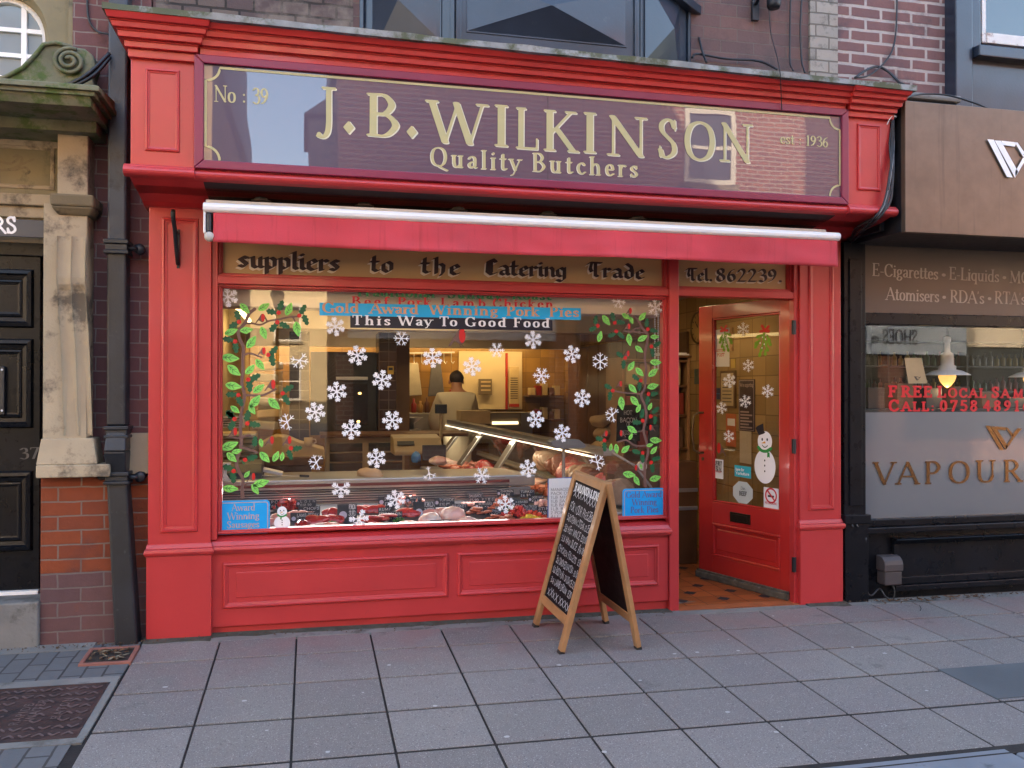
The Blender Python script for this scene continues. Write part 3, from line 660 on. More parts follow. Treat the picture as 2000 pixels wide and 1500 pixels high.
# window frame
mb = MB()
mb.box(-.548, -.515, .02, .14, .545, 2.40); mb.box(2.272, 2.338, .012, .15, -.12, 2.40)
mb.box(-.515, 2.272, .022, .14, 2.020, 2.066); mb.box(2.338, 3.175, .022, .14, 2.024, 2.070); mb.box(3.175, 3.21, .02, .15, -.12, 2.40)
mb.box(-.515, 3.175, .03, .14, 2.33, 2.42)
for a, b, c, d in ((-.515, 2.272, .572, 2.020), (-.515, 2.272, 2.066, 2.33), (2.338, 3.175, 2.070, 2.33)):
    for i, (wd, yy) in enumerate(((.014, .045), (.022, .062))):
        mb.box(a, a+wd, yy, .12, c+wd, d-wd); mb.box(b-wd, b, yy, .12, c+wd, d-wd); mb.box(a, b, yy, .12, c, c+wd); mb.box(a, b, yy, .12, d-wd, d)
wf = mb.build('window_frame', RED, shop, bevel=.0035)
mb = MB(); mb.quad((-.50, .085, .58), (2.26, .085, .58), (2.26, .085, 2.01), (-.50, .085, 2.01)); mb.build('shop_window', GLASS, shop)
for nm, a, b in (('transom_pane', -.50, 2.26), ('transom_pane', 2.35, 3.165)):
    mb = MB(); mb.quad((a, .088, 2.07), (b, .088, 2.07), (b, .088, 2.33), (a, .088, 2.33)); mb.build(nm, TAN, shop)
# fascia, soffit, cornice
mb = MB(); mb.box(-.898, 3.583, -.40, .12, 2.545, 3.16)
fa = mb.build('fascia', RED, shop, bevel=.004)
for X0, X1, P in ((-.90, -.592, (-.832, -.662, 2.645, 3.075)), (3.27, 3.585, (3.345, 3.515, 2.665, 3.085))):
    mb = MB(); mb.box(X0-.002, X1+.002, -.425, -.395, 2.56, 3.125); bl = mb.build('end_block', RED, fa, bevel=.004)
    mb = MB(); ring(mb, *P, -.425, .024, .012); mb.build('panel_moulding', RED, bl)
mb = MB()
pf = [(-.39, 2.575), (-.425, 2.57), (-.437, 2.562)] + [(-.425-.03*math.sin(t), 2.535+.026*math.cos(t)) for t in [math.pi*k/8 for k in range(1, 9)]] + [(-.41, 2.506), (-.33, 2.488), (-.2, 2.475), (-.08, 2.455), (-.03, 2.44), (0.1, 2.43), (.1, 2.575)]
mb.prism(pf[:14], -.905, 3.59)
mb.build('bead_moulding', RED, fa, smooth=False)
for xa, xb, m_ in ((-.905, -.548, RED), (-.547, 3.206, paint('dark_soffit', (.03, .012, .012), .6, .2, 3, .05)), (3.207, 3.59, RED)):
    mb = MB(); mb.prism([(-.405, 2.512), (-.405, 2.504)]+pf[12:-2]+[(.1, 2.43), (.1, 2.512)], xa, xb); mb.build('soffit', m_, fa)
for X0, X1 in ((-.93, -.585), (3.262, 3.612)):
    mb = MB(); mb.prism([(a-.016 if a < -.36 else a, b) for a, b in pf if b > 2.50 and a < 0], X0, X1); mb.build('bracket_moulding', RED, fa, bevel=.004)
def cornice(mb, x0, x1, d, o):
    for z0, z1, f0, f1, o0, o1 in ((3.118 if o else 3.158, 3.160, -.430, -.432, .01, .012), (3.160, 3.190, -.456, -.458, .022, .024), (3.190, 3.198, -.464, -.464, .03, .03), (3.198, 3.228, -.488, -.492, .046, .05), (3.228, 3.236, -.498, -.498, .054, .054), (3.236, 3.262, -.518, -.524, .068, .074), (3.262, 3.268, -.530, -.530, .08, .08), (3.268, 3.298, -.546, -.562, .086, .096)):
        mb.frus(x0, x1, .1, z0, z1, f0-d, f1-d, o0*o, o1*o)
sh = lambda v: (v[0], v[1], v[2]-(v[0]+.9)/4.4*.036*max(0, v[2]-3.12)/.18)
mb = MB(); cornice(mb, -.56, 3.245, 0, 0); mb.v = [sh(v) for v in mb.v]; co = mb.build('cornice', RED, shop, bevel=.003)
for args in ((-.90, -.592, .022, 1), (3.272, 3.588, .022, .45)):
    mb = MB(); cornice(mb, *args); mb.v = [sh(v) for v in mb.v]; mb.build('cornice_end', RED, co, bevel=.003)
mb = MB(); N = 60
for i in range(N):
    xa, xb = -1.005+4.655*i/N, -1.005+4.655*(i+1)/N; ja, jb = [.006*math.sin(t*37)+.004*math.sin(t*91) for t in (i/N, (i+1)/N)]
    mb.hexa([(xa, -.592+ja*.5, 3.296+ja*.3), (xb, -.592+jb*.5, 3.296+jb*.3), (xb, .13, 3.30), (xa, .13, 3.30), (xa, -.592+ja, 3.328), (xb, -.592+jb, 3.328), (xb, .13, 3.40), (xa, .13, 3.40)])
mb.v = [(v[0], v[1], v[2]-(v[0]+.9)/4.4*.036) for v in mb.v]
mb.build('lead_flashing', LEAD, shop)
# recessed downlights in the soffit (unlit)
DLM = paint('dull_downlight', (.10, .085, .08), .4, .2, 8, 0)
for px, py in ((510, 378), (712, 384), (895, 392), (1070, 400), (1245, 410)):
    d = ray(px, py)
    y_ = -.2; p = CAM+d*((y_-CAM.y)/d.y)
    mb = MB(); mb.lathe([(.055, -.008), (.05, -.014), (.036, -.013), (.034, .03)], (p.x, y_, 2.470), 20); mb.build('downlight', DLM, fa, smooth=True)
# bay window over the fascia
bx = [(at(705, 60, .12).x, .12), (at(890, 60, -.30).x, -.30), (at(1247, 60, -.30).x, -.30), (at(1345, 80, .12).x, .12)]
mb = MB(); mb.add([(x, y, z) for z in (3.2, 4.3) for x, y in bx], [(0, 1, 5, 4), (1, 2, 6, 5), (2, 3, 7, 6), (4, 5, 6, 7), (3, 2, 1, 0)])
bay = mb.build('bay_window', BAYB, shop, bevel=.004)
def bayfr(i):
    a, b = Vector((*bx[i], 0)), Vector((*bx[i+1], 0)); return Fr(a, (b-a)), (b-a).length
for i, (p0, p1, z0) in enumerate(((.12, .86, 3.43), (.055, .93, 3.475), (.10, .80, 3.42))):
    fr, L = bayfr(i); u0, u1 = L*p0, L*p1; z1 = z0+(.34 if i == 1 else .52)
    mb = MB(); lbox(mb, fr, u0, u1, z0, z1, 0, .006); um, vm = (u0+u1)/2, (z0+z1)/2
    cc = [fr.p(u0+.008, z0+.008, .006), fr.p(u1-.008, z0+.008, .006), fr.p(u1-.008, z1-.008, .006), fr.p(u0+.008, z1-.008, .006)]; ap = fr.p(um, vm, .085)
    mb.add(cc+[ap], [(0, 1, 4), (1, 2, 4), (2, 3, 4), (3, 0, 4)]); mb.build('diamond_panel', BAYB, bay)
    for ua in (0, L-.03):
        mb = MB(); lbox(mb, fr, ua, ua+.03, 3.2, 4.3, .001, .018); mb.build('corner_strip', BAYB, bay, bevel=.004)
mb = MB()
fr, L = bayfr(2)
lbox(mb, fr, -.02, L+.07, 3.92, 3.98, -.02, .06); mb.build('sill', BAYB, bay, bevel=.006)
# door: inward opening, hinged at the right
HX, HY, EX, EY, DZ = 3.182, .055, 2.912, .925, -.018
DF = Fr((EX, EY, DZ), (HX-EX, HY-EY, 0)); DW = math.hypot(HX-EX, HY-EY)
gu0, gv1 = DF.uv(1391, 622); gu1, _v = DF.uv(1523, 608); _u0, gv0 = DF.uv(1388, 979); DH = 2.062
gv1 = min(gv1, 1.972)
mb = MB()
lbox(mb, DF, 0, gu0, .0, DH, -.045, 0); lbox(mb, DF, gu1, DW, .0, DH, -.045, 0)
lbox(mb, DF, gu0, gu1, gv1, DH, -.045, -.0005); PV = DF.uv(1385, 1019)[1]; PB = DF.uv(1385, 1084)[1]
lbox(mb, DF, gu0, gu1, .0, PB, -.045, -.0005)
lbox(mb, DF, gu0, gu1, PV, gv0, -.045, -.0005); lbox(mb, DF, gu0, gu1, PB, PV, -.036, -.014)
door = mb.build('door', paint('red_gloss_door', (.46, .025, .022), .24, .06, 3, .05, coat=.6, dirt=((.25, .02, .02), 6, .7)), shop, bevel=.003)
DM = door.data.materials[0]
mb = MB()
for (u0, u1, v0, v1, wd) in ((gu0, gu1, PB, PV, .022), (gu0, gu1, gv0, gv1, .016)):
    for (a, b, c, d) in ((u0, u1, v0, v0+wd), (u0, u1, v1-wd, v1), (u0, u0+wd, v0+wd, v1-wd), (u1-wd, u1, v0+wd, v1-wd)): lbox(mb, DF, a, b, c, d, -.03, .006 if wd > .02 else -.004)
lbox(mb, DF, gu0+.045, gu1-.045, PB+.05, PV-.045, -.03, -.008)
mb.build('panel_moulding', DM, door, bevel=.006)
mb = MB(); mb.quad(DF.p(gu0, gv0, -.02), DF.p(gu1, gv0, -.02), DF.p(gu1, gv1, -.02), DF.p(gu0, gv1, -.02)); mb.build('glass', GLASS, door)
u, v = DF.uv(1446, 1012)
mb = MB(); lbox(mb, DF, u-.10, u+.10, v-.036, v+.036, 0, .006); lbox(mb, DF, u-.075, u+.075, v-.022, v+.022, .006, .011)
mb.build('letterbox', paint('dark_bronze', (.035, .022, .015), .35, .2, 9, .1, metal=.6), door, bevel=.003)
mb = MB(); lbox(mb, DF, -.01, DW-.02, .0, .045, .001, .03); lbox(mb, DF, -.01, DW-.02, .045, .06, .001, .018)
mb.build('weather_bar', paint('worn_wood_bar', (.10, .085, .065), .8, .4, 18, .5, dirt=((.3, .28, .24), 22, .6)), door, bevel=.005)
uh, vh0 = DF.uv(1374, 884); _q, vh1 = DF.uv(1374, 806)
mb = MB(); mb.tube([DF.p(uh, vh1, 0), DF.p(uh-.005, vh1, .045), DF.p(uh-.03, vh1-.02, .07), DF.p(uh-.045, (vh0+vh1)/2, .075), DF.p(uh-.03, vh0+.02, .07), DF.p(uh-.005, vh0, .045), DF.p(uh, vh0, 0)], .009, 10)
mb.build('handle', BRASS, door, smooth=True)
u, v = DF.uv(1373, 896)
mb = MB(); lbox(mb, DF, u-.011, u+.011, v-.012, v+.012, 0, .006); mb.build('lock', BRASS, door, bevel=.004)
for py0, py1 in ((628, 655), (856, 884), (1083, 1111)):
    z0, z1 = at(1550, py1, .1).z, at(1550, py0, .1).z
    hx_ = at(1551, 870, .008).x; mb = MB(); mb.tube([(hx_, .008, z0), (hx_, .008, z1)], .010, 10); mb.box(hx_-.012, hx_+.018, .012, .019, z0, z1); mb.build('hinge', BLACKM, door)
# interior shell
mb = MB()
mb.box(-.79, 3.47, 6.2, 6.38, -.05, 2.44); mb.build('back_wall', OCHRE, shop)
mb = MB(); mb.box(3.42, 3.468, .15, 6.2, -.05, 2.44); mb.build('side_wall', OCHRE_X, shop)
mb = MB(); mb.box(-.788, -.745, .15, 6.2, -.05, 2.44); mb.build('side_wall', paint('cream_wall', (.50, .40, .24), .6, .08, 2, .02), shop)
mb = MB(); mb.box(-.745, 3.42, .15, 6.2, 2.26, 2.44); mb.build('shop_ceiling', paint('cream_ceiling', (.50, .43, .30), .7, .05, 2, 0), shop)
mb = MB(); mb.quad((-.745, .1, -.018), (3.42, .1, -.018), (3.42, 6.2, -.018), (-.745, 6.2, -.018)); mb.build('tiled_floor', TERRA, shop)
mb = MB(); mb.quad((2.34, -.0, -.022), (3.205, -.0, -.022), (3.205, .1, -.019), (2.34, .1, -.019)); mb.box(2.34, 3.2, -.006, .1, -.12, -.024)
mb.build('threshold', paint('terracotta_edge', (.34, .10, .035), .5, .15, 8, .1), shop)
for i in range(4):
    for j in range(6):
        x, y = 2.45+.31*i+(.155 if j % 2 else 0), .22+.2*j
        mb = MB(); mb.quad((x-.05, y, -.0155), (x, y-.05, -.0155), (x+.05, y, -.0155), (x, y+.05, -.0155)); mb.build('black_tile', INK, shop)
mb = MB(); mb.box(-.745, 2.30, .16, .36, 1.905, 1.96); mb.box(-.745, 2.30, .16, .20, 1.96, 2.26); mb.build('blind_box', paint('beige_blind', (.66, .60, .50), .6, .08, 4, .05), shop)
mb = MB(); mb.box(-.745, 3.42, 3.4, 3.55, 2.0, 2.26); mb.box(-.745, 3.42, 5.5, 5.62, 1.93, 2.26); mb.build('ceiling_bulkhead', BEIGEW, shop)

# ---------------------------------------------------------------- shop sign over the window
SY = -.447
sign = thing('shop_sign', 'long dark purple butcher sign board in a maroon frame with gold lettering', 'sign', (1.34, SY, 2.56))
mb = MB(); mb.box(-.545, 3.222, SY, -.40, 2.60, 3.118); mb.build('board', SIGNP, sign)
mb = MB(); x0, x1, z0, z1 = -.588, 3.262, 2.562, 3.158
for pl in ([(x0, z1), (x0+.048, z1-.045), (x1-.048, z1-.045), (x1, z1)], [(x0, z0), (x1, z0), (x1-.048, z0+.045), (x0+.048, z0+.045)], [(x0, z0+.001), (x0+.047, z0+.046), (x0+.047, z1-.046), (x0, z1-.001)], [(x1, z0+.001), (x1, z1-.001), (x1-.047, z1-.046), (x1-.047, z0+.046)]):
    mb.plate(pl, SY-.018, -.40)
mb.build('frame', MAROON, sign, bevel=.005)
SF = FY(SY); mb = MB(); mbp = MB()
for ch, a, b, py in (('J', 622, 654, 252), ('.', 668, 694, 257), ('B', 714, 782, 263), ('.', 790, 818, 266), ('W', 838, 946, 276), ('I', 961, 996, 283), ('L', 1006, 1052, 288), ('K', 1060, 1128, 292), ('I', 1135, 1168, 296), ('N', 1184, 1264, 301), ('S', 1283, 1324, 306), ('O', 1334, 1398, 310), ('N', 1404, 1470, 313)):
    if ch == '.':
        u, v = SF.uv((a+b)/2, py-8); q = Fld().poly([(-.03, 0), (0, -.036), (.03, 0), (0, .036)]).polys(.006); lay(mb, q, SF, .003, aff(u, v)); lay(mbp, q, SF, .0015, aff(u+.006, v-.004, 1.08)); continue
    ptext(mb, ch, 'roman', SF, (a, py), (b, py+(b-a)*.07), .224, off=.003)
    ptext(mbp, ch, 'roman', SF, (a, py), (b, py+(b-a)*.07), .224, off=.0015, du=.006, dv=-.005)
ptext(mb, 'Quality', 'roman', SF, (840, 323), (1018, 334), .102, off=.003, smax=1.12); ptext(mb, 'Butchers', 'roman', SF, (1040, 334), (1246, 346), .102, off=.003, smax=1.12)
ptext(mbp, 'Quality', 'roman', SF, (840, 323), (1018, 334), .102, off=.0015, du=-.004, dv=-.003, smax=1.12); ptext(mbp, 'Butchers', 'roman', SF, (1040, 334), (1246, 346), .102, off=.0015, du=-.004, dv=-.003, smax=1.12)
ptext(mb, 'No : 39', 'roman', SF, (418, 198), (525, 205), .084, off=.003); ptext(mb, 'est : 1936', 'roman', SF, (1523, 280), (1617, 288), .062, off=.003)
mb.build('lettering', GOLD, sign); mbp.build('lettering_edge', GOLDP, sign)
mb = MB(); a = (-.532, 2.612); b = (3.208, 3.098); r = .07; P = []
for cx, cz, t0 in ((b[0], a[1], 180), (b[0], b[1], 270), (a[0], b[1], 0), (a[0], a[1], 90)):
    P += [(cx+r*math.cos(R(t0-90*k/8)), cz+r*math.sin(R(t0-90*k/8))) for k in range(9)]
P = [q for q in P if q[1] > 2.606]; strip(mb, P, .0125, SF, .003); mb.build('border_line', GOLD, sign)
mb = MB(); u, v = SF.uv(1070, 300); lbox(mb, SF, u-.0012, u+.0012, 2.602, 3.115, 0, .0008); mb.build('seam', INK, sign)

# ---------------------------------------------------------------- awning
awn = thing('shop_awning', 'rolled up red cloth awning with a white front bar above the shop window', 'awning', (1.35, -.36, 2.19))
mb = MB(); ax0, ax1, AY = -.552, 3.258, -.36
pf = [(AY+.02, 2.353), (AY-.012, 2.352), (AY-.026, 2.364), (AY-.030, 2.380), (AY-.024, 2.397), (AY-.006, 2.405), (AY+.02, 2.404)]
mb.prism(pf, ax0, ax1); mb.build('front_bar', WHITE, awn, bevel=.004)
mb = MB(); mb.box(ax0+.01, ax1-.07, -.335, 0.0, 2.412, 2.422); mb.prism([(-.345, 2.408), (-.345, 2.425), (-.33, 2.425), (-.33, 2.408)], ax0+.01, ax1-.08); mb.build('cassette_hood', paint('beige_metal', (.55, .48, .40), .4, .05, 5, .02), awn, bevel=.002)
mb = MB(); nx, nz = 150, 8; vs = []
for i in range(nx+1):
    x = -.50+3.742*i/nx
    for j in range(nz+1):
        t = j/nz; wv = .006*math.sin(x*5.3+.6)+.004*math.sin(x*13.1)+.012*noise.noise((x*2.2, t*1.5, 3))+.006*noise.noise((x*7, t*2, 5))
        for s_ in (x,): pass
        seam = .004*math.exp(-((x-.5)/.03)**2)+.004*math.exp(-((x-1.75)/.03)**2)+.004*math.exp(-((x-2.7)/.03)**2)
        vs.append((x, AY-.010+wv*t*1.6-seam, 2.358-(.168+.004*math.sin(x*2.4)+.002*noise.noise((x*4, 0, 9)))*t))
fs = [(i*(nz+1)+j, i*(nz+1)+j+1, (i+1)*(nz+1)+j+1, (i+1)*(nz+1)+j) for i in range(nx) for j in range(nz)]
mb.add(vs, fs); va = mb.build('valance', AWNRED, awn, smooth=True)
so_ = va.modifiers.new('solid', 'SOLIDIFY'); so_.thickness = .004
mb = MB(); mb.tube([(-.46, -.12, 2.385), (3.2, -.12, 2.385)], .032, 12); mb.build('cloth_roll', AWNRED, awn, smooth=True)
mb = MB()
mb.box(ax0, ax0+.014, -.372, -.20, 2.24, 2.40); mb.build('end_plate', WHITE, awn, bevel=.012)
mb = MB(); mb.box(ax0+.016, ax0+.045, -.33, -.05, 2.27, 2.37); mb.tube([(ax0+.03, -.37, 2.345), (ax0+.03, -.37, 2.25)], .013, 10); mb.box(3.18, 3.21, -.30, 0, 2.28, 2.37); mb.build('arm', BLACKM, awn, bevel=.004)
mb = MB(); mb.lathe([(.02, -.02), (.026, -.008), (.026, .008), (.02, .02), (.008, .022)], (ax0+.032, -.372, 2.222), 16, 'y'); mb.build('gear_eye', paint('pale_plastic', (.5, .47, .42), .5, .05, 4, 0), awn, smooth=True)

# iron hook bracket on the left pilaster
hk = thing('iron_bracket', 'black wrought iron hanging hook screwed to the left red pilaster', 'bracket', (at(347, 480, 0).x, 0, at(347, 480, 0).z))
bxx = at(348, 480, -.005).x; zt, zb = at(348, 438, 0).z, at(348, 524, 0).z
mb = MB(); mb.box(bxx-.008, bxx+.008, -.010, .0, zb, zt-.03); mb.build('back_plate', BLACKM, hk, bevel=.002)
mb = MB(); mb.tube([(bxx, -.008, zb+.02), (bxx-.002, -.05, zb+.09), (bxx-.004, -.10, zt-.05), (bxx-.004, -.14, zt-.02), (bxx-.004, -.165, zt+.005), (bxx-.004, -.175, zt+.03), (bxx-.004, -.165, zt+.045)], .012, 8); mb.tube([(bxx, -.008, zt-.05), (bxx, -.10, zt-.055)], .006, 8); mb.lathe([(.004, -.006), (.014, -.004), (.014, .004), (.004, .006)], (bxx-.004, -.17, zt+.03), 12, 'x'); mb.build('hook', BLACKM, hk, smooth=True)

# ---------------------------------------------------------------- painted transom lettering
tr = thing('transom_lettering', 'black letter words about catering painted on the tan glass under the awning', 'lettering', (.8, .085, 2.09))
CAPS = {'suppliers': .104, 'Trade': .093, 'Catering': .097}
TF = FY(.085); mb = MB(); mbs = MB()
for s_, a, b in (('suppliers', (463, 522), (665, 530)), ('to', (723, 530), (769, 532)), ('the', (822, 533), (898, 537)), ('Catering', (946, 536), (1106, 542)), ('Trade', (1147, 540), (1258, 545))):
    ptext(mb, s_, 'black', TF, a, b, CAPS.get(s_, .10), off=.004); ptext(mbs, s_, 'black', TF, a, b, CAPS.get(s_, .10), off=.002, du=-.010, dv=-.012)
mb.build('letters', DBROWN, tr); mbs.build('letter_shadow', PALEB, tr)
tr = thing('transom_lettering', 'black letter telephone number painted on the tan glass over the open door', 'lettering', (2.8, .085, 2.09))
mb = MB(); mbs = MB()
for s_, a, b in (('Tel.', (1340, 548), (1392, 549)), ('862239.', (1398, 549), (1528, 551))):
    ptext(mb, s_, 'black', TF, a, b, .082, off=.004); ptext(mbs, s_, 'black', TF, a, b, .082, off=.002, du=-.008, dv=-.009)
mb.build('letters', DBROWN, tr); mbs.build('letter_shadow', PALEB, tr)

# ---------------------------------------------------------------- banners, signs and stickers on the shop window
WF = FY(.083)
def banner(name, label, col, quad, lines, style, lettermat, cap):
    o = thing(name, label, 'banner', (0, .08, 1.9)) if quad else None
    return o
ban = thing('window_lettering', 'green words about a Sunday roast stuck along the top of the shop window', 'lettering', (.9, .083, 1.96))
mb = MB(); ptext(mb, 'Traditional', 'wide', WF, (693, 578), (850, 581), .056); ptext(mb, 'Sunday', 'wide', WF, (874, 582), (980, 584), .056); ptext(mb, 'Roast', 'wide', WF, (1000, 584), (1076, 586), .056); mb.build('letters', GREENL, ban)
ban = thing('window_lettering', 'red words naming four meats stuck on the window just above the blue banner', 'lettering', (.9, .083, 1.92))
mb = MB()
for s_, a, b in (('Beef', 687, 759), ('Pork', 777, 842), ('Lamb', 861, 948), ('Chicken', 962, 1080)): ptext(mb, s_, 'wide', WF, (a, 596+(a-687)*.014), (b, 596+(b-687)*.014), .052)
mb.build('letters', REDL, ban)
def wband(mb, q, off0, off1):
    P = [WF.uv(*p) for p in q]; mb.hexa([WF.p(*p, off0) for p in P]+[WF.p(*p, off1) for p in P])
ban = thing('window_banner', 'bright blue strip banner with peach lettering across the top of the window', 'banner', (.9, .083, 1.87))
mb = MB(); wband(mb, ((624, 616), (1134, 625), (1134, 602), (624, 591)), .0022, .0032); mb.build('strip', BLUE, ban)
mb = MB()
for s_, a, b in (('Gold', 629, 701), ('Award', 722, 817), ('Winning', 838, 972), ('Pork', 989, 1053), ('Pies', 1073, 1130)): ptext(mb, s_, 'wide', WF, (a, 610+(a-629)*.0175), (b, 610+(b-629)*.0175), .060, off=.0042)
mb.build('letters', PEACH, ban)
ban = thing('window_banner', 'black strip banner with white lettering hung below the blue strip on the window', 'banner', (.9, .083, 1.81))
mb = MB(); wband(mb, ((684, 640), (1079, 646), (1079, 625), (684, 616)), .0018, .0028); mb.build('strip', NAVY, ban)
mb = MB()
for s_, a, b in (('This', 688, 762), ('Way', 778, 844), ('To', 858, 893), ('Good', 908, 988), ('Food', 1003, 1073)): ptext(mb, s_, 'wide', WF, (a, 634+(a-688)*.014), (b, 634+(b-688)*.014), .056, off=.0038)
mb.build('letters', SNOW, ban)
# blue plaques
def rr(x0, x1, z0, z1, r, n=6):
    P = []
    for cx, cz, t0 in ((x1-r, z1-r, 0), (x0+r, z1-r, 90), (x0+r, z0+r, 180), (x1-r, z0+r, 270)): P += [(cx+r*math.cos(R(t0+90*k/n)), cz+r*math.sin(R(t0+90*k/n))) for k in range(n+1)]
    return P
def plaque(label, px0, px1, py0, py1, lines, y):
    fr = FY(y); u0, v1 = fr.uv(px0, py0); u1, v0 = fr.uv(px1, py1); u0b, v0b = fr.uv(px0, py1)
    v0 = (v0+v0b)/2
    o = thing('blue_plaque', label, 'sign', ((u0+u1)/2, y, v0), 'blue plaques standing on the window sill')
    mb = MB(); mb.plate(rr(u0, u1, v0, v1, .022), y, y+.006); mb.build('plate', BLUE2, o, bevel=.001)
    mb = MB(); strip(mb, rr(u0+.012, u1-.012, v0+.012, v1-.012, .016), .005, fr, .0012, True); mb.build('border_line', MAUVE, o)
    mb = MB(); H = v1-v0
    for i, (s_, f0, f1) in enumerate(lines): text(mb, s_, 'roman', fr, u0+(u1-u0)*f0, v0+H*(.70-.255*i), u0+(u1-u0)*f1, v0+H*(.70-.255*i), H*.20, off=.0014)
    mb.build('lettering', MAUVE if px0 < 900 else paint('plaque_letters', (.16, .13, .30), .5, .05, 5, 0), o)
plaque('blue plaque about sausages at the left end of the window sill', 423, 527, 979, 1043, (('Award', .28, .72), ('Winning', .2, .8), ('Sausages', .19, .8)), .066)
plaque('blue plaque about pork pies at the right end of the window sill', 1216, 1299, 955, 1012, (('Gold Award', .08, .92), ('Winning', .22, .80), ('Pork Pies', .18, .84)), .066)

# snowflakes
def flake(kind, arms):
    F = Fld(); F.disc((0, 0), .13 if kind == 'A' else .11)
    for k in arms:
        a = R(90+60*k); d = np.array([math.cos(a), math.sin(a)]); n = np.array([-d[1], d[0]]); wd = .064 if kind == 'A' else .056
        F.stroke([(0, 0), tuple(d*.92)], wd)
        for t, L in (((.42, .30), (.66, .30), (.86, .20)) if kind == 'A' else ((.55, .36),) if kind == 'B' else ((.36, .22), (.60, .30))):
            for s_ in (-1, 1):
                b = d*t; e = b+(d*.62+n*s_*.78)*L; F.stroke([tuple(b), tuple(e)], wd*(.95 if kind == 'A' else .8))
    return F.polys(.045)
FLK = {}
def fmesh(kind, arms):
    if (kind, arms) not in FLK:
        mb = MB()
        for pl in flake(kind, arms): mb.add([(x, 0, y) for x, y in pl], [tuple(range(len(pl)))])
        me = bpy.data.meshes.new('snowflake'); me.from_pydata(mb.v, [], mb.f); me.materials.append(SNOW); FLK[(kind, arms)] = me
    return FLK[(kind, arms)]
ALL = (0, 1, 2, 3, 4, 5)
SNO = [(445, 580, 'A', ALL, 38, 5, 'in the top left corner of the shop window'), (655, 638, 'A', ALL, 36, 10, 'under the left end of the blue strip banner'),
 (784, 661, 'B', ALL, 32, 28, 'thin one below the word Way on the black banner'), (698, 694, 'A', ALL, 38, 12, 'below the left end of the black banner'),
 (585, 704, 'B', (1, 2, 3, 4, 5), 36, 20, 'broken thin one near the brown tiles behind the holly'), (746, 742, 'A', ALL, 38, -8, 'full one left of the butcher, in front of the dark tiled pillar'),
 (845, 699, 'A', ALL, 38, 4, 'full one on the glass just left of the robin'), (922, 716, 'A', ALL, 36, 8, 'on the glass directly above the head of the butcher'),
 (970, 684, 'C', ALL, 33, 30, 'small one right of the robin, below the banners'), (1041, 664, 'A', ALL, 34, 4, 'right of the black banner end, high on the glass'),
 (1057, 734, 'C', ALL, 36, 26, 'right of the white board on the back wall'), (1117, 692, 'A', ALL, 34, 12, 'left of the right hand holly, high up'),
 (1137, 778, 'A', ALL, 34, -6, 'left of the right hand holly, half way up'), (1172, 706, 'B', ALL, 36, 0, 'thin long one touching the right hand holly leaves'),
 (1208, 589, 'B', ALL, 30, 24, 'thin one at the top, right of the blue strip banner'), (1280, 601, 'C', ALL, 36, 8, 'in the top right corner of the shop window'),
 (658, 765, 'A', ALL, 38, 6, 'in front of the black oven, upper one'), (616, 805, 'A', ALL, 38, 14, 'in front of the left edge of the oven'),
 (561, 824, 'B', (1, 2, 3, 5, 0), 35, 16, 'broken thin one beside the left holly, half way down'), (686, 839, 'A', ALL, 38, 0, 'below the oven, over the cabinet top'),
 (766, 821, 'A', ALL, 38, 30, 'left of the butcher at counter height'), (735, 895, 'A', ALL, 37, 5, 'just above the pale bread on the steel counter'),
 (618, 903, 'B', (0, 1, 2, 3, 4), 33, -38, 'broken thin one over the steel counter, left part'), (666, 954, 'A', (1, 2, 3, 4, 5), 36, 0, 'missing its top arm, on the lip of the steel counter'),
 (838, 925, 'B', (0, 2, 3, 4), 30, 10, 'four armed broken one over the middle of the steel counter'), (941, 929, 'C', ALL, 36, 24, 'at the right end of the steel counter'),
 (1031, 915, 'A', ALL, 34, 8, 'in front of the meat counter, left of the chalkboard'), (1046, 819, 'A', ALL, 34, 28, 'above the sloping rail of the meat counter'),
 (1098, 846, 'A', ALL, 34, 10, 'over the grey oval scale top'), (1196, 810, 'B', (5, 0, 1, 2, 3), 32, 12, 'broken one left of the hot bacon chalk sign'),
 (1166, 903, 'B', (0, 1, 3, 4, 5), 34, 15, 'broken one just above the top of the pavement chalkboard'), (773, 975, 'A', ALL, 36, 12, 'lowest one over the black price tags in the window middle'),
 (701, 1013, 'A', (1, 2, 4, 5, 3), 37, 32, 'lowest one, in front of the raw meat at the left'), (987, 985, 'A', ALL, 34, 4, 'lowest one at the right, over the price tags')]
def put_flake(px, py, kind, arms, size, rot, lab, fr, grp, shrink=1.0):
    u, v = fr.uv(px, py); p = fr.p(u, v, .003); s_ = size/2/FPX*((p-CAM).dot(_f))
    o = bpy.data.objects.new('snowflake_sticker', fmesh(kind, arms)); C.objects.link(o)
    M = Matrix((fr.ux, -fr.n, fr.uz)).transposed().to_4x4()
    o.matrix_world = Matrix.Translation(p) @ M @ Matrix.Rotation(R(-rot), 4, 'Y') @ Matrix.Diagonal((s_*shrink, s_, s_, 1))
    tag(o, 'white snowflake sticker ' + lab, 'sticker', grp)
for q in SNO: put_flake(*q, WF, 'snowflake stickers on the shop window')
DSN = [(1452, 643, 'C', ALL, 29, 0, 'on the door glass between the two mistletoe sprigs'), (1462, 714, 'C', ALL, 27, 5, 'on the door glass above the dark purple poster'), (1425, 744, 'A', ALL, 27, 8, 'on the door glass over the framed certificate'),
 (1456, 784, 'C', ALL, 28, 12, 'on the door glass over the dark purple poster'), (1500, 764, 'C', ALL, 28, -6, 'on the door glass close to the hinged side'), (1410, 797, 'C', ALL, 26, 10, 'on the door glass near the door handle'), (1424, 852, 'C', ALL, 26, 4, 'on the door glass, lowest one over the orange leaflet')]
GF2 = Fr(DF.p(0, 0, -.018), DF.ux)
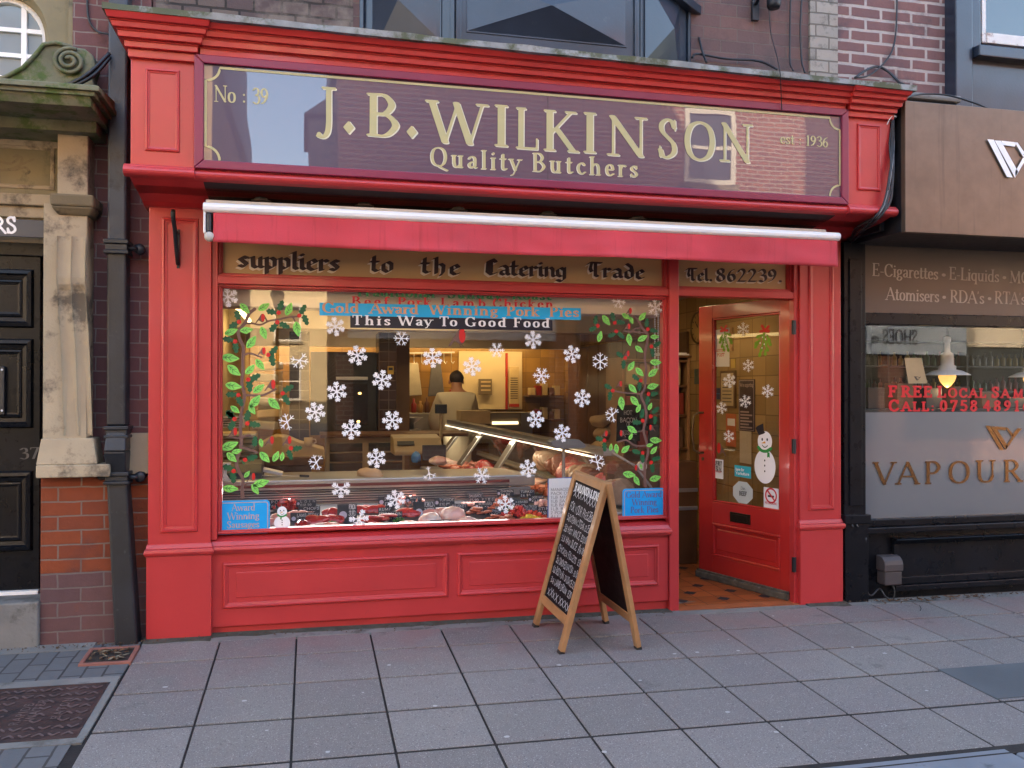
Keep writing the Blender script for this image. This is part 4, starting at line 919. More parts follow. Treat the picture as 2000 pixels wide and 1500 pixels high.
for q in DSN: put_flake(*q, GF2, 'snowflake stickers on the door', 1.25)

# robin, snowmen
def layer(parent, name, mat, F, fr, u, v, sc, off, ang=0, h=.03, sx=None, world=True):
    mb = MB(); lay(mb, F.polys(h), fr, off, aff(u, v, sc, ang, sx)); return mb.build(name, mat, parent)
def robin(o, u, v, sc, fr, flip=1, ang=0, off=0.0):
    f = lambda P: [(x*flip, y) for x, y in P]
    layer(o, 'robin_body' if o.get('category') != 'sticker' else 'body', BARK, Fld().poly(f(spline([(.25, .98), (-.02, .85), (-.35, .3), (-.95, -.62), (-.72, -.6), (-.4, -.2), (0, -.42), (.3, -.5), (.55, -.2), (.6, .3), (.5, .8), (.25, .98)], 5))), fr, u, v, sc, off+.0012, ang, .06)
    layer(o, 'robin_breast' if o.get('category') != 'sticker' else 'breast', BERRY, Fld().poly(f(spline([(.3, 1.0), (.08, .75), (.02, .4), (.08, -.1), (.32, -.38), (.56, -.12), (.62, .3), (.54, .8), (.3, 1.0)], 5))), fr, u, v, sc, off+.0020, ang, .06)
rb = thing('robin_sticker', 'brown and red robin sticker in the middle of the shop window, under the black banner', 'sticker', tuple(WF.p(*WF.uv(897, 662))))
u, v = WF.uv(896, 662); robin(rb, u, v, .067, WF)
layer(rb, 'beak', INK, Fld().poly([(.55, .82), (.82, .78), (.56, .66)]), WF, u, v, .062, .0024)
layer(rb, 'leg', BARK, Fld().stroke([(.1, -.42), (.14, -.75)], .025).stroke([(.14, -.75), (.3, -.8)], .02), WF, u, v, .062, .0012)
layer(rb, 'leg', BARK, Fld().stroke([(.26, -.42), (.36, -.7)], .025).stroke([(.36, -.7), (.5, -.76)], .02), WF, u, v, .062, .0012)
rb2 = thing('robin_sticker', 'small robin sticker facing left on the lower left of the door glass', 'sticker', tuple(GF2.p(*GF2.uv(1410, 880))))
u, v = GF2.uv(1408, 880); robin(rb2, u, v, .06, GF2, -1, off=.001)
def snowman(label, fr, px, pyb, pyh, pyt, wb, big):
    ub, vb = fr.uv(px, pyb); uh, vh = fr.uv(px, pyh); _u, vt = fr.uv(px, pyt)
    o = thing('snowman_sticker', label, 'sticker', tuple(fr.p(ub, vb)), 'snowman stickers'); rx = wb/2
    hr = vt-vh; br = (vh-vb)-hr*.78
    layer(o, 'body', SNOW, Fld().disc((0, 0), rx, br).disc((uh-ub, vh-vb), hr*.92, hr), fr, ub, vb, 1, .0012, 0, .006)
    s = hr
    e = Fld().disc((-.32*s, .18*s), .10*s, .15*s).disc((.32*s, .18*s), .10*s, .15*s); layer(o, 'eyes', INK, e, fr, uh, vh, 1, .0022, 0, s*.06)
    layer(o, 'mouth', INK, Fld().stroke(spline([(-.32*s, -.38*s), (-.1*s, -.56*s), (.15*s, -.55*s), (.36*s, -.4*s)]), .04*s), fr, uh, vh, 1, .0022, 0, s*.04)
    layer(o, 'nose', ORANGE, Fld().poly([(-.5*s, -.22*s), (.06*s, .03*s), (.1*s, -.2*s)]), fr, uh, vh, 1, .0022, 0, s*.06)
    sc_ = Fld().stroke(spline([(-.82*s, -.62*s), (-.4*s, -.92*s), (.2*s, -.95*s), (.8*s, -.66*s)]), .17*s, .15*s).poly([(.35*s if big else -.3*s, -1.05*s), (.62*s if big else -.05*s, -1.05*s), (.66*s if big else -.1*s, -1.6*s), (.48*s if big else -.25*s, -1.48*s), (.3*s if big else -.4*s, -1.6*s)])
    layer(o, 'scarf', SCARF, sc_, fr, uh, vh, 1, .0026, 0, s*.06)
    bt = Fld()
    for k in (.35, .05, -.28): bt.disc((0, k*br), .07*s+.001, .09*s+.001)
    layer(o, 'buttons', INK, bt, fr, ub, vb, 1, .0022, 0, s*.05)
    if big: layer(o, 'hat', NAVY, Fld().poly([(-.75*s, .55*s), (-1.2*s, 1.25*s), (-.95*s, 1.45*s), (-.2*s, 1.75*s), (-.1*s, .98*s), (.1*s, .9*s), (-.1*s, .75*s)]), fr, uh, vh, 1, .0022, 0, s*.06)
snowman('small white snowman sticker with green scarf beside the sausage plaque', WF, 551, 1021, 999, 989, .092, False)
snowman('large white snowman sticker with black top hat on the door glass', GF2, 1494, 911, 862, 842, .195, True)

# holly garlands up both sides of the window
def leaf_f(L, wd=.36): return Fld().poly(spline([(-.5*L, -.02*L), (-.28*L, .2*L), (.05*L, wd*.72*L), (.32*L, .16*L), (.56*L, .04*L), (.3*L, -.16*L), (0, -.28*L), (-.3*L, -.2*L), (-.5*L, -.02*L)], 4))
HOL = [(-.5, 0), (-.34, .12), (-.3, .3), (-.1, .17), (.05, .33), (.2, .15), (.38, .22), (.56, 0), (.38, -.2), (.22, -.14), (.06, -.32), (-.08, -.17), (-.28, -.3), (-.34, -.12)]
LP = leaf_f(1.0).polys(.07); HP = Fld().poly(HOL).polys(.07); BP = Fld().disc((0, 0), .5).polys(.12)
VP_ = Fld().stroke([(-.4, 0), (.42, .03)], .02).polys(.04)
for s_ in (1, -1):
    VP_ += Fld().stroke([(-.1, .0), (.1, .17*s_)], .016).polys(.035); VP_ += Fld().stroke([(-.3, .0), (-.14, .13*s_)], .016).polys(.035)
def garland(label, branches, leaves, hollies, berries, birds):
    a = WF.p(*WF.uv(*branches[0][1][-1]))
    o = thing('holly_garland', label, 'garland sticker', tuple(a), 'holly garland stickers')
    F = Fld(); 
    for wpx, pts in branches: F.stroke([tuple(WF.uv(*p)) for p in spline(pts, 5)], wpx/2*.0036)
    mb = MB(); lay(mb, F.polys(.006), WF, .0008); mb.build('branch', BARK, o)
    for px, py, a_, L in leaves:
        u, v = WF.uv(px, py); s_ = L*.0031; mb = MB(); lay(mb, LP, WF, .0024, aff(u, v, s_, R(a_))); lf = mb.build('leaf', LEAFG, o)
        mb = MB(); lay(mb, VP_, WF, .0030, aff(u, v, s_, R(a_))); mb.build('vein', LEAFV, lf)
    for px, py, a_, L in hollies:
        u, v = WF.uv(px, py); mb = MB(); lay(mb, HP, WF, .0016, aff(u, v, L*.0033, R(a_))); mb.build('holly_leaf', HOLLY, o)
    for px, py in berries:
        u, v = WF.uv(px, py); mb = MB(); lay(mb, BP, WF, .0034, aff(u, v, .0255)); mb.build('berry', BERRY, o)
    for px, py, fl_, s_ in birds:
        u, v = WF.uv(px, py); robin(o, u, v, s_*.0031, WF, fl_, off=.0022)
c1 = lambda x, y: (410+x*.18667, 540+y*.18667); c2 = lambda x, y: (410+x*.175, 800+y*.175); c5 = lambda x, y: (1040+x*.16, 560+y*.16); c6 = lambda x, y: (1040+x*.17334, 780+y*.17334)
br = [(5.2, [c1(470, 340), c1(410, 390), c1(370, 480), c1(300, 570), c1(310, 650), c1(350, 740), c1(345, 850), c1(345, 1000), c1(335, 1120), c1(362, 1235), c1(350, 1330), c1(322, 1460), c2(350, 130), c2(340, 230), c2(352, 330), c2(340, 440), c2(298, 580), c2(320, 680), c2(368, 780), c2(360, 880), c2(362, 965)]),
 (3, [c1(360, 490), c1(440, 490), c1(530, 505), c1(620, 465), c1(720, 448), c1(830, 425), c1(930, 418)]), (3, [c1(340, 830), c1(420, 805), c1(540, 845)]), (3.4, [c1(365, 1240), c1(470, 1245), c1(560, 1240), c1(690, 1180)]), (2.6, [c1(600, 470), c1(560, 400)]), (2.6, [c1(870, 425), c1(890, 470)]),
 (3, [c2(345, 320), c2(280, 315), c2(215, 290)]), (3, [c2(345, 330), c2(400, 290), c2(450, 285)]), (3.4, [c2(345, 420), c2(430, 440), c2(530, 480)]), (2.6, [c2(360, 870), c2(400, 832), c2(490, 822)]), (6.5, [c2(360, 930), c2(366, 972)])]
lv = [(*c1(x, y), a, L*.18667) for x, y, a, L in ((362, 332, -50, 125), (562, 320, 30, 125), (825, 345, 65, 135), (912, 545, -82, 150), (220, 580, 20, 130), (380, 562, 5, 125), (560, 588, -72, 130), (432, 690, 52, 145), (210, 852, -8, 165), (522, 920, -55, 130), (418, 975, 45, 125), (248, 980, -42, 155), (243, 1145, -12, 155), (508, 1175, 35, 130), (470, 1310, 48, 150), (440, 1390, -62, 110), (668, 1330, -48, 150), (262, 1390, -42, 105))]
lv += [(*c2(x, y), a, L*.175) for x, y, a, L in ((215, 405, 18, 180), (298, 465, 12, 105), (240, 530, -48, 135), (572, 370, -82, 90), (610, 528, -52, 145), (735, 525, 60, 120), (806, 525, 78, 95), (413, 722, 48, 85), (225, 880, -8, 155), (568, 820, 12, 165), (505, 885, -62, 125))]
hv = [(*c1(x, y), a, L*.18667) for x, y, a, L in ((290, 405, -80, 110), (250, 510, 35, 115), (190, 660, -10, 110), (270, 740, -85, 110), (645, 370, -10, 110), (740, 310, 70, 110), (665, 535, 50, 110), (775, 510, -25, 110), (970, 350, 60, 110), (998, 450, -70, 110), (665, 780, 50, 110), (650, 870, -78, 120), (465, 1060, 30, 120), (415, 1140, -85, 120), (225, 1235, 0, 110), (310, 1300, -65, 110), (815, 1175, 30, 115), (795, 1285, -62, 115), (210, 1450, -40, 110))]
hv += [(*c2(x, y), a, L*.175) for x, y, a, L in ((230, 50, -45, 115), (420, 70, 75, 125), (245, 175, 65, 125), (490, 165, -10, 125), (502, 360, 85, 110), (965, 435, 10, 110), (890, 500, -70, 110), (465, 540, 15, 120), (372, 588, -60, 50), (205, 650, -20, 125), (258, 750, -85, 125))]
be = [c1(*p) for p in ((305, 475), (265, 680), (720, 380), (935, 410), (705, 480), (610, 820), (402, 1078), (298, 1240), (762, 1222))]+[c2(*p) for p in ((275, 105), (418, 155), (905, 430), (392, 560), (265, 685))]
bi = [(*c1(535, 450), 1, 11), (*c1(640, 1150), 1, 13), (*c1(548, 795), 1, 10), (*c2(262, 265), 1, 11), (*c2(672, 360), 1, 11), (*c2(868, 360), 1, 11), (*c2(468, 765), 1, 10)]
garland('tall holly branch sticker with robins and berries up the left side of the window', br, lv, hv, be, bi)
br = [(4.6, [c5(1285, 400), c5(1345, 510), c5(1408, 590), c5(1382, 760), c5(1370, 880), c5(1388, 1000), c5(1380, 1100), c5(1368, 1240), c5(1325, 1330), c5(1370, 1440), c6(1272, 100), c6(1282, 200), c6(1252, 350), c6(1290, 500), c6(1302, 600), c6(1270, 720), c6(1264, 850), c6(1272, 970)]),
 (2.8, [c5(1400, 565), c5(1250, 550), c5(1110, 540)]), (2.8, [c5(1350, 500), c5(1260, 510), c5(1190, 560)]), (2.8, [c5(1335, 1310), c5(1200, 1300), c5(1090, 1290), c5(1000, 1270)]), (3, [c6(1285, 520), c6(1150, 520), c6(1060, 460), c6(960, 480)]), (2.6, [c5(1320, 420), c5(1230, 360)]), (2.6, [c6(1250, 350), c6(1180, 365)]), (2.6, [c6(1268, 820), c6(1200, 800)]), (6, [c6(1266, 920), c6(1274, 975)])]
lv = [(*c5(x, y), a, L*.16) for x, y, a, L in ((895, 405, -55, 155), (1140, 360, -28, 125), (1207, 410, -70, 100), (1340, 365, 45, 135), (820, 610, 72, 140), (1180, 645, -85, 155), (1340, 630, 25, 145), (1487, 612, 0, 115), (1298, 762, -40, 130), (1202, 970, 50, 145), (1500, 922, -5, 155), (1305, 1040, -48, 145), (1468, 1050, 35, 155), (1220, 1242, -48, 145), (1465, 1215, 10, 155), (1085, 1420, -85, 170), (1245, 1395, -50, 160))]
lv += [(*c6(x, y), a, L*.17334) for x, y, a, L in ((1192, 105, 60, 105), (1323, 82, 60, 95), (1120, 340, -35, 135), (1105, 420, 60, 85), (1385, 460, -8, 145), (1320, 515, 8, 85), (1365, 575, 45, 115), (882, 540, 78, 85), (945, 555, -85, 115), (1045, 562, 35, 125), (1222, 755, -78, 65), (1085, 845, -12, 155), (1172, 915, -62, 125), (1380, 890, 10, 145))]
hv = [(*c5(x, y), a, L*.16) for x, y, a, L in ((770, 410, 80, 115), (735, 515, 25, 115), (980, 365, -75, 120), (1070, 435, -8, 120), (965, 590, 20, 115), (1075, 590, -40, 115), (1395, 445, 85, 115), (1475, 535, -10, 115), (1515, 705, 30, 120), (1465, 800, -85, 115), (1065, 830, -35, 115), (1110, 945, -95, 115), (1255, 1105, -40, 115), (1305, 1210, -95, 115), (920, 1220, -30, 115), (945, 1330, -100, 115), (1480, 1310, 10, 115), (1405, 1385, -105, 115))]
hv += [(*c6(x, y), a, L*.17334) for x, y, a, L in ((1235, 165, 80, 110), (1170, 260, -5, 115), (1382, 125, 40, 110), (1380, 232, -95, 100), (755, 445, -15, 110), (810, 530, -85, 110), (1165, 590, -20, 110), (1238, 660, -85, 110), (1390, 670, 15, 110), (1350, 770, -85, 110))]
be = [c5(*p) for p in ((795, 478), (1003, 440), (1020, 545), (1405, 520), (1450, 730), (1130, 868), (1320, 1145), (978, 1268), (1415, 1310))]+[c6(*p) for p in ((1240, 240), (1330, 190), (1240, 602), (1335, 710), (810, 462))]
bi = [(*c5(1180, 310), 1, 9), (*c5(1160, 500), 1, 9), (*c5(1150, 830), 1, 9), (*c5(1060, 1200), 1, 9), (*c6(815, 400), 1, 9), (*c6(1010, 395), -1, 9), (*c6(1342, 330), -1, 9), (*c6(1178, 785), -1, 9)]
garland('tall holly branch sticker with berries up the right side of the window', br, lv, hv, be, bi)

# ---------------------------------------------------------------- stickers and papers on the door glass
def sheet(name, label, cat, fr, q, mat, off=.001, th=.0008, group=None):
    P = [fr.uv(*p) for p in q]; u = sum(p[0] for p in P)/len(P); v = min(p[1] for p in P)
    o = thing(name, label, cat, tuple(fr.p(u, v)), group)
    mb = MB(); n = len(P)
    mb.add([fr.p(*p, off) for p in P]+[fr.p(*p, off+th) for p in P], [tuple(range(n))[::-1], tuple(range(n, 2*n))]+[(i, (i+1) % n, n+(i+1) % n, n+i) for i in range(n)])
    mb.build('sheet', mat, o); return o, P
def mistle(label, px, py, flip, sc):
    u, v = GF2.uv(px, py); o = thing('mistletoe_sticker', label, 'sticker', tuple(GF2.p(u, v)), 'mistletoe stickers on the door')
    L = Fld()
    for x, y, a, l in ((-.2, .35, 200, .5), (.25, .3, -60, .6), (-.35, 0, 215, .55), (.1, .05, -80, .55), (.3, -.1, -45, .5), (-.5, -.25, 225, .45), (-.1, -.35, -110, .55), (.2, -.4, -70, .5), (-.25, -.7, -105, .55), (.1, -.75, -85, .4), (0, .45, -100, .4)):
        d = (math.cos(R(a))*l, math.sin(R(a))*l); L.stroke([(x, y), (x+d[0]*.5, y+d[1]*.5)], .07).disc((x+d[0]*.62, y+d[1]*.62), l*.33, .13, R(a))
    L.stroke(spline([(.15, .95), (.05, .5), (-.05, 0), (-.2, -.6)]), .04)
    layer(o, 'leaves', MISTLE, L, GF2, u, v, sc, .0012, 0, .04, sc*flip*1.1)
    layer(o, 'ribbon', BERRY, Fld().stroke([(.1, .65), (-.15, 1.0)], .10).stroke([(.1, .65), (.4, .92)], .10).stroke([(.1, .65), (.42, .6)], .11).stroke([(.1, .65), (-.28, .62)], .10), GF2, u, v, sc, .0020, 0, .04, sc*flip*1.1)
    B = Fld()
    for p in ((-.1, .2), (.15, .05), (-.3, -.2), (.05, -.3), (-.15, -.55), (.2, .35)): B.disc(p, .055)
    layer(o, 'berries', SNOW, B, GF2, u, v, sc, .0024, 0, .03, sc*flip*1.1)
mistle('mistletoe sticker with red bow, nearest the door handle side, half over a letter poster', 1416, 660, -1, .088)
mistle('mistletoe sticker with red bow in the top hinge side corner of the door', 1492, 664, 1, .10)
o, P = sheet('no_smoking_sign', 'white no smoking sticker in the bottom corner of the door glass', 'sign', GF2, ((1492, 996), (1521, 1000), (1521, 955), (1492, 951)), PAPER)
u, v = (P[0][0]+P[1][0])/2, P[2][1]-(P[2][1]-P[0][1])*.33; rr_ = (P[1][0]-P[0][0])*.36
mb = MB(); strip(mb, [(u+rr_*math.cos(R(a)), v+rr_*math.sin(R(a))) for a in range(0, 360, 15)], .012, GF2, .003, True); strip(mb, [(u-rr_*.7, v+rr_*.7), (u+rr_*.7, v-rr_*.7)], .012, GF2, .0026); mb.build('prohibition_ring', REDL, o)
mb = MB(); strip(mb, [(u-rr_*.6, v-rr_*.1), (u+rr_*.55, v-rr_*.1)], .014, GF2, .0022); mb.build('cigarette', INK, o)
mb = MB(); hh = P[2][1]-P[0][1]; text(mb, 'NO SMOKING', 'sans', GF2, P[0][0]+.012, P[0][1]+hh*.30, P[1][0]-.012, P[0][1]+hh*.30, hh*.09, off=.003); mb.build('lettering', REDL, o)
oc = []; uo, vo = GF2.uv(1451, 962); r1, r2 = .105, .085
for k in range(8): oc.append((uo+r1*math.cos(R(22+45*k)), vo+r2*math.sin(R(22+45*k))))
o = thing('beef_sticker', 'pale octagonal sticker reading BEEF low on the door glass', 'sticker', tuple(GF2.p(uo, vo-.08)))
mb = MB(); mb.add([GF2.p(*p, .0015) for p in oc], [tuple(range(8))]); mb.build('sheet', paint('pale_green_vinyl', (.52, .58, .58), .5, .03, 4, 0), o)
mb = MB(); text(mb, 'BEEF', 'sans', GF2, uo-.035, vo-.022, uo+.04, vo-.022, .030, off=.003); text(mb, 'Dan', 'hand', GF2, uo-.02, vo+.02, uo+.025, vo+.02, .022, off=.003); mb.build('lettering', INK, o)
o, P = sheet('blue_sticker', 'small turquoise sticker with white writing above the octagonal sticker', 'sticker', GF2, ((1435, 930), (1467, 935), (1467, 912), (1435, 908)), paint('turquoise_vinyl', (.03, .42, .52), .5, .05, 4, 0))
mb = MB()
for k, (s_, f) in enumerate((('here for', .55), ('Yorkshire', .2))): text(mb, s_, 'sans', GF2, P[0][0]+.012, P[0][1]+(P[2][1]-P[0][1])*f, P[0][0]+(P[1][0]-P[0][0])*(.6+.3*k), P[0][1]+(P[2][1]-P[0][1])*f, .020, off=.003)
mb.build('lettering', SNOW, o)
o, P = sheet('photo_card', 'white card with a black and white photograph on the handle side of the door glass', 'card', GF2, ((1387, 932), (1413, 936), (1413, 898), (1387, 895)), PAPER)
mb = MB(); mb.quad(*[GF2.p(P[0][0]+(P[1][0]-P[0][0])*a, P[0][1]+(P[2][1]-P[0][1])*b, .003) for a, b in ((.1, .36), (.9, .34), (.9, .92), (.1, .94))])
t = NT('grey_photo'); t.l(t.ramp(t.noise(60, 4, .7), [(.42, (.02, .02, .02)), (.58, (.5, .5, .5))]), t.b.inputs['Base Color']); mb.build('photograph', t.m, o)
mb = MB(); text(mb, 'MAKE A WISH', 'sans', GF2, P[0][0]+.02, P[0][1]+.045, P[1][0]-.02, P[0][1]+.042, .014, off=.003); mb.build('lettering', REDL, o)
o, P = sheet('letter_poster', 'white letter poster with striped edge behind the mistletoe on the door glass', 'poster', GF2, ((1389, 716), (1424, 716), (1424, 640), (1389, 646)), PAPER, off=-.004)
mb = MB(); mb2 = MB()
for k in range(9):
    f = k/9; vA = P[0][1]+(P[2][1]-P[0][1])*f; mbx = mb if k % 2 else mb2
    mbx.quad(GF2.p(P[0][0]+.002, vA, -.0025), GF2.p(P[0][0]+.028, vA+.02, -.0025), GF2.p(P[0][0]+.028, vA+.035, -.0025), GF2.p(P[0][0]+.002, vA+.015, -.0025))
mb.build('edge_stripe', REDL, o); mb2.build('edge_stripe', NAVY, o)
mb = MB(); text(mb, 'POST', 'sans', GF2, P[0][0]+.06, P[0][1]+.075, P[1][0]-.05, P[0][1]+.075, .022, off=-.0025); text(mb, 'LETTERS', 'sans', GF2, P[0][0]+.05, P[0][1]+.11, P[1][0]-.04, P[0][1]+.11, .018, off=-.0025); mb.build('lettering', REDL, o)

# ---------------------------------------------------------------- A-board on the pavement
FN, FR_, BN, BF = gp(1087, 1279), gp(1043, 1221), gp(1250, 1270), gp(1190, 1214)
top_n = CAM+ray(1196, 942)*1.0; top_f = CAM+ray(1112, 915)*1.0
def ridge(pa, pb, px, py):                    # the ridge end: on the vertical plane through two feet, seen at (px, py)
    n = (pb-pa).cross(Vector((0, 0, 1))).normalized(); d = ray(px, py); t = (pa-CAM).dot(n)/d.dot(n); return CAM+d*t
TN = ridge(FN, BN, 1184, 943); TFa = ridge(FR_, BF, 1112, 917)
TFa = Vector((TFa.x, TFa.y, TFa.z)); 
ab = thing('pavement_chalkboard', 'wooden A-frame chalkboard with chalked freezer prices, standing on the pavement before the window', 'chalkboard', tuple((FN+FR_+BN+BF)/4))
def aframe(n0, f0, tn, tf, name, sgn):
    uz = ((tn-n0)+(tf-f0)).normalized(); ux = ((n0-f0)+(tn-tf)).normalized(); fr = Fr(f0, ux, (uz-ux*uz.dot(ux)))
    W = ((n0-f0).length+(tn-tf).length)/2; H = ((tn-n0).length+(tf-f0).length)/2; fw = .052
    mb = MB(); lbox(mb, fr, 0, fw, .015, H, -.014, .014); lbox(mb, fr, W-fw, W, .015, H, -.014, .014)
    lbox(mb, fr, fw, W-fw, H-fw, H, -.013, .013); lbox(mb, fr, fw, W-fw, .15, .15+fw, -.013, .013); p = mb.build(name, WOOD, ab, bevel=.004)
    mb = MB(); lbox(mb, fr, fw, W-fw, .15+fw, H-fw, -.006, .004); b = mb.build('board', CHALKB, p)
    for u in (fw/2, W-fw/2): m2 = MB(); lbox(m2, fr, u-.022, u+.022, -.004, .016, -.017, .017); m2.build('foot', RUBBER, p, bevel=.004)
    return fr, W, H, fw, p
fr, W, H, fw, fp = aframe(FN, FR_, TN, TFa, 'front_frame', 1)
mb = MB(); x0, x1, zt, zb = fw+.02, W-fw-.01, H-fw-.015, .15+fw
text(mb, 'JB WILKINSON & SONS', 'sans', fr, x0, zt-.045, x1, zt-.045, .042, off=.005); mb.build('heading', SNOW, fp)
mb = MB(); hh = zt-zb
for i, (s_, e, f) in enumerate((('XXXXXXXX', 1, .115), ('FOR YOUR FREEZER', 1, .235), ('5LB STEWING STEAK £22.50', 1, .325), ('5LB BEST MINCE  £20.00', 1, .415), ('5LB HAM SLICE  £18.00', 1, .505), ('CHICKEN FILLETS  £18', 1, .60), ('3LB SMOKED BACON  £8.00', 1, .69), ('5LB BEST PORK SAUSAGE £20', 1, .78), ('3LB LAMB DRUM  £20', .95, .865), ('XXXX XXXX', 1, .97))):
    text(mb, s_, 'hand', fr, x0+random.uniform(0, .015), zt-hh*f, x0+(x1-x0)*e, zt-hh*f-.006, .046 if i < 2 else .037, off=.005, jit=.09)
mb.build('chalk_writing', CHALK, fp)
fr2, W2, H2, _w, bp = aframe(BF, BN, TFa+(BF-FR_)*.05, TN+(BN-FN)*.06, 'back_frame', -1)
# ridge end caps and a chain between the legs
mb = MB(); q = TN+(TN-TFa)*.02; mb.box(q.x-.012, q.x+.03, q.y-.014, q.y+.01, q.z-.06, q.z-.03)
mb.build('hinge', BRASS, ab, bevel=.002)

# ---------------------------------------------------------------- downpipe at the left end of the shop
dp = thing('downpipe', 'square black cast iron rainwater downpipe left of the red shopfront', 'downpipe', tuple(gp(246, 1275)))
def pq(px, py, y): return at(px, py, y)
Y = -.03
mb = MB(); xt0, xt1 = at(213, 40, Y).x, at(250, 40, Y).x; zt_, zm = 3.75, at(230, 470, Y).z
mb.hexa([(at(209, 470, Y).x, Y, zm), (at(246, 470, Y).x, Y, zm), (at(246, 470, Y).x, .09, zm), (at(209, 470, Y).x, .09, zm), (xt0-.005, Y, zt_), (xt1-.0, Y, zt_), (xt1, .09, zt_), (xt0, .09, zt_)])
mb.build('upper_pipe', PIPEB, dp, bevel=.012)
mb = MB(); za, zb_ = at(228, 832, Y).z, zm
mb.box(at(208, 600, Y).x, at(246, 600, Y).x, Y, .09, za, zb_-.02); mb.build('middle_pipe', BLACKM, dp, bevel=.012)
mb = MB(); zc, zd = at(228, 930, Y).z, -.02
xa, xb = at(207, 935, Y).x, at(247, 935, Y).x; xc, xe = at(226, 1270, Y).x, at(270, 1270, Y).x
mb.hexa([(xc, Y-.03, zd), (xe, Y-.03, zd), (xe, .09, zd), (xc, .09, zd), (xa, Y, zc), (xb, Y, zc), (xb, .09, zc), (xa, .09, zc)]); mb.build('lower_pipe', BLACKM, dp, bevel=.012)
mb = MB()
x0, x1 = at(204, 850, Y).x, at(250, 850, Y).x
mb.hexa([(xa+.004, Y+.0, zc), (xb-.004, Y+.0, zc), (xb-.004, .09, zc), (xa+.004, .09, zc), (x0+.004, Y-.045, (za+zc)/2), (x1-.004, Y-.045, (za+zc)/2), (x1-.004, .09, (za+zc)/2), (x0+.004, .09, (za+zc)/2)])
mb.hexa([(x0+.004, Y-.045, (za+zc)/2), (x1-.004, Y-.045, (za+zc)/2), (x1-.004, .09, (za+zc)/2), (x0+.004, .09, (za+zc)/2), (x0+.012, Y, za), (x1-.012, Y, za), (x1-.012, .09, za), (x0+.012, .09, za)])
mb.build('offset_bend', BLACKM, dp, bevel=.01)
for py0, py1, grow in ((468, 496, 6), (832, 856, 5), (922, 946, 7)):
    z0, z1 = at(228, py1, Y).z, at(228, py0, Y).z; xl, xr = at(206-grow/2, (py0+py1)/2, Y).x, at(249+grow/2, (py0+py1)/2, Y).x; h = z1-z0
    mb = MB(); mb.box(xl, xr, Y-.022, .09, z1-h*.3, z1); mb.box(xl+.008, xr-.008, Y-.012, .09, z0+h*.25, z1-h*.3); mb.box(xl, xr, Y-.022, .09, z0, z0+h*.25); c_ = mb.build('collar', BLACKM, dp, bevel=.004)
    if py0 != 832:
        mb = MB()
        for xx, s_ in ((xr, 1), (xl, -1)):
            if py0 == 468 and s_ < 0: continue
            mb.tube([(xx-s_*.01, .0, (z0+z1)/2), (xx+s_*.035, .02, (z0+z1)/2)], .013, 10); mb.lathe([(.005, -.02), (.03, -.016), (.03, .02), (.01, .024)], (xx+s_*.045, .03, (z0+z1)/2), 14, 'y')
        mb.build('lug', BLACKM, c_, smooth=True)
gl_ = thing('drain_gully', 'sunken clay drain surround full of leaves and twigs under the downpipe', 'drain', tuple(gp(210, 1290)))
CLAY = paint('clay_tile', (.25, .10, .075), .8, .2, 8, .3)
gx0, gx1, gy0, gy1 = -1.155, -.90, -.372, -.115
mb = MB()
for a, b, c, d in ((gx0, gx1, gy0, gy0+.022), (gx0, gx1, gy1-.022, gy1), (gx0, gx0+.022, gy0+.022, gy1-.022), (gx1-.022, gx1, gy0+.022, gy1-.022)):
    mb.hexa([gpt(a, c, -.06), gpt(b, c, -.06), gpt(b, d, -.06), gpt(a, d, -.06), gpt(a, c, .012), gpt(b, c, .012), gpt(b, d, .012), gpt(a, d, .012)])
mb.build('surround', CLAY, gl_, bevel=.004)
mb = MB(); mb.hexa([gpt(gx0, gy0, -.1), gpt(gx1, gy0, -.1), gpt(gx1, gy1, -.1), gpt(gx0, gy1, -.1), gpt(gx0+.01, gy0+.01, .006), gpt(gx1-.01, gy0+.01, .006), gpt(gx1-.01, gy1-.01, .006), gpt(gx0+.01, gy1-.01, .006)]); mb.build('silt', paint('wet_silt', (.03, .024, .02), .8, .5, 30, .8), gl_)
LEAVES = [paint('dead_leaf_a', (.11, .055, .025), .8, .2, 20, .1), paint('dead_leaf_b', (.10, .06, .035), .8, .2, 20, .1), paint('straw', (.20, .165, .11), .8, .2, 20, .1)]
rnd = random.Random(5)
def litter(mb, x, y, s_, zoff=.004):
    a = rnd.uniform(0, 6.28); z = gz(x, y)+zoff; L, w_ = s_*rnd.uniform(.7, 1.3), s_*rnd.uniform(.25, .55); c, s2 = math.cos(a), math.sin(a)
    def p(u, v, h): return (x+c*u-s2*v, y+s2*u+c*v, z+h)
    mb.add([p(-L, 0, .001), p(0, -w_, rnd.uniform(.001, .012)), p(L, 0, rnd.uniform(.001, .01)), p(0, w_, rnd.uniform(.001, .012))], [(0, 1, 2), (0, 2, 3)])
for k, m in enumerate(LEAVES):
    mb = MB()
    for i in range(16): litter(mb, rnd.uniform(gx0+.04, gx1-.04), rnd.uniform(gy0+.04, gy1-.06), .02, .012)
    mb.build('leaf_litter', m, gl_)['kind'] = 'stuff'
mb = MB()                                                 # loose dirt and leaf crumbs along the foot of the walls
for i in range(420):
    x = rnd.choice((rnd.uniform(-.9, 2.3), rnd.uniform(-1.9, -.9), rnd.uniform(3.5, 5.0))); yb = -.02
    litter(mb, x, yb-abs(rnd.gauss(0, .035)) - (.0 if x > -.9 else .03), rnd.uniform(.003, .010), .008)
d_ = mb.build('wall_foot_debris', LEAVES[1]); d_['kind'] = 'stuff'; d_['label'] = 'crumbs of dirt and dead leaf along the foot of the walls'
mb = MB()
for i in range(70):
    x = rnd.uniform(3.75, 4.6); litter(mb, x, -.04-abs(rnd.gauss(0, .04)), rnd.uniform(.012, .028), .01)
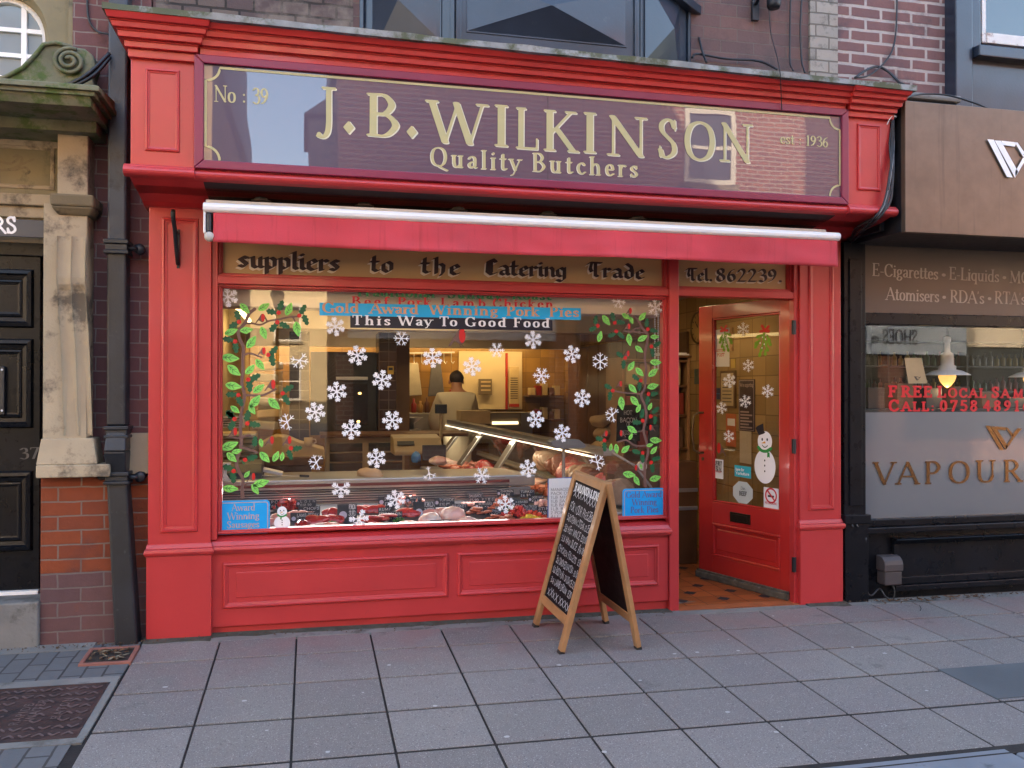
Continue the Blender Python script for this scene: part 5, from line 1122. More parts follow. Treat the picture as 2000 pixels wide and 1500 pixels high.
d_ = mb.build('fallen_leaves', LEAVES[0]); d_['kind'] = 'stuff'; d_['label'] = 'brown fallen leaves heaped below the black shop next door'
ck_ = [gp(*p) for p in ((1782, 1176), (1789, 1181), (1796, 1183), (1799, 1189), (1797, 1194))]
mb = MB(); strip(mb, [(c.x, c.y/GF.uz.y) for c in ck_], .006, GF, .0022); d_ = mb.build('pavement_crack', JOINT); struct(d_)
# chewing gum spots trodden into the flags
GUM = paint('old_gum', (.42, .41, .40), .8, .1, 20, 0)
mb = MB()
for px, py in ((477, 1370), (323, 1343), (709, 1354), (521, 1428), (1092, 1300), (1442, 1272), (1528, 1421), (1421, 1392), (1516, 1431), (1318, 1278), (1728, 1277), (1510, 1204), (1362, 1275), (1423, 1250), (990, 1440), (850, 1380), (1810, 1350), (1665, 1265), (640, 1470), (760, 1300), (1180, 1470), (1250, 1330)):
    c = gp(px, py); r_ = rnd.uniform(.005, .011); n = 10
    mb.add([gpt(c.x+r_*1.2*math.cos(2*math.pi*k/n)*rnd.uniform(.8, 1.2), c.y+r_*math.sin(2*math.pi*k/n)*rnd.uniform(.8, 1.2), .0035) for k in range(n)], [tuple(range(n))])
d_ = mb.build('gum_spots', GUM); d_['kind'] = 'stuff'; d_['label'] = 'pale spots of trodden chewing gum on the paving'

# ---------------------------------------------------------------- neighbour on the left: stone doorway, brick pier
nb = thing('brick_house', 'old brick house with a carved sandstone doorway and black panelled door', 'house', (-1.6, .1, 0))
YN = .10
mb = MB(); mb.box(at(140, 60, .16).x+.02, -.892, YN, .4, .9, 11.0); mb.box(-3.2, at(140, 60, .16).x+.018, YN+.25, .5, 2.9, 11.0); mb.box(-8, -3.2, YN+.25, .5, 2.9, 9.0); mb.build('brick_wall', BRP, nb)  # unseen upper heights stepped to shape sun and shadow across the street
mb = MB(); mb.box(-3.2, -.9, .55, 8, -.1, 10.95); mb.box(-8, -3.205, .55, 8, -.1, 8.95); mb.build('rear_building', BRP, nb)
x0, x1 = at(79, 1100, .01).x, at(232, 1000, .01).x
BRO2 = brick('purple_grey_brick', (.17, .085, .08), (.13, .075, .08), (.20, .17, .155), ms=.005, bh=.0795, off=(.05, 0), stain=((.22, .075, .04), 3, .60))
mb = MB(); zq = .0795*5; mb.box(x0, x1, .01, .35, zq, at(150, 930, .01).z); mb.box(x1, -.892, .07, .35, zq, at(270, 930, .07).z); mb.build('brick_pier', BRO, nb)
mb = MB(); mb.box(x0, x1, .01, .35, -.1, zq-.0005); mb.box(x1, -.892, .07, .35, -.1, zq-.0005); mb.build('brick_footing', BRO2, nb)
YJ_ = -.045; zp0, zp1 = at(150, 930, .01).z, at(150, 855, .01).z
mb = MB(); mb.frus(x0-.004, at(215, 915, -.06).x, .35, zp0, zp0+.07, -.07, -.07, 0, 0); mb.frus(x0-.004, at(190, 880, -.06).x, .35, zp0+.07, zp1, -.068, YJ_-.012, 0, -.022)
mb.box(x1+.004, -.892, .065, .35, zp0, zp1+.02)
pl = mb.build('plinth_stone', STONE, nb, bevel=.006)
YJ = -.045; xs0, xs1 = at(84, 600, YJ).x, at(170, 600, YJ).x; zt = at(150, 235, YJ).z; zc_ = at(150, 400, YJ).z; xu0, xu1 = at(112, 300, YJ).x, at(172, 300, YJ).x
mb = MB(); mb.box(xs0, xs1, YJ, .35, zp1-.005, zc_); jb = mb.build('door_jamb', STONE, nb, bevel=.006)
mb = MB(); mb.box(xu0, xu1, YJ, .35, zc_+.001, zt); mb.build('upper_pilaster', STONE, nb, bevel=.006)
# fluted console, swelling at the foot of its head
xa, xb = at(116, 600, -.09).x, at(172, 600, -.09).x; prof = [(at(150, p, -.02).z, d) for p, d in ((466, .050), (520, .060), (545, .066), (558, .060), (570, .040), (600, .030), (680, .024), (780, .018), (850, .012))]
mb = MB(); nf = 24; vs = []
for z, d in prof:
    for k in range(nf+1):
        t = k/nf; fl_ = .022*abs(math.sin(math.pi*t*2.0))**.6; vs.append((xa+(xb-xa)*t+(.030 if d < .05 else 0)*(1-(z-zp1)/1.2)*0- .012 + (.030*(1-min(1, (z-zp1)/.95)) if z < 1.7 else 0), YJ-d+fl_, z))
fs = [(i*(nf+1)+j, i*(nf+1)+j+1, (i+1)*(nf+1)+j+1, (i+1)*(nf+1)+j) for i in range(len(prof)-1) for j in range(nf)]
mb.add(vs, fs); mb.build('fluted_console', STONE, nb)
mb = MB(); z0, z1 = at(150, 418, -.10).z, at(150, 380, -.10).z; xl, xr = at(97, 400, -.10).x, at(184, 400, -.10).x
mb.frus(xl+.03, xr-.03, .3, z0, z0+(z1-z0)*.4, YJ-.01, -.10, 0, .03); mb.frus(xl, xr, .3, z0+(z1-z0)*.4, z1, -.10, -.12); mb.build('capital', STONED, nb, bevel=.012)
mb = MB(); z0, z1 = at(150, 236, -.10).z, at(150, 205, -.10).z; xl, xr = at(97, 220, -.10).x, at(182, 220, -.10).x
mb.frus(xl+.03, xr-.03, .3, z0, z0+(z1-z0)*.5, YJ-.01, -.10, 0, .03); mb.box(xl, xr, -.11, .3, z0+(z1-z0)*.5, z1+.01); mb.build('capital', STONED, nb, bevel=.012)
mb = MB(); mb.box(-8, xu0+.002, .17, .4, at(40, 470, .1).z, 2.95); ln = mb.build('lintel', STONE, nb, bevel=.004)
for k, (pa, pb, yy) in enumerate(((262, 285, .12), (285, 380, .15), (378, 400, .11), (402, 425, .14))): 
    mb = MB(); mb.box(-8, at(112, 300, .1).x-.01*k, yy, .2, at(50, pb, yy).z, at(50, pa, yy).z); mb.build('moulding', STONE, ln, bevel=.008)
mb = MB(); ring(mb, -3.0, at(110, 320, .15).x, at(60, 372, .15).z, at(60, 283, .15).z, .15, .05, .02); mb.build('frieze_frame', STONE, ln)
fr = FY(.147); mb = MB()
sc = Fld()
for pts in ([(0, 316), (20, 320), (35, 312), (34, 304), (28, 307)], [(0, 334), (25, 330), (42, 322), (66, 312)], [(0, 333), (30, 332), (50, 328), (58, 336), (52, 340)], [(34, 304), (44, 310), (40, 322)]):
    sc.stroke(spline([fr.uv(*p) for p in pts], 5), .007)
q = sc.polys(.004)
for k in range(4): lay(mb, q, fr, .002+.002*k)
mb.build('carved_scroll', STONED, ln)
zh0, zh1 = at(150, 205, -.40).z, at(150, 172, -.40).z
mb = MB(); xr = at(193, 190, -.40).x; mb.frus(-8, xr-.04, .2, zh0, zh0+.045, -.38, -.41, 0, .0); mb.box(-8, xr-.015, -.425, .3, zh0+.045, zh1-.02); mb.box(-8, xr+.01, -.445, .35, zh1-.02, zh1+.005)
mb.hexa([(-8, -.44, zh1+.006), (xr, -.44, zh1+.006), (xr, .3, zh1+.006), (-8, .3, zh1+.006), (-8, -.43, zh1+.012), (xr, -.43, zh1+.012), (xr, .3, zh1+.10), (-8, .3, zh1+.10)])
mb.box(-8, at(190, 225, -.1).x, -.12, .3, zh0-.06, zh0)
mb.build('door_hood', MOSS, nb, bevel=.008)
# scrolled pediment end
yv = -.02; fr = FY(yv); pts = [fr.uv(*p) for p in ((-60, 172), (-40, 160), (0, 152), (40, 135), (66, 108), (84, 84), (108, 80), (138, 90), (165, 94), (182, 108), (186, 128), (178, 148), (184, 165), (186, 185), (-60, 185))]
mb = MB(); mb.plate([tuple(p) for p in pts][::-1], yv, .3); ped = mb.build('pediment_scroll', MOSS, nb, bevel=.012)
mb = MB(); cx, cz = fr.uv(138, 122); P = []
for k in range(40): a = k*.36; r_ = .085*(1-k/46); P.append((cx+r_*math.cos(a+1.2), yv-.012-.0006*k, cz+r_*.9*math.sin(a+1.2)))
mb.tube(P, .012, 8); mb.build('volute', MOSS, ped, smooth=True)
mb = MB(); mb.tube([(*fr.uv(*p),) and (fr.uv(*p)[0], yv-.008, fr.uv(*p)[1]) for p in ((-30, 162), (10, 152), (45, 134), (70, 108), (86, 88), (110, 84), (140, 93))], .012, 8); mb.build('moulding', MOSS, ped, smooth=True)
# oval window above the door
yw = .16; fr = FY(yw); ox, oz = fr.uv(8, 68); rx, rz = fr.uv(84, 68)[0]-ox, .235
mb = MB(); N = 48; xw1 = at(140, 60, yw).x; zlo, zhi = 2.98, 4.6
def ell(k, s_): a = 2*math.pi*k/N; return ox+rx*s_*math.cos(a), oz+rz*s_*math.sin(a)
ring_ = [ell(k, 1.0) for k in range(N)]
def rectp(k):
    a = 2*math.pi*k/N; c, s_ = math.cos(a), math.sin(a); t = min((xw1-ox)/abs(c) if abs(c) > 1e-6 else 9, .9/abs(s_) if abs(s_) > 1e-6 else 9); return ox+c*t, oz+s_*t
vs = [(x, yw-.02, z) for x, z in [rectp(k) for k in range(N)]]+[(x, yw-.02, z) for x, z in [ell(k, 1.16) for k in range(N)]]+[(x, yw+.03, z) for x, z in [ell(k, 1.02) for k in range(N)]]+[(x, yw+.12, z) for x, z in ring_]
fs = [(r*N+k, r*N+(k+1) % N, (r+1)*N+(k+1) % N, (r+1)*N+k) for r in range(3) for k in range(N)]
mb.add(vs, fs); mb.box(xw1-.004, xw1+.04, yw-.05, .4, 3.0, 4.6); mb.build('oval_surround', paint('olive_stone', (.23, .195, .115), .85, .2, 3, .4, dirt=((.12, .11, .07), 4, .55)), nb)
mb = MB(); yb = yw+.07
vs = [(ell(k, s_)[0], yy, ell(k, s_)[1]) for s_, yy in ((1.03, yb), (.90, yb-.006), (.88, yb+.03)) for k in range(N)]
mb.add(vs, [(r*N+k, r*N+(k+1) % N, (r+1)*N+(k+1) % N, (r+1)*N+k) for r in range(2) for k in range(N)])
for dx in (-.11, .08): mb.box(ox+dx-.014, ox+dx+.014, yb, yb+.03, oz-rz*.93, oz+rz*.93)
for dz in (-.085, .06): mb.box(ox-rx*.95, ox+rx*.95, yb+.002, yb+.028, oz+dz-.012, oz+dz+.012)
ow = mb.build('oval_window', WHITE, nb)
mb = MB(); mb.add([(x, yb+.02, z) for x, z in ring_], [tuple(range(N))]); mb.build('pane', paint('grey_pane', (.20, .24, .27), .08, .1, 2, 0, spec=.9), ow)
# black front door
yd = .20; fr = FY(yd); xd1 = at(78, 800, yd).x; zd0, zd1 = at(40, 1152, yd).z, at(40, 500, yd).z
mb = MB(); mb.box(-2.6, xd1, yd, yd+.05, zd0, zd1); mb.box(-2.6, xs0+.004, yd-.02, yd+.06, zd1, zd1+.10)
dr = mb.build('front_door', BLACK, nb, bevel=.003)
for pa, pb in ((536, 630), (672, 826), (930, 1066)):
    mb = MB(); za, zb2 = at(30, pb, yd).z, at(30, pa, yd).z; xq = at(66, 700, yd).x; ring(mb, -2.2, xq, za-.03, zb2+.03, yd, .06, .028); ring(mb, -2.14, xq-.055, za+.03, zb2-.03, yd, .03, .016); mb.build('panel_moulding', BLACK, dr)
mb = MB(); ptext(mb, '37', 'roman', fr, (38, 897), (77, 895), .062, off=.004); ptext(mb, '37', 'roman', fr, (38, 897), (77, 895), .062, off=.0055); mb.build('house_number', paint('dark_number', (.10, .10, .105), .4, .1, 8, 0, metal=.5), dr)
mb = MB(); mb.box(-2.6, xd1, yd-.03, yd+.04, zd0-.022, zd0-.002); mb.build('threshold', WHITE, nb)
zs = at(40, 1163, .12).z
mb = MB(); mb.box(-4, x0-.002, -.02, .5, -.12, zd0-.024); mb.build('door_step', CEMENT, nb, bevel=.01)
mb = MB(); xk, zk = at(0, 0, .2).x, 0
kp = thing('entry_keypad', 'small dark entry keypad with white dots on the black door', 'keypad', tuple(at(4, 770, yd)))
mb.box(at(-14, 760, yd).x, at(12, 760, yd).x, yd-.03, yd-.001, at(4, 810, yd).z, at(4, 716, yd).z); mb.build('case', BLACKM, kp, bevel=.004)
mb = MB()
for py in (722, 802): 
    p = at(4, py, yd-.03); mb.lathe([(.001, -.001), (.006, -.001), (.006, .002)], (p.x, yd-.032, p.z), 10, 'y')
mb.build('button', PAPER, kp)
sg = thing('name_sign', 'grey sign ending in white letters RS over the black front door', 'sign', tuple(at(50, 460, .06)))
y_ = .06; mb = MB(); mb.box(-2.4, at(104, 445, y_).x, y_, y_+.012, at(50, 463, y_).z, at(50, 429, y_).z); mb.build('board', paint('slate_grey_sign', (.06, .062, .072), .45, .06, 4, .02), sg, bevel=.002)
fr = FY(y_); mb = MB(); ptext(mb, 'RS', 'sans', fr, (-12, 456), (34, 454), .085, off=.0015); mb.build('lettering', SNOW, sg)

# ---------------------------------------------------------------- black shop next door on the right
vs_ = thing('vape_shop', 'brick building with black painted vape shopfront and brown fascia to the right', 'shop', (5, .1, 0))
xb0 = at(1634, 80, .11).x
mb = MB(); mb.box(xb0+.002, 6.4, .11, .4, 2.5, 8.3); mb.box(6.4, 9, .11, .4, 2.5, 11); mb.build('brick_wall', BRW, vs_)  # unseen storeys, low then tall, shaped to leave a sun patch opposite
mb = MB(); mb.box(3.605, 9, 2.5, 8, -.1, 2.45); mb.box(3.61, 6.4, .41, 8, 2.46, 8.25); mb.box(6.4, 9, .41, 8, 2.46, 10.9); mb.build('rear_building', BRW, vs_)
mb = MB(); X0, X1 = at(1649, 800, .0).x, at(1691, 800, .0).x
mb.box(3.535, X0, .05, .3, -.12, 2.6); mb.box(X0, X1, 0, .3, -.12, 2.42); mb.box(X0+.035, X1-.035, -.012, .1, .62, 2.3); mb.box(X0-.012, X1+.02, -.03, .1, .50, .56); mb.box(X0-.006, X1+.006, -.02, .1, -.12, .50)
mb.build('pilaster', BLACK, vs_, bevel=.006)
mb = MB(); z0, z1 = at(1750, 1012, .05).z, at(1750, 635, .05).z; zf = at(1750, 805, .05).z; zt = at(1750, 612, .05).z
mb.box(X1, 9, .03, .2, z1, zt); mb.box(X1, 9, .02, .2, z0-.05, z0); mb.box(X1, 9, -.02, .2, z0-.09, z0-.05); mb.box(X1, X1+.02, .03, .2, z0, z1)
mb.build('window_frame', BLACK, vs_, bevel=.006)
mb = MB(); zr0, zr1 = gz(4.3, 0)+.10, z0-.09
mb.box(X1, 9, .035, .25, -.12, z0-.088); xp = at(1747, 1090, 0).x; mb.frus(xp, 9, .1, zr1-.085, zr1-.05, .0, -.03); mb.frus(xp, 9, .1, zr1-.05, zr1-.042, -.03, -.02)
mb.box(xp, xp+.035, .005, .1, zr0, zr1-.086); mb.box(xp+.036, 9, .005, .1, zr0, zr0+.05); mb.box(xp-.005, 9, -.02, .1, zr0-.04, zr0-.002)
mb.build('stall_riser', BLACK, vs_, bevel=.006)
mb = MB(); mb.quad((X1+.018, .07, zf), (9, .07, zf), (9, .07, z1), (X1+.018, .07, z1)); mb.build('shop_window', GLASS, vs_)
mb = MB(); mb.quad((X1+.018, .07, z0), (9, .07, z0), (9, .07, zf-.001), (X1+.018, .07, zf-.001)); mb.build('frosted_film', FROST, vs_)
mb = MB(); mb.box(X1+.002, 9, .05, .2, zt, 2.42)
BRS = paint('brown_sign_panel', (.105, .070, .052), .4, .08, 2, .02); pn = mb.build('sign_panel', BRS, vs_)
mb = MB(); PF = FY(.05)
PT = paint('greige_letters', (.46, .39, .34), .5, .04, 5, 0)
ptext(mb, 'E-Cigarettes', 'roman', PF, (1703, 538), (1832, 546), .085, off=.002); ptext(mb, '*', 'roman', PF, (1836, 546), (1850, 547), .085, off=.002); ptext(mb, 'E-Liquids', 'roman', PF, (1853, 545), (1951, 551), .085, off=.002); ptext(mb, '*', 'roman', PF, (1955, 551), (1967, 552), .085, off=.002); ptext(mb, 'MODS', 'roman', PF, (1971, 552), (2045, 556), .085, off=.002)
ptext(mb, 'Atomisers', 'roman', PF, (1730, 585), (1834, 590), .085, off=.002); ptext(mb, '*', 'roman', PF, (1838, 590), (1850, 590), .085, off=.002); ptext(mb, "RDA's", 'roman', PF, (1855, 590), (1922, 593), .085, off=.002); ptext(mb, '*', 'roman', PF, (1926, 592), (1938, 593), .085, off=.002); ptext(mb, "RTA's", 'roman', PF, (1942, 592), (2003, 595), .085, off=.002)
mb.build('lettering', PT, pn)
# big brown fascia box: a sign of its own
YF = -.50; fx, fz1, fz0 = at(1768, 300, YF).x, at(1770, 196, YF).z, at(1766, 453, YF).z
fs_ = thing('fascia_sign', 'large brown metallic fascia sign with a white angular logo above the black shop', 'sign', (fx+.5, YF, fz0))
t = NT('bronze_panel'); t.b.inputs['Base Color'].default_value = (.20, .15, .115, 1); t.b.inputs['Metallic'].default_value = .55; t.b.inputs['Roughness'].default_value = .38
mp = t.n('ShaderNodeMapping'); mp.inputs['Scale'].default_value = (16, 16, .8); t.l(t.co(), mp.inputs['Vector'])
t.l(t.mix(t.ramp(t.noise(1, 6, .65, mp.outputs[0]), [(.55, (0, 0, 0)), (.78, (.7, .7, .7))]), t.ramp(t.noise(6, 5, .6), [(.3, (.125, .093, .07)), (.7, (.165, .122, .092))]), (.075, .06, .048)), t.b.inputs['Base Color'])
mb = MB(); mb.box(fx, 8.5, YF, YF+.04, fz0, fz1); bd = mb.build('panel', t.m, fs_, bevel=.004)
mb = MB(); mb.box(fx+.005, 8.5, YF+.042, .1, fz0+.01, fz1-.01); mb.box(3.60, fx-.001, -.30, .1, fz0+.04, fz1+.02); mb.build('return_side', BLACKM, fs_, bevel=.004)
LF = FY(YF)
def logo(mb, fr, P, off, sc=1):               # two slanted bars and an open V, as an outline mark
    for q in P: mb.add([fr.p(*fr.uv(*p), off) for p in q], [tuple(range(len(q)))])
mb = MB(); ox_, oy_ = 1640, 0; k_ = .32
LG = [[(893, 853), (932, 856), (1048, 1086), (1012, 1082)], [(937, 860), (975, 862), (1080, 1050), (1062, 1088)], [(978, 862), (1072, 872), (1060, 898), (988, 888)], [(1062, 874), (1076, 872), (1128, 946), (1112, 962)], [(1064, 1084), (1062, 1050), (1112, 962), (1128, 975)], [(1128, 975), (1112, 946), (1160, 878), (1195, 882)]]
logo(mb, LF, [[(ox_+x*k_, oy_+y*k_) for x, y in q][::-1] for q in LG], .012); mb.build('logo', SNOW, fs_)
# window writing
VF = FY(.068)
o = thing('window_lettering', 'red capital words about free local samples on the black shop window', 'lettering', tuple(VF.p(*VF.uv(1860, 800))))
mb = MB()
for s_, a, b, c in (('F', 1735, 1757, .098), ('REE', 1760, 1820, .098), ('L', 1831, 1848, .10), ('OCAL', 1851, 1925, .082), ('S', 1936, 1952, .10), ('AMPLES', 1955, 2075, .082)): ptext(mb, s_, 'copper', VF, (a, 774+(a-1735)*.01), (b, 774+(b-1735)*.01), c*.72, off=.003)
for s_, a, b, c in (('C', 1735, 1758, .10), ('ALL:', 1761, 1824, .082), ('0758', 1835, 1908, .096), ('48916', 1920, 2010, .096)): ptext(mb, s_, 'copper', VF, (a, 802), (b, 802), c*.72, off=.003)
mb.build('letters', paint('red_vinyl_letters', (.60, .006, .014), .5, .05, 5, 0), o)
GOLDM = NT('gold_foil'); GOLDM.b.inputs['Base Color'].default_value = (.20, .125, .06, 1); GOLDM.b.inputs['Metallic'].default_value = .9; GOLDM.b.inputs['Roughness'].default_value = .22; GOLDM = GOLDM.m
o = thing('gold_lettering', 'large gold capitals and angular logo on the frosted window of the black shop', 'lettering', tuple(VF.p(*VF.uv(1860, 948))))
mb = MB()
for ch, a, b, py in (('V', 1706, 1750, 946), ('A', 1751, 1796, 945), ('P', 1804, 1844, 944), ('O', 1850, 1897, 943), ('U', 1904, 1948, 941), ('R', 1958, 2002, 940), ('S', 2012, 2045, 939)): ptext(mb, ch, 'classic', VF, (a, py), (b, py-.8), .150, off=.004)
mb.build('letters', GOLDM, o)
mb = MB(); logo(mb, VF, [[(1924+(x-893)*.235, 831+(y-853)*.205) for x, y in q][::-1] for q in LG], .004); mb.build('logo', GOLDM, o)
# inside of the black shop
mb = MB(); mb.box(3.62, 9, 2.4, 2.44, -.05, 2.44); mb.box(3.606, 3.64, .2, 2.4, -.05, 2.44); mb.box(3.62, 9, .2, 2.4, 2.42, 2.445); mb.box(3.62, 9, .2, 2.4, -.05, -.02); mb.build('dark_interior', paint('dark_interior_wall', (.018, .015, .013), .7, .2, 2, .05), vs_)
sh_ = thing('bottle_shelf', 'dark wall shelf rack with rows of small bottles inside the black shop', 'shelf', (6.3, 2.2, .3))
mb = MB()
for z in (.9, 1.15, 1.40, 1.65, 1.9): mb.box(4.6, 8.6, 2.15, 2.39, z-.015, z)
for x in (4.6, 5.5, 6.4, 7.3): mb.box(x-.02, x, 2.14, 2.39, .6, 2.1)
mb.build('rack', BLACKM, sh_)
BOT = [paint('yellow_bottle', (.30, .21, .04), .3, .1, 5, 0), paint('green_bottle', (.06, .12, .05), .3, .1, 5, 0), paint('pink_bottle', (.22, .07, .07), .3, .1, 5, 0), paint('pale_bottle', (.20, .19, .17), .3, .1, 5, 0)]
k = 0
for z in (1.15, 1.40, 1.65):
    x = 4.66
    while x < 7.2:
        h = rnd.uniform(.10, .15); mb = MB(); mb.lathe([(.022, 0), (.024, .01), (.024, h*.65), (.01, h*.75), (.01, h)], (x, 2.25, z+.001), 10)
        b = mb.build('bottle', BOT[int(x*3+z*7) % 4], sh_, smooth=True); x += .075
rk = thing('counter_display', 'small glass fronted display of boxes just inside the black shop window', 'display', (4.2, .5, .6))
mb = MB(); mb.box(3.75, 5.6, .35, .8, .6, 1.27); mb.build('cabinet', paint('dark_cabinet', (.018, .015, .013), .5, .2, 4, 0), rk, bevel=.005)
for i in range(7):
    mb = MB(); x = 3.8+i*.25; mb.box(x, x+.14, .45, .6, 1.271, 1.271+rnd.uniform(.06, .2)); mb.build('goods_box', (INK, DBROWN, WOODD)[i % 3], rk, bevel=.004)
ca = thing('leaflet', 'tan leaflet card with a dark logo leaning inside the black shop window', 'leaflet', tuple(at(1790, 745, .3)))
cf = FY(.3); P = [cf.uv(*p) for p in ((1774, 749), (1811, 749), (1799, 699), (1766, 699))]
mb = MB(); mb.hexa([cf.p(*p, 0) for p in P]+[cf.p(*p, .003) for p in P]); mb.build('card', CREAM, ca)
mb = MB(); logo(mb, cf, [[(1784+(x-893)*.045, 735+(y-853)*.035) for x, y in q][::-1] for q in LG], .005); mb.build('logo', INK, ca)
def pendant(label, px, py, y):
    p = at(px, py, y); o = thing('pendant_lamp', label, 'lamp', tuple(p), 'pendant lamps in the black shop window'); s_ = (p-CAM).dot(_f)/FPX
    CH = paint('chrome_%d' % px, (.70, .71, .72), .25, .04, 5, 0, metal=0)
    mb = MB(); mb.lathe([(s_*r, s_*h) for r, h in ((42, -2), (40, 0), (26, 7), (16, 9), (16, 16), (12, 18), (11.5, 40), (6, 44), (5, 62), (7, 64), (7, 72), (3, 74))], tuple(p), 28); mb.build('shade', CH, o, smooth=True)
    mb = MB(); mb.tube([p+Vector((0, 0, s_*73)), p+Vector((0, 0, 1.0))], .004, 6); mb.build('cable', INK, o)
    mb = MB(); mb.lathe([(s_*r, s_*h) for r, h in ((1, -26), (7, -22), (13, -14), (16, -5), (15, 0))], tuple(p), 20); mb.build('bulb', emit('warm_bulb', (1, .50, .14), .13), o, smooth=True)
    L = bpy.data.lights.new('bulb_light', 'POINT'); L.energy = .15; L.color = (1, .7, .35); L.shadow_soft_size = .03
    lo = bpy.data.objects.new('bulb_light', L); C.objects.link(lo); lo.location = p+Vector((0, 0, -s_*34)); put(lo, o)
pendant('lit chrome pendant lamp hanging left in the black shop window', 1850, 731, .42)
pendant('chrome pendant lamp cut off by the right edge of the photo', 2016, 735, .42)
# dark bay with an old sash window over the fascia
bay2 = thing('dark_bay_window', 'black timber bay with a peeling white window above the brown fascia sign', 'bay window', (at(1900, 100, .0).x, .1, 3.1))
xa, xb = at(1855, 60, .06).x, at(1888, 60, .06).x
mb = MB(); mb.box(xa, xb, .0, .3, 2.8, 4.6); mb.box(xb, 7.5, .03, .3, 2.8, at(1950, 118, .03).z); mb.box(xb+.01, 7.5, -.05, .3, at(1950, 118, .0).z, at(1950, 96, .0).z); mb.box(xb+.001, at(1914, 40, .03).x, .02, .3, at(1950, 96, .0).z, 4.6)
mb.build('timber', BAYB, bay2, bevel=.008)
mb = MB(); xw = at(1916, 40, .05).x; zw = at(1950, 88, .05).z; mb.box(xw, xw+.035, .04, .12, zw, 4.6); mb.box(xw+.036, 7.5, .03, .12, zw, zw+.075); mb.build('window_frame', paint('peeling_white', (.70, .68, .66), .7, .08, 6, .3, dirt=((.25, .13, .10), 10, .56)), bay2, bevel=.004)
mb = MB(); mb.quad((xw+.035, .075, zw+.07), (7.5, .075, zw+.07), (7.5, .075, 4.6), (xw+.035, .075, 4.6)); mb.build('pane', paint('dark_reflecting_pane', (.02, .022, .025), .04, .1, 2, 0, spec=1.0), bay2)
# cement ledge and meter box
mb = MB(); pA = at(1752, 180, -.05); mb.box(3.6, at(1860, 180, .0).x, -.10, .12, pA.z-.05, pA.z); mb.build('cement_ledge', CEMENT, vs_, bevel=.02)
bxm = thing('cable_box', 'small grey plastic cable box low on the black shopfront, beside its pilaster', 'cable box', tuple(at(1735, 1140, .0)))
x0, x1 = at(1717, 1110, .0).x, at(1753, 1110, .0).x; z0_, zm_, z1_ = at(1735, 1140, .0).z, at(1735, 1113, .0).z, at(1735, 1084, .0).z
GREYP = paint('grey_brown_plastic', (.06, .05, .052), .5, .1, 5, .05)
mb = MB(); mb.box(x0+.006, x1-.006, -.055, .035, z0_, zm_-.001); mb.build('base', GREYP, bxm, bevel=.008)
pf = [(.035, zm_), (-.062, zm_), (-.062, zm_+(z1_-zm_)*.45), (-.055, zm_+(z1_-zm_)*.7), (-.03, zm_+(z1_-zm_)*.93), (.0, z1_), (.035, z1_)]
mb = MB(); mb.prism(pf, x0, x1); mb.build('cover', GREYP, bxm, bevel=.006)

# ---------------------------------------------------------------- cables
def cable(label, pts, r, mat=BLACKM, grp=None, extra=()):
    P = [Vector(p) for p in spline([tuple(p) for p in pts], 6)]
    mb = MB(); mb.tube(P, r, 6)
    for e in extra: mb.tube([Vector(p) for p in spline([tuple(p) for p in e], 6)], r, 6)
    o = mb.build('cable', mat, smooth=True); tag(o, label, 'cable', grp); return o
g = lambda px, py, y: at(px, py, y)
cable('thin black cable hanging down the brick left of the grey blue downpipe', [g(170, -20, .09), g(171, 20, .09), g(176, 45, .09), g(192, 62, .08), g(212, 66, .02)], .006)
cable('black cable sweeping from the mossy stone hood up to the downpipe', [g(128, 168, -.1), g(150, 158, -.12), g(180, 138, -.10), g(214, 104, -.05)], .011)
cable('second black cable on the mossy hood, running just below its twin', [g(132, 172, -.1), g(158, 162, -.12), g(188, 143, -.10), g(215, 112, -.05)], .010)
cable('black cable looping on the lead beside the bay window', [g(1352, 112, .0), g(1358, 106, .05), g(1375, 107, .08), g(1420, 115, .08), g(1480, 119, .07), g(1518, 135, -.1)], .008)
cable('short black cable coming out of a brick hole right of the bay', [g(1365, 74, .12), g(1369, 90, .08), g(1373, 105, .06), g(1380, 122, .0)], .008)
cable('vertical black cable on the brick wall, left one of a pair', [g(1544, -10, .1), g(1543, 60, .1), g(1543, 120, .09), g(1549, 138, .0)], .006)
cable('vertical black cable on the brick wall, right one of a pair', [g(1566, -10, .1), g(1563, 60, .1), g(1566, 120, .09), g(1572, 142, .0)], .006)
cable('thin wire hanging from the wall over the red cornice', [g(1500, -10, .1), g(1505, 60, .08), g(1516, 105, -.2), g(1522, 130, -.58), g(1524, 150, -.60), g(1526, 190, -.50), g(1527, 215, -.47)], .003)
cable('black cable looping across the white pointed brick', [g(1752, -10, .09), g(1750, 60, .09), g(1742, 100, .09), g(1720, 130, .07), g(1695, 148, .02), g(1672, 152, .0)], .006)
cable('thick black cable arching low over the white pointed brick', [g(1670, 152, .0), g(1690, 138, .05), g(1713, 130, .08), g(1735, 140, .06), g(1755, 160, -.0), g(1765, 165, -.1)], .009)
cable('grey cable lying over the top of the brown fascia sign', [g(1755, 208, -.3), g(1770, 192, -.35), g(1800, 184, -.3), g(1850, 186, -.3), g(1900, 200, -.36), g(1935, 214, -.42)], .006)
bn = thing('cable_bundle', 'bundle of black cables with a white tie between the red and brown fascias', 'cable bundle', tuple(g(1740, 420, -.3)))
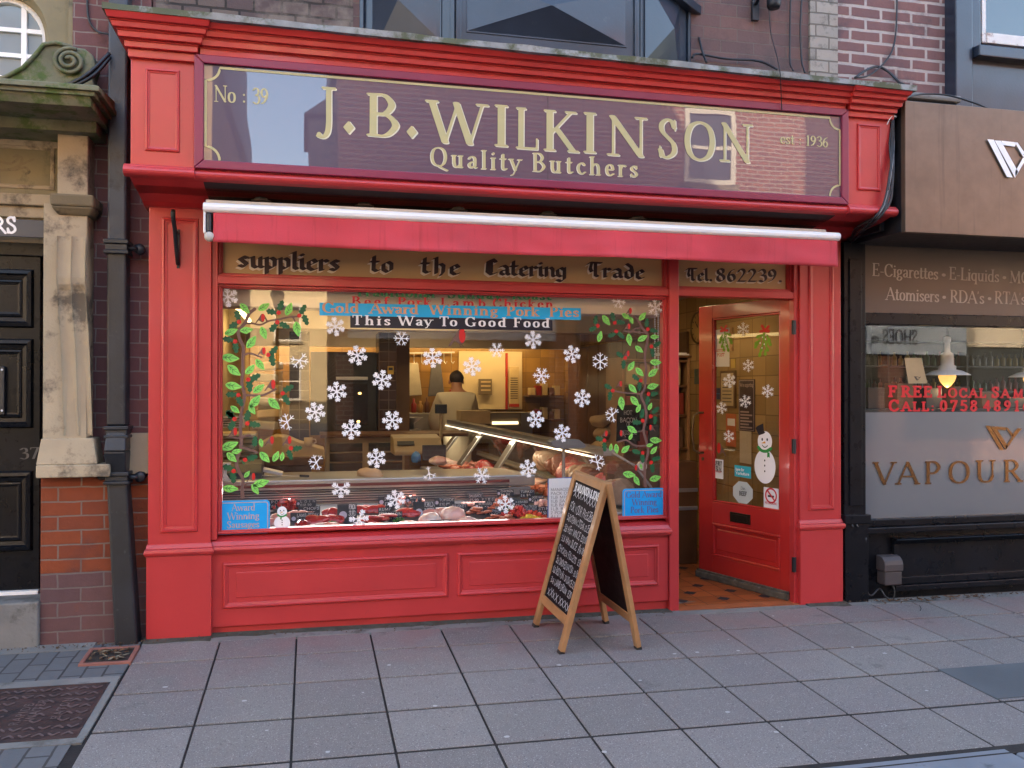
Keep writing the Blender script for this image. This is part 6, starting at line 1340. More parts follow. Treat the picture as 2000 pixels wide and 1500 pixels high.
for k in range(8):
    mb = MB(); j = lambda s_: rnd.uniform(-s_, s_)
    P = [g(1752+j(8), 192+j(4), -.33+j(.02)), g(1744+j(3), 225, -.42), g(1742+j(5), 280, -.44), g(1739+j(8), 340, -.47), g(1733+j(8), 392, -.475), g(1712+j(9), 424+j(5), -.46), g(1684+j(12), 446+j(6), -.30), g(1662+j(8), 470+j(6), -.04)]
    mb.tube([Vector(p) for p in spline([tuple(p) for p in P], 6)], .0055, 6); mb.build('cable', BLACKM if k else paint('grey_cable', (.25, .25, .26), .5, .1, 5, 0), bn, smooth=True)
mb = MB(); c = g(1744, 229, -.43); mb.lathe([(.018, -.006), (.022, -.004), (.022, .004), (.018, .006)], tuple(c), 12); mb.tube([c+Vector((-.02, -.02, .0)), c+Vector((-.05, -.03, -.03)), c+Vector((-.065, -.03, -.06))], .003, 6); mb.build('cable_tie', PAPER, bn)
for k, (lab, x_) in enumerate((('black cable clipped down the black timber beside the red pilaster, nearer one', 1652), ('black cable running down beside the red pilaster, further one', 1661))):
    cable(lab, [g(x_+8, 452, .03), g(x_+2, 520, .035), g(x_, 620, .035), g(x_+2, 760, .035), g(x_-1, 880, .035), g(x_+2, 960, .035), g(x_+8, 1010, .0), g(x_+14, 1030, -.03)], .007)
cable('loop of black cable below the grey cable box', [g(1742, 1140, -.02), g(1747, 1155, -.03), g(1744, 1170, -.03), g(1730, 1166, -.03), g(1718, 1150, -.0), g(1702, 1163, -.01), g(1693, 1150, .0), g(1692, 1090, .0), g(1691, 1050, -.02)], .006)
br_ = thing('wall_bracket', 'black iron bracket on the brick wall right of the bay window', 'bracket', tuple(g(1474, 30, .1)))
mb = MB(); p0, p1 = g(1468, 40, .1), g(1481, -30, .1); mb.box(p0.x, p1.x, .085, .11, p0.z, p1.z+.1); mb.beam(g(1476, 8, .08), g(1500, -40, -.25), .02, .02); mb.build('plate', BLACKM, br_, bevel=.003)
ll = thing('floodlight', 'black lamp housing on the brick wall seen from below', 'lamp', tuple(g(1512, 15, .0)))
mb = MB(); p = g(1511, 16, .02); mb.lathe([(.001, 0), (.04, .0), (.046, .02), (.05, .3)], tuple(p), 16); mb.build('housing', BLACKM, ll, smooth=True)

# ---------------------------------------------------------------- inside the butcher's: window display
def tagboard(label, px, py, y, wpx, hpx, lines, mat=None, badge=True, lean=8):
    p = at(px, py, y); s_ = (p-CAM).dot(_f)/FPX; W_, H_ = wpx*s_, hpx*s_
    o = thing('price_tag', label, 'price tag', (p.x, p.y, p.z-H_/2), 'black price tags in the window display')
    uz = Vector((0, math.sin(R(lean)), math.cos(R(lean)))); fr = Fr(p, (1, 0, 0), uz)
    mb = MB(); lbox(mb, fr, -W_/2, W_/2, -H_/2, H_/2, -.004, 0); mb.build('board', NAVYB, o, bevel=.001)
    mb = MB(); b0 = -W_/2+(H_*.55 if badge else .004)
    n = len(lines)
    for i, t_ in enumerate(lines):
        h = min(H_*.30, H_*.72/n); v = H_/2-(i+1)*H_*.92/n+h*.25
        text(mb, t_, 'hand', fr, b0, v, W_/2-.006 if i < n-1 or len(t_) > 6 else b0+(W_/2-b0)*.7, v, h*.95, off=.0012)
    mb.build('writing', PAPER, o)
    if badge: mb = MB(); mb.add([fr.p(-W_/2+H_*.28+H_*.19*math.cos(a), -H_*.02+H_*.19*math.sin(a), .001) for a in [2*math.pi*k/14 for k in range(14)]], [tuple(range(14))]); mb.build('badge', paint('lilac_badge', (.5, .48, .6), .6, .05, 5, 0), o)
NAVYB = paint('slate_tag', (.020, .024, .036), .45, .1, 6, 0)
TAGS = [('price tag behind the left snowman, furthest back one', 540, 985, .80, 40, 18, ('PORK', '£4.85')), ('price tag left one of a trio above the chops, top', 598, 983, .78, 38, 14, ('LOIN', '£12.50')), ('price tag middle one of a stepped trio right of the snowman', 604, 998, .68, 42, 18, ('CHOPS', '£9.95')), ('largest price tag right of the small snowman', 596, 1012, .55, 56, 22, ('LAMB STEAK', '£21.95')),
 ('tall black price tag left of the lowest snowflake at the raw meat', 678, 1005, .55, 38, 40, ('PORK LOIN', 'STUFFED', '£9.80')), ('price tag behind the lowest middle snowflake', 757, 980, .78, 36, 22, ('SHIN BEEF', '£7.95')), ('price tag below the lowest middle snowflake', 771, 1009, .55, 30, 20, ('SIRLOIN', '£8.00')), ('price tag left of the rump steak under the counter lip', 752, 999, .66, 26, 16, ('RUMP', '£23.00')),
 ('price tag reading minced beef in the window middle', 808, 977, .78, 32, 16, ('MINCED', '£8.50')), ('dark hand written price tag with three lines above the pale pork', 829, 1000, .60, 44, 40, ('PORK LOIN', 'IN PEPPER', '£9.95')), ('price tag top one above the pale pork joints', 868, 981, .74, 40, 18, ('TOPSIDE', '£10.85')), ('price tag right above the pale pork joints', 893, 993, .64, 40, 18, ('BRISKET', '£9.85')),
 ('small black tag marked gammon joints in front of the pale pork', 861, 1023, .22, 42, 15, ('GAMMON', 'JOINTS')), ('price tag at the left end of the burger row', 929, 973, .85, 28, 18, ('SAUSAGE', '£5.90')), ('price tag second in the burger row', 953, 979, .80, 26, 14, ('PIES', '£3.20')), ('price tag in the second burger row at the left', 945, 988, .70, 36, 14, ('BURGERS', '£1.20')),
 ('wide price tag below the lowest right snowflake, left part', 962, 1000, .58, 38, 20, ('PORK', 'MEATBALLS', '£3.50')), ('price tag behind the lowest right snowflake', 987, 963, .85, 34, 14, ('CHICKEN', '£6.80')), ('price tag top right with badge by the meat counter', 1030, 964, .85, 30, 16, ('TURKEY', '£6.95')), ('price tag second from the top at the right', 1047, 975, .74, 32, 14, ('DICED BEEF', '£3.95')),
 ('price tag just left of the white price notice, upper', 1016, 984, .66, 34, 14, ('KEBABS', '£2.30')), ('tall tag with chalk writing above the yellow peppers', 1032, 997, .55, 38, 20, ('THAI CHICKEN', 'STIR FRY', '£4.85')), ('price tag touching the white price notice, lower', 1062, 998, .50, 24, 18, ('STIR', '£4.50'))]
for q in TAGS: tagboard('black ' + q[0] if not q[0].split()[0].endswith('black') else q[0], *q[1:], badge=q[4] > 30)
# refrigerated shelf
cs = thing('display_shelf', 'low chilled window shelf with a louvred steel back under the counter', 'display shelf', (.5, .5, .4))
def deckz(y): return .497+.155*(y-.18)
mb = MB(); mb.hexa([(-.74, .16, .30), (2.0, .16, .30), (2.0, .93, .36), (-.74, .93, .36), (-.74, .16, deckz(.16)), (2.0, .16, deckz(.16)), (2.0, .93, deckz(.93)), (-.74, .93, deckz(.93))]); mb.build('deck', paint('dark_tray', (.05, .05, .055), .4, .2, 6, .05), cs, bevel=.004)
mb = MB(); mb.box(-.74, 1.42, .96, .98, .40, .72); bk = mb.build('back_panel', STEEL, cs)
for k in range(6): mb = MB(); mb.box(-.74, 1.42, .945, .96, .625+k*.017, .632+k*.017); mb.build('louvre', INK, cs)
mb = MB(); mb.box(-.74, 1.42, .93, .955, .735, .755); mb.build('red_trim', paint('dark_red_trim', (.16, .03, .03), .4, .1, 5, 0), cs)
mb = MB(); mb.tube([(-.7, 1.02, .745), (1.4, 1.02, .745)], .008, 8); mb.build('light_tube', emit('shelf_tube', (1, .86, .80), .3), cs)
L = bpy.data.lights.new('shelf_light', 'AREA'); L.shape = 'RECTANGLE'; L.size = 2.1; L.size_y = .05; L.energy = .8; L.color = (1, .88, .84)
lo = bpy.data.objects.new('shelf_light', L); C.objects.link(lo); lo.location = (.35, .90, .73); lo.rotation_euler = (R(-40), 0, 0); put(lo, cs)
MEAT = [paint('raw_red_meat', (.50, .035, .03), .28, .35, 14, .2, coat=.5, dirt=((.66, .36, .32), 16, .62)), paint('pale_pork', (.74, .42, .36), .32, .12, 9, .15, coat=.4, dirt=((.80, .64, .56), 7, .5)), paint('burger_meat', (.46, .12, .06), .5, .3, 30, .3), paint('marbled_beef', (.55, .13, .12), .3, .3, 10, .2, coat=.4, dirt=((.76, .56, .50), 7, .50)), paint('fat_bacon', (.62, .25, .20), .4, .3, 18, .2, dirt=((.74, .56, .46), 14, .5)), paint('pork_chop', (.66, .27, .22), .35, .2, 12, .2, coat=.3, dirt=((.78, .60, .50), 10, .56))]
def tagmeat(o, label, grp='cuts of meat in the window display'): tag(o, label, 'meat', grp); return o
def slab(mb, c, r, th, rot, tx, ty, seed, asp=.62):
    rr_ = random.Random(seed); n = 16; M = Matrix.Translation(c) @ Matrix.Rotation(rot, 4, 'Z') @ Matrix.Rotation(tx, 4, 'X') @ Matrix.Rotation(ty, 4, 'Y'); ph = rr_.uniform(0, 6)
    rad = [r*(1+.16*math.sin(2*a+ph)+.09*math.sin(3*a+ph*2)+rr_.uniform(-.04, .04)) for a in [2*math.pi*k/n for k in range(n)]]
    vs = []
    for sc_, h in ((.86, 0), (1, .3), (1, .7), (.84, 1.0), (.4, 1.08)):
        vs += [M @ Vector((rad[k]*sc_*math.cos(2*math.pi*k/n), rad[k]*sc_*asp*math.sin(2*math.pi*k/n), th*h)) for k in range(n)]
    mb.add(vs, [tuple(range(n))[::-1], tuple(range(4*n, 5*n))]+[(q*n+k, q*n+(k+1) % n, (q+1)*n+(k+1) % n, (q+1)*n+k) for q in range(4) for k in range(n)])
def heap(name, label, px, y, kind, m, n, w_, seed, d=.07, size=.05):
    rr_ = random.Random(seed); p = at(px, 1000, y); z0 = deckz(y)+.004; mb = MB()
    for i in range(n):
        f = (i+.5)/n-.5
        if kind == 'slices': slab(mb, Vector((p.x+f*w_, y+rr_.uniform(-.01, .01), z0+.008)), size, size*.32, rr_.uniform(-.25, .25), R(52)+rr_.uniform(-.12, .12), rr_.uniform(-.1, .1), seed*31+i)
        elif kind == 'flat': slab(mb, Vector((p.x+f*w_, y+rr_.uniform(-d*.4, d*.4), z0+.013*(i % 3))), size, size*.34, rr_.uniform(0, 6), rr_.uniform(-.12, .3), rr_.uniform(-.15, .15), seed*31+i)
        elif kind == 'dice':
            s_ = size*rr_.uniform(.7, 1.2); q = Vector((p.x+rr_.gauss(0, .28)*w_, y+rr_.gauss(0, .3)*d, 0)); h = max(0, 1-((q.x-p.x)/w_*1.8)**2-((q.y-y)/d*1.2)**2)*size*2.6; M = Matrix.Translation((q.x, q.y, z0+rr_.random()*h+s_*.4)) @ Matrix.Rotation(rr_.uniform(0, 6), 4, 'Z') @ Matrix.Rotation(rr_.uniform(0, 6), 4, 'X')
            m2 = MB(); m2.box(-s_*.6, s_*.6, -s_*.45, s_*.45, -s_*.4, s_*.4); m2.move(M); mb.add(m2.v, m2.f)
        elif kind == 'link':
            x = p.x+f*w_; mb.tube([Vector((x, y-d*.5, z0+size*.9)), Vector((x+.005, y-d*.45, z0+size)), Vector((x+rr_.uniform(-.006, .006), y, z0+size+.008)), Vector((x, y+d*.45, z0+size)), Vector((x, y+d*.5, z0+size*.9))], [size*.4, size*.95, size, size*.95, size*.4], 10)
    o = mb.build(name, MEAT[m] if isinstance(m, int) else m, smooth=kind != 'dice', bevel=.0) ; return tagmeat(o, label)
def joint(name, label, px, y, rx, ry, rz, m, seed, amp=.22):
    p = at(px, 1000, y); mb = MB(); mb.blob((p.x, y, deckz(y)+rz*.62), (rx, ry, rz), seed, amp, 2.0, 26, 14, rot=seed*.31 % .5-.25); o = mb.build(name, MEAT[m], smooth=True); return tagmeat(o, label)
joint('belly_joint', 'long pale streaked belly joint lying at the front left of the window display', 640, .29, .20, .075, .040, 3, 2)
joint('belly_joint', 'flat marbled beef joint in front of the lowest left snowflake', 722, .27, .17, .08, .038, 3, 5)
joint('belly_joint', 'pink and white pork belly left of the gammon tag', 800, .27, .13, .08, .040, 3, 8)
joint('pork_joint', 'big pale rolled pork joint, the highest of the pale joints', 885, .40, .085, .07, .070, 1, 4, .14)
joint('pork_joint', 'pale pork joint behind the gammon tag at its left', 840, .36, .075, .07, .055, 1, 5, .14)
joint('pork_joint', 'pale pork joint at the right of the gammon tag', 912, .28, .075, .06, .05, 1, 6, .14)
for q in (('chop_row', 'row of pink pork chops behind the small snowman', 578, .62, 'slices', 5, 6, .22, 41, .07, .055), ('chop_row', 'pink chops fanned behind the sausage plaque', 490, .50, 'slices', 5, 8, .34, 42, .07, .05), ('bacon_row', 'streaky bacon slices behind the sausage plaque, front row', 480, .32, 'slices', 4, 9, .32, 43, .07, .05),
          ('diced_meat', 'red diced beef beside the foot of the small snowman', 592, .34, 'dice', 0, 60, .13, 44, .09, .022), ('steak_row', 'bright red steaks above the belly joint at the left', 634, .52, 'slices', 0, 5, .17, 45, .07, .06), ('steak_row', 'red steaks left of the tall three line tag', 656, .68, 'slices', 0, 4, .12, 46, .07, .05),
          ('steak_row', 'thick red steaks right of the lowest left snowflake', 738, .48, 'flat', 0, 6, .16, 47, .09, .055), ('steak_row', 'red rump steaks under the lip of the steel counter', 720, .72, 'slices', 0, 5, .16, 48, .07, .055), ('roast_joint', 'bright red roasting joint slices left of the pepper pork tag', 800, .62, 'slices', 0, 3, .08, 49, .07, .065),
          ('chop_row', 'pale pork steaks below the topside tags', 862, .60, 'slices', 5, 6, .20, 50, .07, .05), ('sausage_row', 'row of pink sausages at the back beside the burger tags', 925, .76, 'link', 4, 7, .16, 51, .11, .013), ('burger_row', 'brown burgers left of the meatball tag', 940, .58, 'flat', 2, 6, .16, 52, .09, .04),
          ('burger_row', 'brown burgers in front of the meatball tag', 978, .40, 'flat', 2, 7, .18, 53, .10, .042), ('meatball_heap', 'orange brown meatballs between the tags at the right', 985, .72, 'dice', 2, 50, .14, 54, .09, .024), ('kebab_heap', 'glossy red peppered meat under the lowest right snowflake', 1012, .50, 'dice', 0, 70, .14, 55, .10, .022),
          ('sausage_row', 'row of brown sausages at the front right by the pork joints', 938, .27, 'link', 4, 6, .13, 56, .11, .013), ('chicken_heap', 'pale diced chicken behind the white price notice', 1060, .62, 'dice', 1, 60, .16, 57, .10, .024), ('diced_meat', 'diced pink pork at the very back under the louvres', 800, .82, 'dice', 5, 60, .20, 58, .08, .024), ('diced_meat', 'dark red diced liver at the back left under the louvres', 560, .82, 'dice', 0, 60, .20, 59, .08, .024)): heap(*q)
PEP = paint('yellow_pepper', (.72, .50, .04), .35, .3, 40, .2, dirt=((.22, .34, .03), 30, .58))
heap('stir_fry_heap', 'yellow chopped pepper heap left of the white price notice', 1036, .33, 'dice', PEP, 110, .18, 61, .10, .018)
heap('stir_fry_heap', 'red chopped pepper heap behind the yellow one', 1040, .44, 'dice', paint('red_pepper', (.65, .06, .02), .3, .3, 40, .2), 60, .14, 62, .07, .018)
def meat(name, label, px, py, y, rx, ry, rz, m, seed, grp='cuts of meat in the window display', amp=.3):
    p = at(px, py, y); mb = MB(); mb.blob(p, (rx, ry, rz), seed, amp, 1.4, 18, 12, rot=seed*.7)
    o = mb.build(name, MEAT[m] if isinstance(m, int) else m, smooth=True); tag(o, label, 'meat', grp); return o
GRN = paint('parsley', (.05, .15, .03), .8, .4, 40, .8)
for px, y, l in ((648, .42, 'left'), (780, .44, 'middle'), (1000, .62, 'right')): heap('parsley_sprig', f'dark green parsley garnish among the meat, the {l} one', px, y, 'dice', GRN, 50, .08, px, .06, .012)
# steel counter over the shelf
ct = thing('steel_counter', 'long steel topped serving counter behind the window display', 'counter', (.3, 1.3, 0))
xr = at(1045, 950, .95).x; zA, zB, zC = at(700, 935, .95).z, at(700, 957, .95).z, at(700, 973, .95).z
mb = MB(); mb.hexa([(-.74, .95, zB), (xr, .95, zB), (xr, 1.55, zB), (-.74, 1.55, zB), (-.74, .95, zA), (xr, .95, zA), (xr-.12, 1.55, zA), (-.74, 1.55, zA)]); mb.build('top', STEEL, ct, bevel=.006)
mb = MB(); mb.box(-.74, xr-.03, .965, 1.0, zC-.01, zB-.008); mb.build('lower_lip', STEELD, ct, bevel=.004)
mb = MB(); mb.box(-.74, xr-.1, 1.0, 1.5, -.02, zC-.01); mb.build('body', STEELD, ct)
m_ = meat('bread_loaf', 'pale flat loaf of dough coloured meat on the steel counter', 722, 928, 1.12, .12, .07, .05, paint('pale_dough', (.62, .44, .28), .6, .1, 8, .1), 21, 'joints on the counter', .35)
kn = thing('knife', 'long knife lying on the steel counter with dark handle', 'knife', tuple(at(560, 928, 1.05)))
mb = MB(); a, b = at(512, 929, 1.1), at(585, 929, 1.1); mb.beam(a, b, .03, .004); mb.build('blade', STEEL, kn); mb = MB(); mb.beam(b, at(604, 930, 1.1), .025, .015); mb.build('handle', INK, kn, bevel=.004)
# serve-over counter running back into the shop
gc = thing('glass_counter', 'long glass fronted meat counter with steel struts running back into the shop', 'display counter', (2.0, 3, 0))
n0, f0 = at(1190, 884, .95), at(868, 821, 5.2)
mb = MB(); mb.beam(n0, f0, .10, .05); mb.build('top_rail', STEELD, gc, bevel=.006)
mb = MB()
def onrail(t): return n0+(f0-n0)*t
gn, gf = at(1296, 1040, .95), at(1000, 900, 5.2)
for t in (.93,): pass
for (pt, pb) in (((905, 829), (851, 903)), ((945, 838), (897, 908)), ((1010, 852), (962, 928))):
    y = None
    best = min([k/200 for k in range(201)], key=lambda k: abs((lambda q: 1000+FPX*(q-CAM).dot(CR)/(q-CAM).dot(_f)-pt[0])(onrail(k)))); T_ = onrail(best); B_ = at(pb[0], pb[1], T_.y-.15)
    m2 = MB(); m2.beam(T_+Vector((0, 0, -.02)), B_, .07, .03); m2.build('strut', STEEL, gc, bevel=.004)
mb.quad(n0, f0, Vector((f0.x+.42, f0.y, f0.z-.42)), Vector((n0.x+.42, n0.y, n0.z-.50))); mb.build('front_glass', GLASSIN, gc)
for t_ in (.0, .22, .48, .78):
    mb = MB(); q_ = onrail(t_); mb.tube([q_+Vector((.02, 0, 0)), q_+Vector((.20, 0, -.10)), q_+Vector((.33, 0, -.26)), q_+Vector((.42, 0, -.46))], .010, 8); mb.build('glass_rib', STEELD, gc, smooth=True)
mb = MB(); mb.beam(n0+Vector((.42, 0, -.46)), f0+Vector((.42, 0, -.40)), .05, .05); mb.build('lower_rail', paint('beige_rail', (.34, .28, .19), .5, .1, 4, 0), gc, bevel=.005)
mb = MB(); mb.beam(onrail(.03)+Vector((-.06, 0, -.045)), onrail(.97)+Vector((-.06, 0, -.045)), .011, .011); mb.build('light_tube', emit('display_tube', (1, .85, .6), .22), gc)
zb = .48
mb = MB(); mb.hexa([(1.42, 1.0, -.02), (2.5, 1.0, -.02), (2.3, 5.2, -.02), (1.3, 5.2, -.02), (1.42, 1.0, zb), (2.5, 1.0, zb), (2.3, 5.2, zb), (1.3, 5.2, zb)]); mb.build('base', STEELD, gc, bevel=.01)
mb = MB(); mb.beam((2.52, 1.0, zb+.0), (2.32, 5.2, zb), .05, .14); mb.build('front_edge', paint('beige_laminate', (.40, .32, .22), .5, .1, 4, 0), gc)
L = bpy.data.lights.new('display_light', 'AREA'); L.shape = 'RECTANGLE'; L.size = .06; L.size_y = 3.8; L.energy = .9; L.color = (1, .82, .55)
lo = bpy.data.objects.new('display_light', L); C.objects.link(lo); lo.location = onrail(.5)+Vector((-.06, 0, -.07)); lo.rotation_euler = (0, 0, math.atan2(-(f0.x-n0.x), f0.y-n0.y)); put(lo, gc)
DESC = ['nearest', 'second', 'third', 'fourth', 'fifth', 'sixth', 'seventh', 'eighth', 'ninth', 'tenth', 'eleventh', 'twelfth']
def gheap(name, label, x, y, z, kind, m, n, w_, d, size, seed, grp):
    rr_ = random.Random(seed); mb = MB()
    for i in range(n):
        f = (i+.5)/n-.5
        if kind == 'stand': slab(mb, Vector((x+rr_.uniform(-.03, .03), y+f*d, z+size*.62)), size*rr_.uniform(.8, 1.05), size*.085, rr_.uniform(-.12, .12), R(80)+rr_.uniform(-.2, .15), rr_.uniform(-.15, .15), seed*17+i, .75)
        elif kind == 'flat': slab(mb, Vector((x+rr_.uniform(-.4, .4)*w_, y+f*d, z+.02+.016*(i % 3))), size, size*.34, rr_.uniform(0, 6), rr_.uniform(-.2, .4), rr_.uniform(-.2, .2), seed*17+i)
        else:
            s_ = size*rr_.uniform(.7, 1.25); q = Vector((x+rr_.gauss(0, .28)*w_, y+rr_.gauss(0, .3)*d, z+rr_.random()*size*2.2)); m2 = MB(); m2.box(-s_*.7, s_*.7, -s_*.5, s_*.5, -s_*.4, s_*.4); m2.move(Matrix.Translation(q) @ Matrix.Rotation(rr_.uniform(0, 6), 4, 'Z') @ Matrix.Rotation(rr_.uniform(0, 6), 4, 'X')); mb.add(m2.v, m2.f)
    o = mb.build(name, m, smooth=kind != 'dice'); tag(o, label, 'meat', grp)
PALEW = paint('pale_wrapped', (.38, .27, .20), .25, .25, 9, .1, coat=.6, dirt=((.36, .12, .09), 12, .58)); DARKW = paint('dark_cured', (.20, .075, .05), .35, .3, 10, .15, coat=.4, dirt=((.45, .28, .18), 14, .62))
k = 0
for i in range(9):
    for j in range(2):
        y = 1.25+i*.42; gheap('meat_pile', f'pile of cut meat in the glass counter, {DESC[i]} of its {"staff" if j == 0 else "customer"} side row', 1.68+.36*j-(y-1)*.04, y, zb+.02, ('dice', 'flat', 'stand')[(i+j) % 3], MEAT[(2, 4, 1, 0, 4, 5, 3)[(i*2+j*3) % 7]], (50, 8, 6)[(i+j) % 3], .26, .30, (.03, .085, .085)[(i+j) % 3], 200+k, 'meat piles in the glass counter'); k += 1
for i in range(7):
    p = at(1046+i*21, 868+i*9, 2.4-i*.19); gheap('wrapped_meat', f'film wrapped meat pack standing in the glass counter, {DESC[i]} from the left', p.x+.14, p.y, p.z-.24, 'stand', (PALEW, DARKW, MEAT[3])[i % 3], 6, .2, .19, .135, 300+i, 'wrapped packs in the glass counter')
# grey scale near the window
sc_ = thing('weighing_scale', 'grey oval topped scale on a post behind the pavement chalkboard', 'scale', tuple(at(1102, 960, .9)))
p = at(1109, 868, .9); s_ = (p-CAM).dot(_f)/FPX
mb = MB(); pts = [(-36, 5), (-30, 9), (0, 10), (22, 9), (34, 0), (37, -5), (30, -8), (-24, -8), (-33, -2)]
mb.plate([(p.x+x*s_, p.z+z*s_) for x, z in pts][::-1], p.y-.02, p.y+.10); mb.build('head', paint('blue_grey_plastic', (.16, .20, .24), .4, .1, 5, 0), sc_, bevel=.006)
q = at(1103, 876, .92); mb = MB(); mb.tube([(q.x, .95, q.z), (q.x, .95, .5)], .012, 10); mb.build('post', STEELD, sc_)
# white price notice
pn_ = thing('price_notice', 'white handwritten price notice with a blue border standing behind the window', 'notice', tuple(at(1092, 1020, .12)))
nf_ = FY(.115); P = [nf_.uv(*p) for p in ((1069, 1019), (1120, 1018), (1122, 931), (1070, 935))]
mb = MB(); mb.hexa([nf_.p(*p, 0) for p in P]+[nf_.p(*p, .003) for p in P]); mb.build('border', paint('blue_border', (.10, .16, .42), .6, .05, 5, 0), pn_)
mb = MB(); u0, v0 = P[0][0]+.008, P[0][1]+.008; u1, v1 = P[1][0], P[2][1]-.008; mb.quad(nf_.p(u0, v0, .004), nf_.p(u1, v0, .004), nf_.p(u1, v1, .004), nf_.p(u0, v1, .004)); mb.build('sheet', PAPER, pn_)
mb = MB()
for i, t_ in enumerate(('MANAGERS', 'PACK OF', '1LB MINCE', '1LB SAUSAGE', '1LB BACON', '1LB BEEF', '2 PORK', 'ALL £20')):
    vv = v1-(v1-v0)*(.30+.092*i); text(mb, t_, 'hand', nf_, u0+.012, vv, u0+.012+.018*len(t_), vv, .018, off=.0052)
mb.build('writing', INK, pn_)

# ---------------------------------------------------------------- further inside
def bxthing(name, label, cat, px0, px1, py0, py1, y, dep, mat, grp=None, bev=.004, part='body'):
    a, b = at(px0, py1, y), at(px1, py0, y); o = thing(name, label, cat, ((a.x+b.x)/2, y, a.z), grp)
    mb = MB(); mb.box(a.x, b.x, y, y+dep, a.z, b.z); mb.build(part, mat, o, bevel=bev); return o, a, b
# dark tiled piers with the oven
mb = MB(); y = 3.9; mb.box(at(565, 700, y).x, at(604, 700, y).x, y, y+.3, -.02, 2.0); mb.box(at(738, 700, y).x, at(772, 700, y).x, y-.1, y+.3, -.02, 2.0); mb.build('tiled_pier', BRTILE, shop)
mb = MB(); mb.box(at(772, 700, 4.2).x, at(800, 700, 4.2).x, 4.2, 6.2, -.02, 2.0); mb.build('partition_wall', paint('brown_panel', (.20, .11, .05), .5, .15, 3, .05), shop)
o, a, b = bxthing('oven', 'tall black oven with a lit glass door at the back left of the shop', 'oven', 606, 736, 688, 850, 3.9, .5, paint('oven_black', (.015, .014, .014), .3, .2, 5, .05), part='case')
Wd, Hh = b.x-a.x, b.z-a.z
mb = MB(); mb.box(a.x+Wd*.38, b.x-Wd*.14, 3.885, 3.899, a.z+Hh*.12, a.z+Hh*.62); mb.build('door_glass', paint('oven_glass', (.03, .02, .012), .08, .1, 5, 0, spec=.8), o)
mb = MB()
for fx_, fz_ in ((.74, .50), (.72, .16)): mb.blob((a.x+Wd*fx_, 3.882, a.z+Hh*fz_), (.018, .005, .012), 3, .2)
mb.build('oven_light', emit('oven_glow', (1, .50, .15), .5), o)
mb = MB(); mb.box(a.x+Wd*.38, b.x-Wd*.14, 3.86, 3.875, a.z+Hh*.66, a.z+Hh*.70); mb.build('handle', STEEL, o, bevel=.003)
o, a, b = bxthing('drawer_cabinet', 'cream cabinet with dark open drawers under the oven', 'cabinet', 636, 790, 853, 945, 2.9, .5, paint('cream_laminate', (.42, .34, .22), .5, .08, 4, 0), part='carcass')
for c0, c1_ in ((.05, .46), (.54, .97)):
    for r in range(4):
        z0_ = a.z+(b.z-a.z)*(.05+.215*r); mb = MB(); mb.box(a.x+(b.x-a.x)*c0, a.x+(b.x-a.x)*c1_, 2.885, 2.899, z0_, z0_+(b.z-a.z)*.18); mb.build('drawer', paint('dark_drawer', (.03, .026, .025), .3, .3, 8, .05) if 'dark_drawer' not in bpy.data.materials else bpy.data.materials['dark_drawer'], o, bevel=.004)
mb = MB(); mb.box(a.x-.05, b.x+.6, 2.84, 3.45, b.z, b.z+.03); mb.build('worktop', WOODD, o, bevel=.004)
# packing bench at the left with bread papers, mug and boxes
o, a, b = bxthing('packing_bench', 'wooden packing bench at the left side of the shop', 'bench', 420, 632, 893, 912, 2.2, .6, WOODD, part='top')
mb = MB(); mb.box(-.73, b.x-.1, 2.25, 2.75, -.02, a.z); mb.build('base', WOODD, o)
PK = [('paper_stack', 'big stack of cream wrapping paper slumped on the packing bench', 500, 640, 838, 892, 2.3, .35), ('cream_box', 'cream carton on the packing bench behind the holly, tallest one', 425, 500, 845, 893, 2.35, .3), ('paper_bag', 'tan paper bag stack leaning by the left wall at head height', 505, 548, 785, 835, 2.6, .25), ('cardboard_flap', 'tan cardboard piece pinned upright left of the tiled pier', 536, 552, 725, 770, 2.9, .02)]
for n_, l_, x0, x1, y0, y1, y, d in PK:
    if n_ == 'paper_stack':
        p = at((x0+x1)/2, (y0+y1)/2+6, y); mb = MB(); pts = [(-.26, -.12), (.27, -.12), (.27, -.03), (.16, -.0), (.06, .03), (-.05, .08), (-.14, .09), (-.22, .05), (-.27, .02)]
        mb.plate([(p.x+x, p.z+z) for x, z in pts], y, y+d); o_ = mb.build(n_, CREAM, bevel=.012); tag(o_, l_, 'paper')
    else: bxthing(n_, l_, 'box', x0, x1, y0, y1, y, d, CREAM if 'cream' in n_ else paint('kraft_paper', (.36, .25, .12), .7, .12, 6, .05))
mg = thing('mug', 'cream mug with handle on the packing bench end', 'mug', tuple(at(600, 872, 2.25)))
p = at(602, 872, 2.25); mb = MB(); mb.lathe([(.028, 0), (.034, .01), (.036, .075), (.032, .075), (.03, .01)], tuple(p), 16); mb.build('cup', CREAM, mg, smooth=True); mb = MB(); mb.tube([p+Vector((.034, 0, .062)), p+Vector((.06, 0, .058)), p+Vector((.064, 0, .035)), p+Vector((.034, 0, .018))], .006, 8); mb.build('handle', CREAM, mg, smooth=True)
bt = thing('label_tray', 'white card tray on the steel counter left of the knife', 'tray', tuple(at(530, 922, 1.3)))
mb = MB(); mb.beam(at(512, 916, 1.3), at(552, 925, 1.3), .16, .02); mb.build('card', PAPER, bt, bevel=.003)
lt = thing('till_machine', 'white and black till label machine at the far left of the counter', 'machine', tuple(at(450, 935, 1.1)))
a, b = at(424, 940, 1.1), at(512, 908, 1.1); mb = MB(); mb.prism([(1.1, a.z), (1.1, a.z+.05), (1.18, b.z), (1.4, b.z+.02), (1.4, a.z)], -.72, b.x); mb.build('case', BLACKM, lt, bevel=.01)
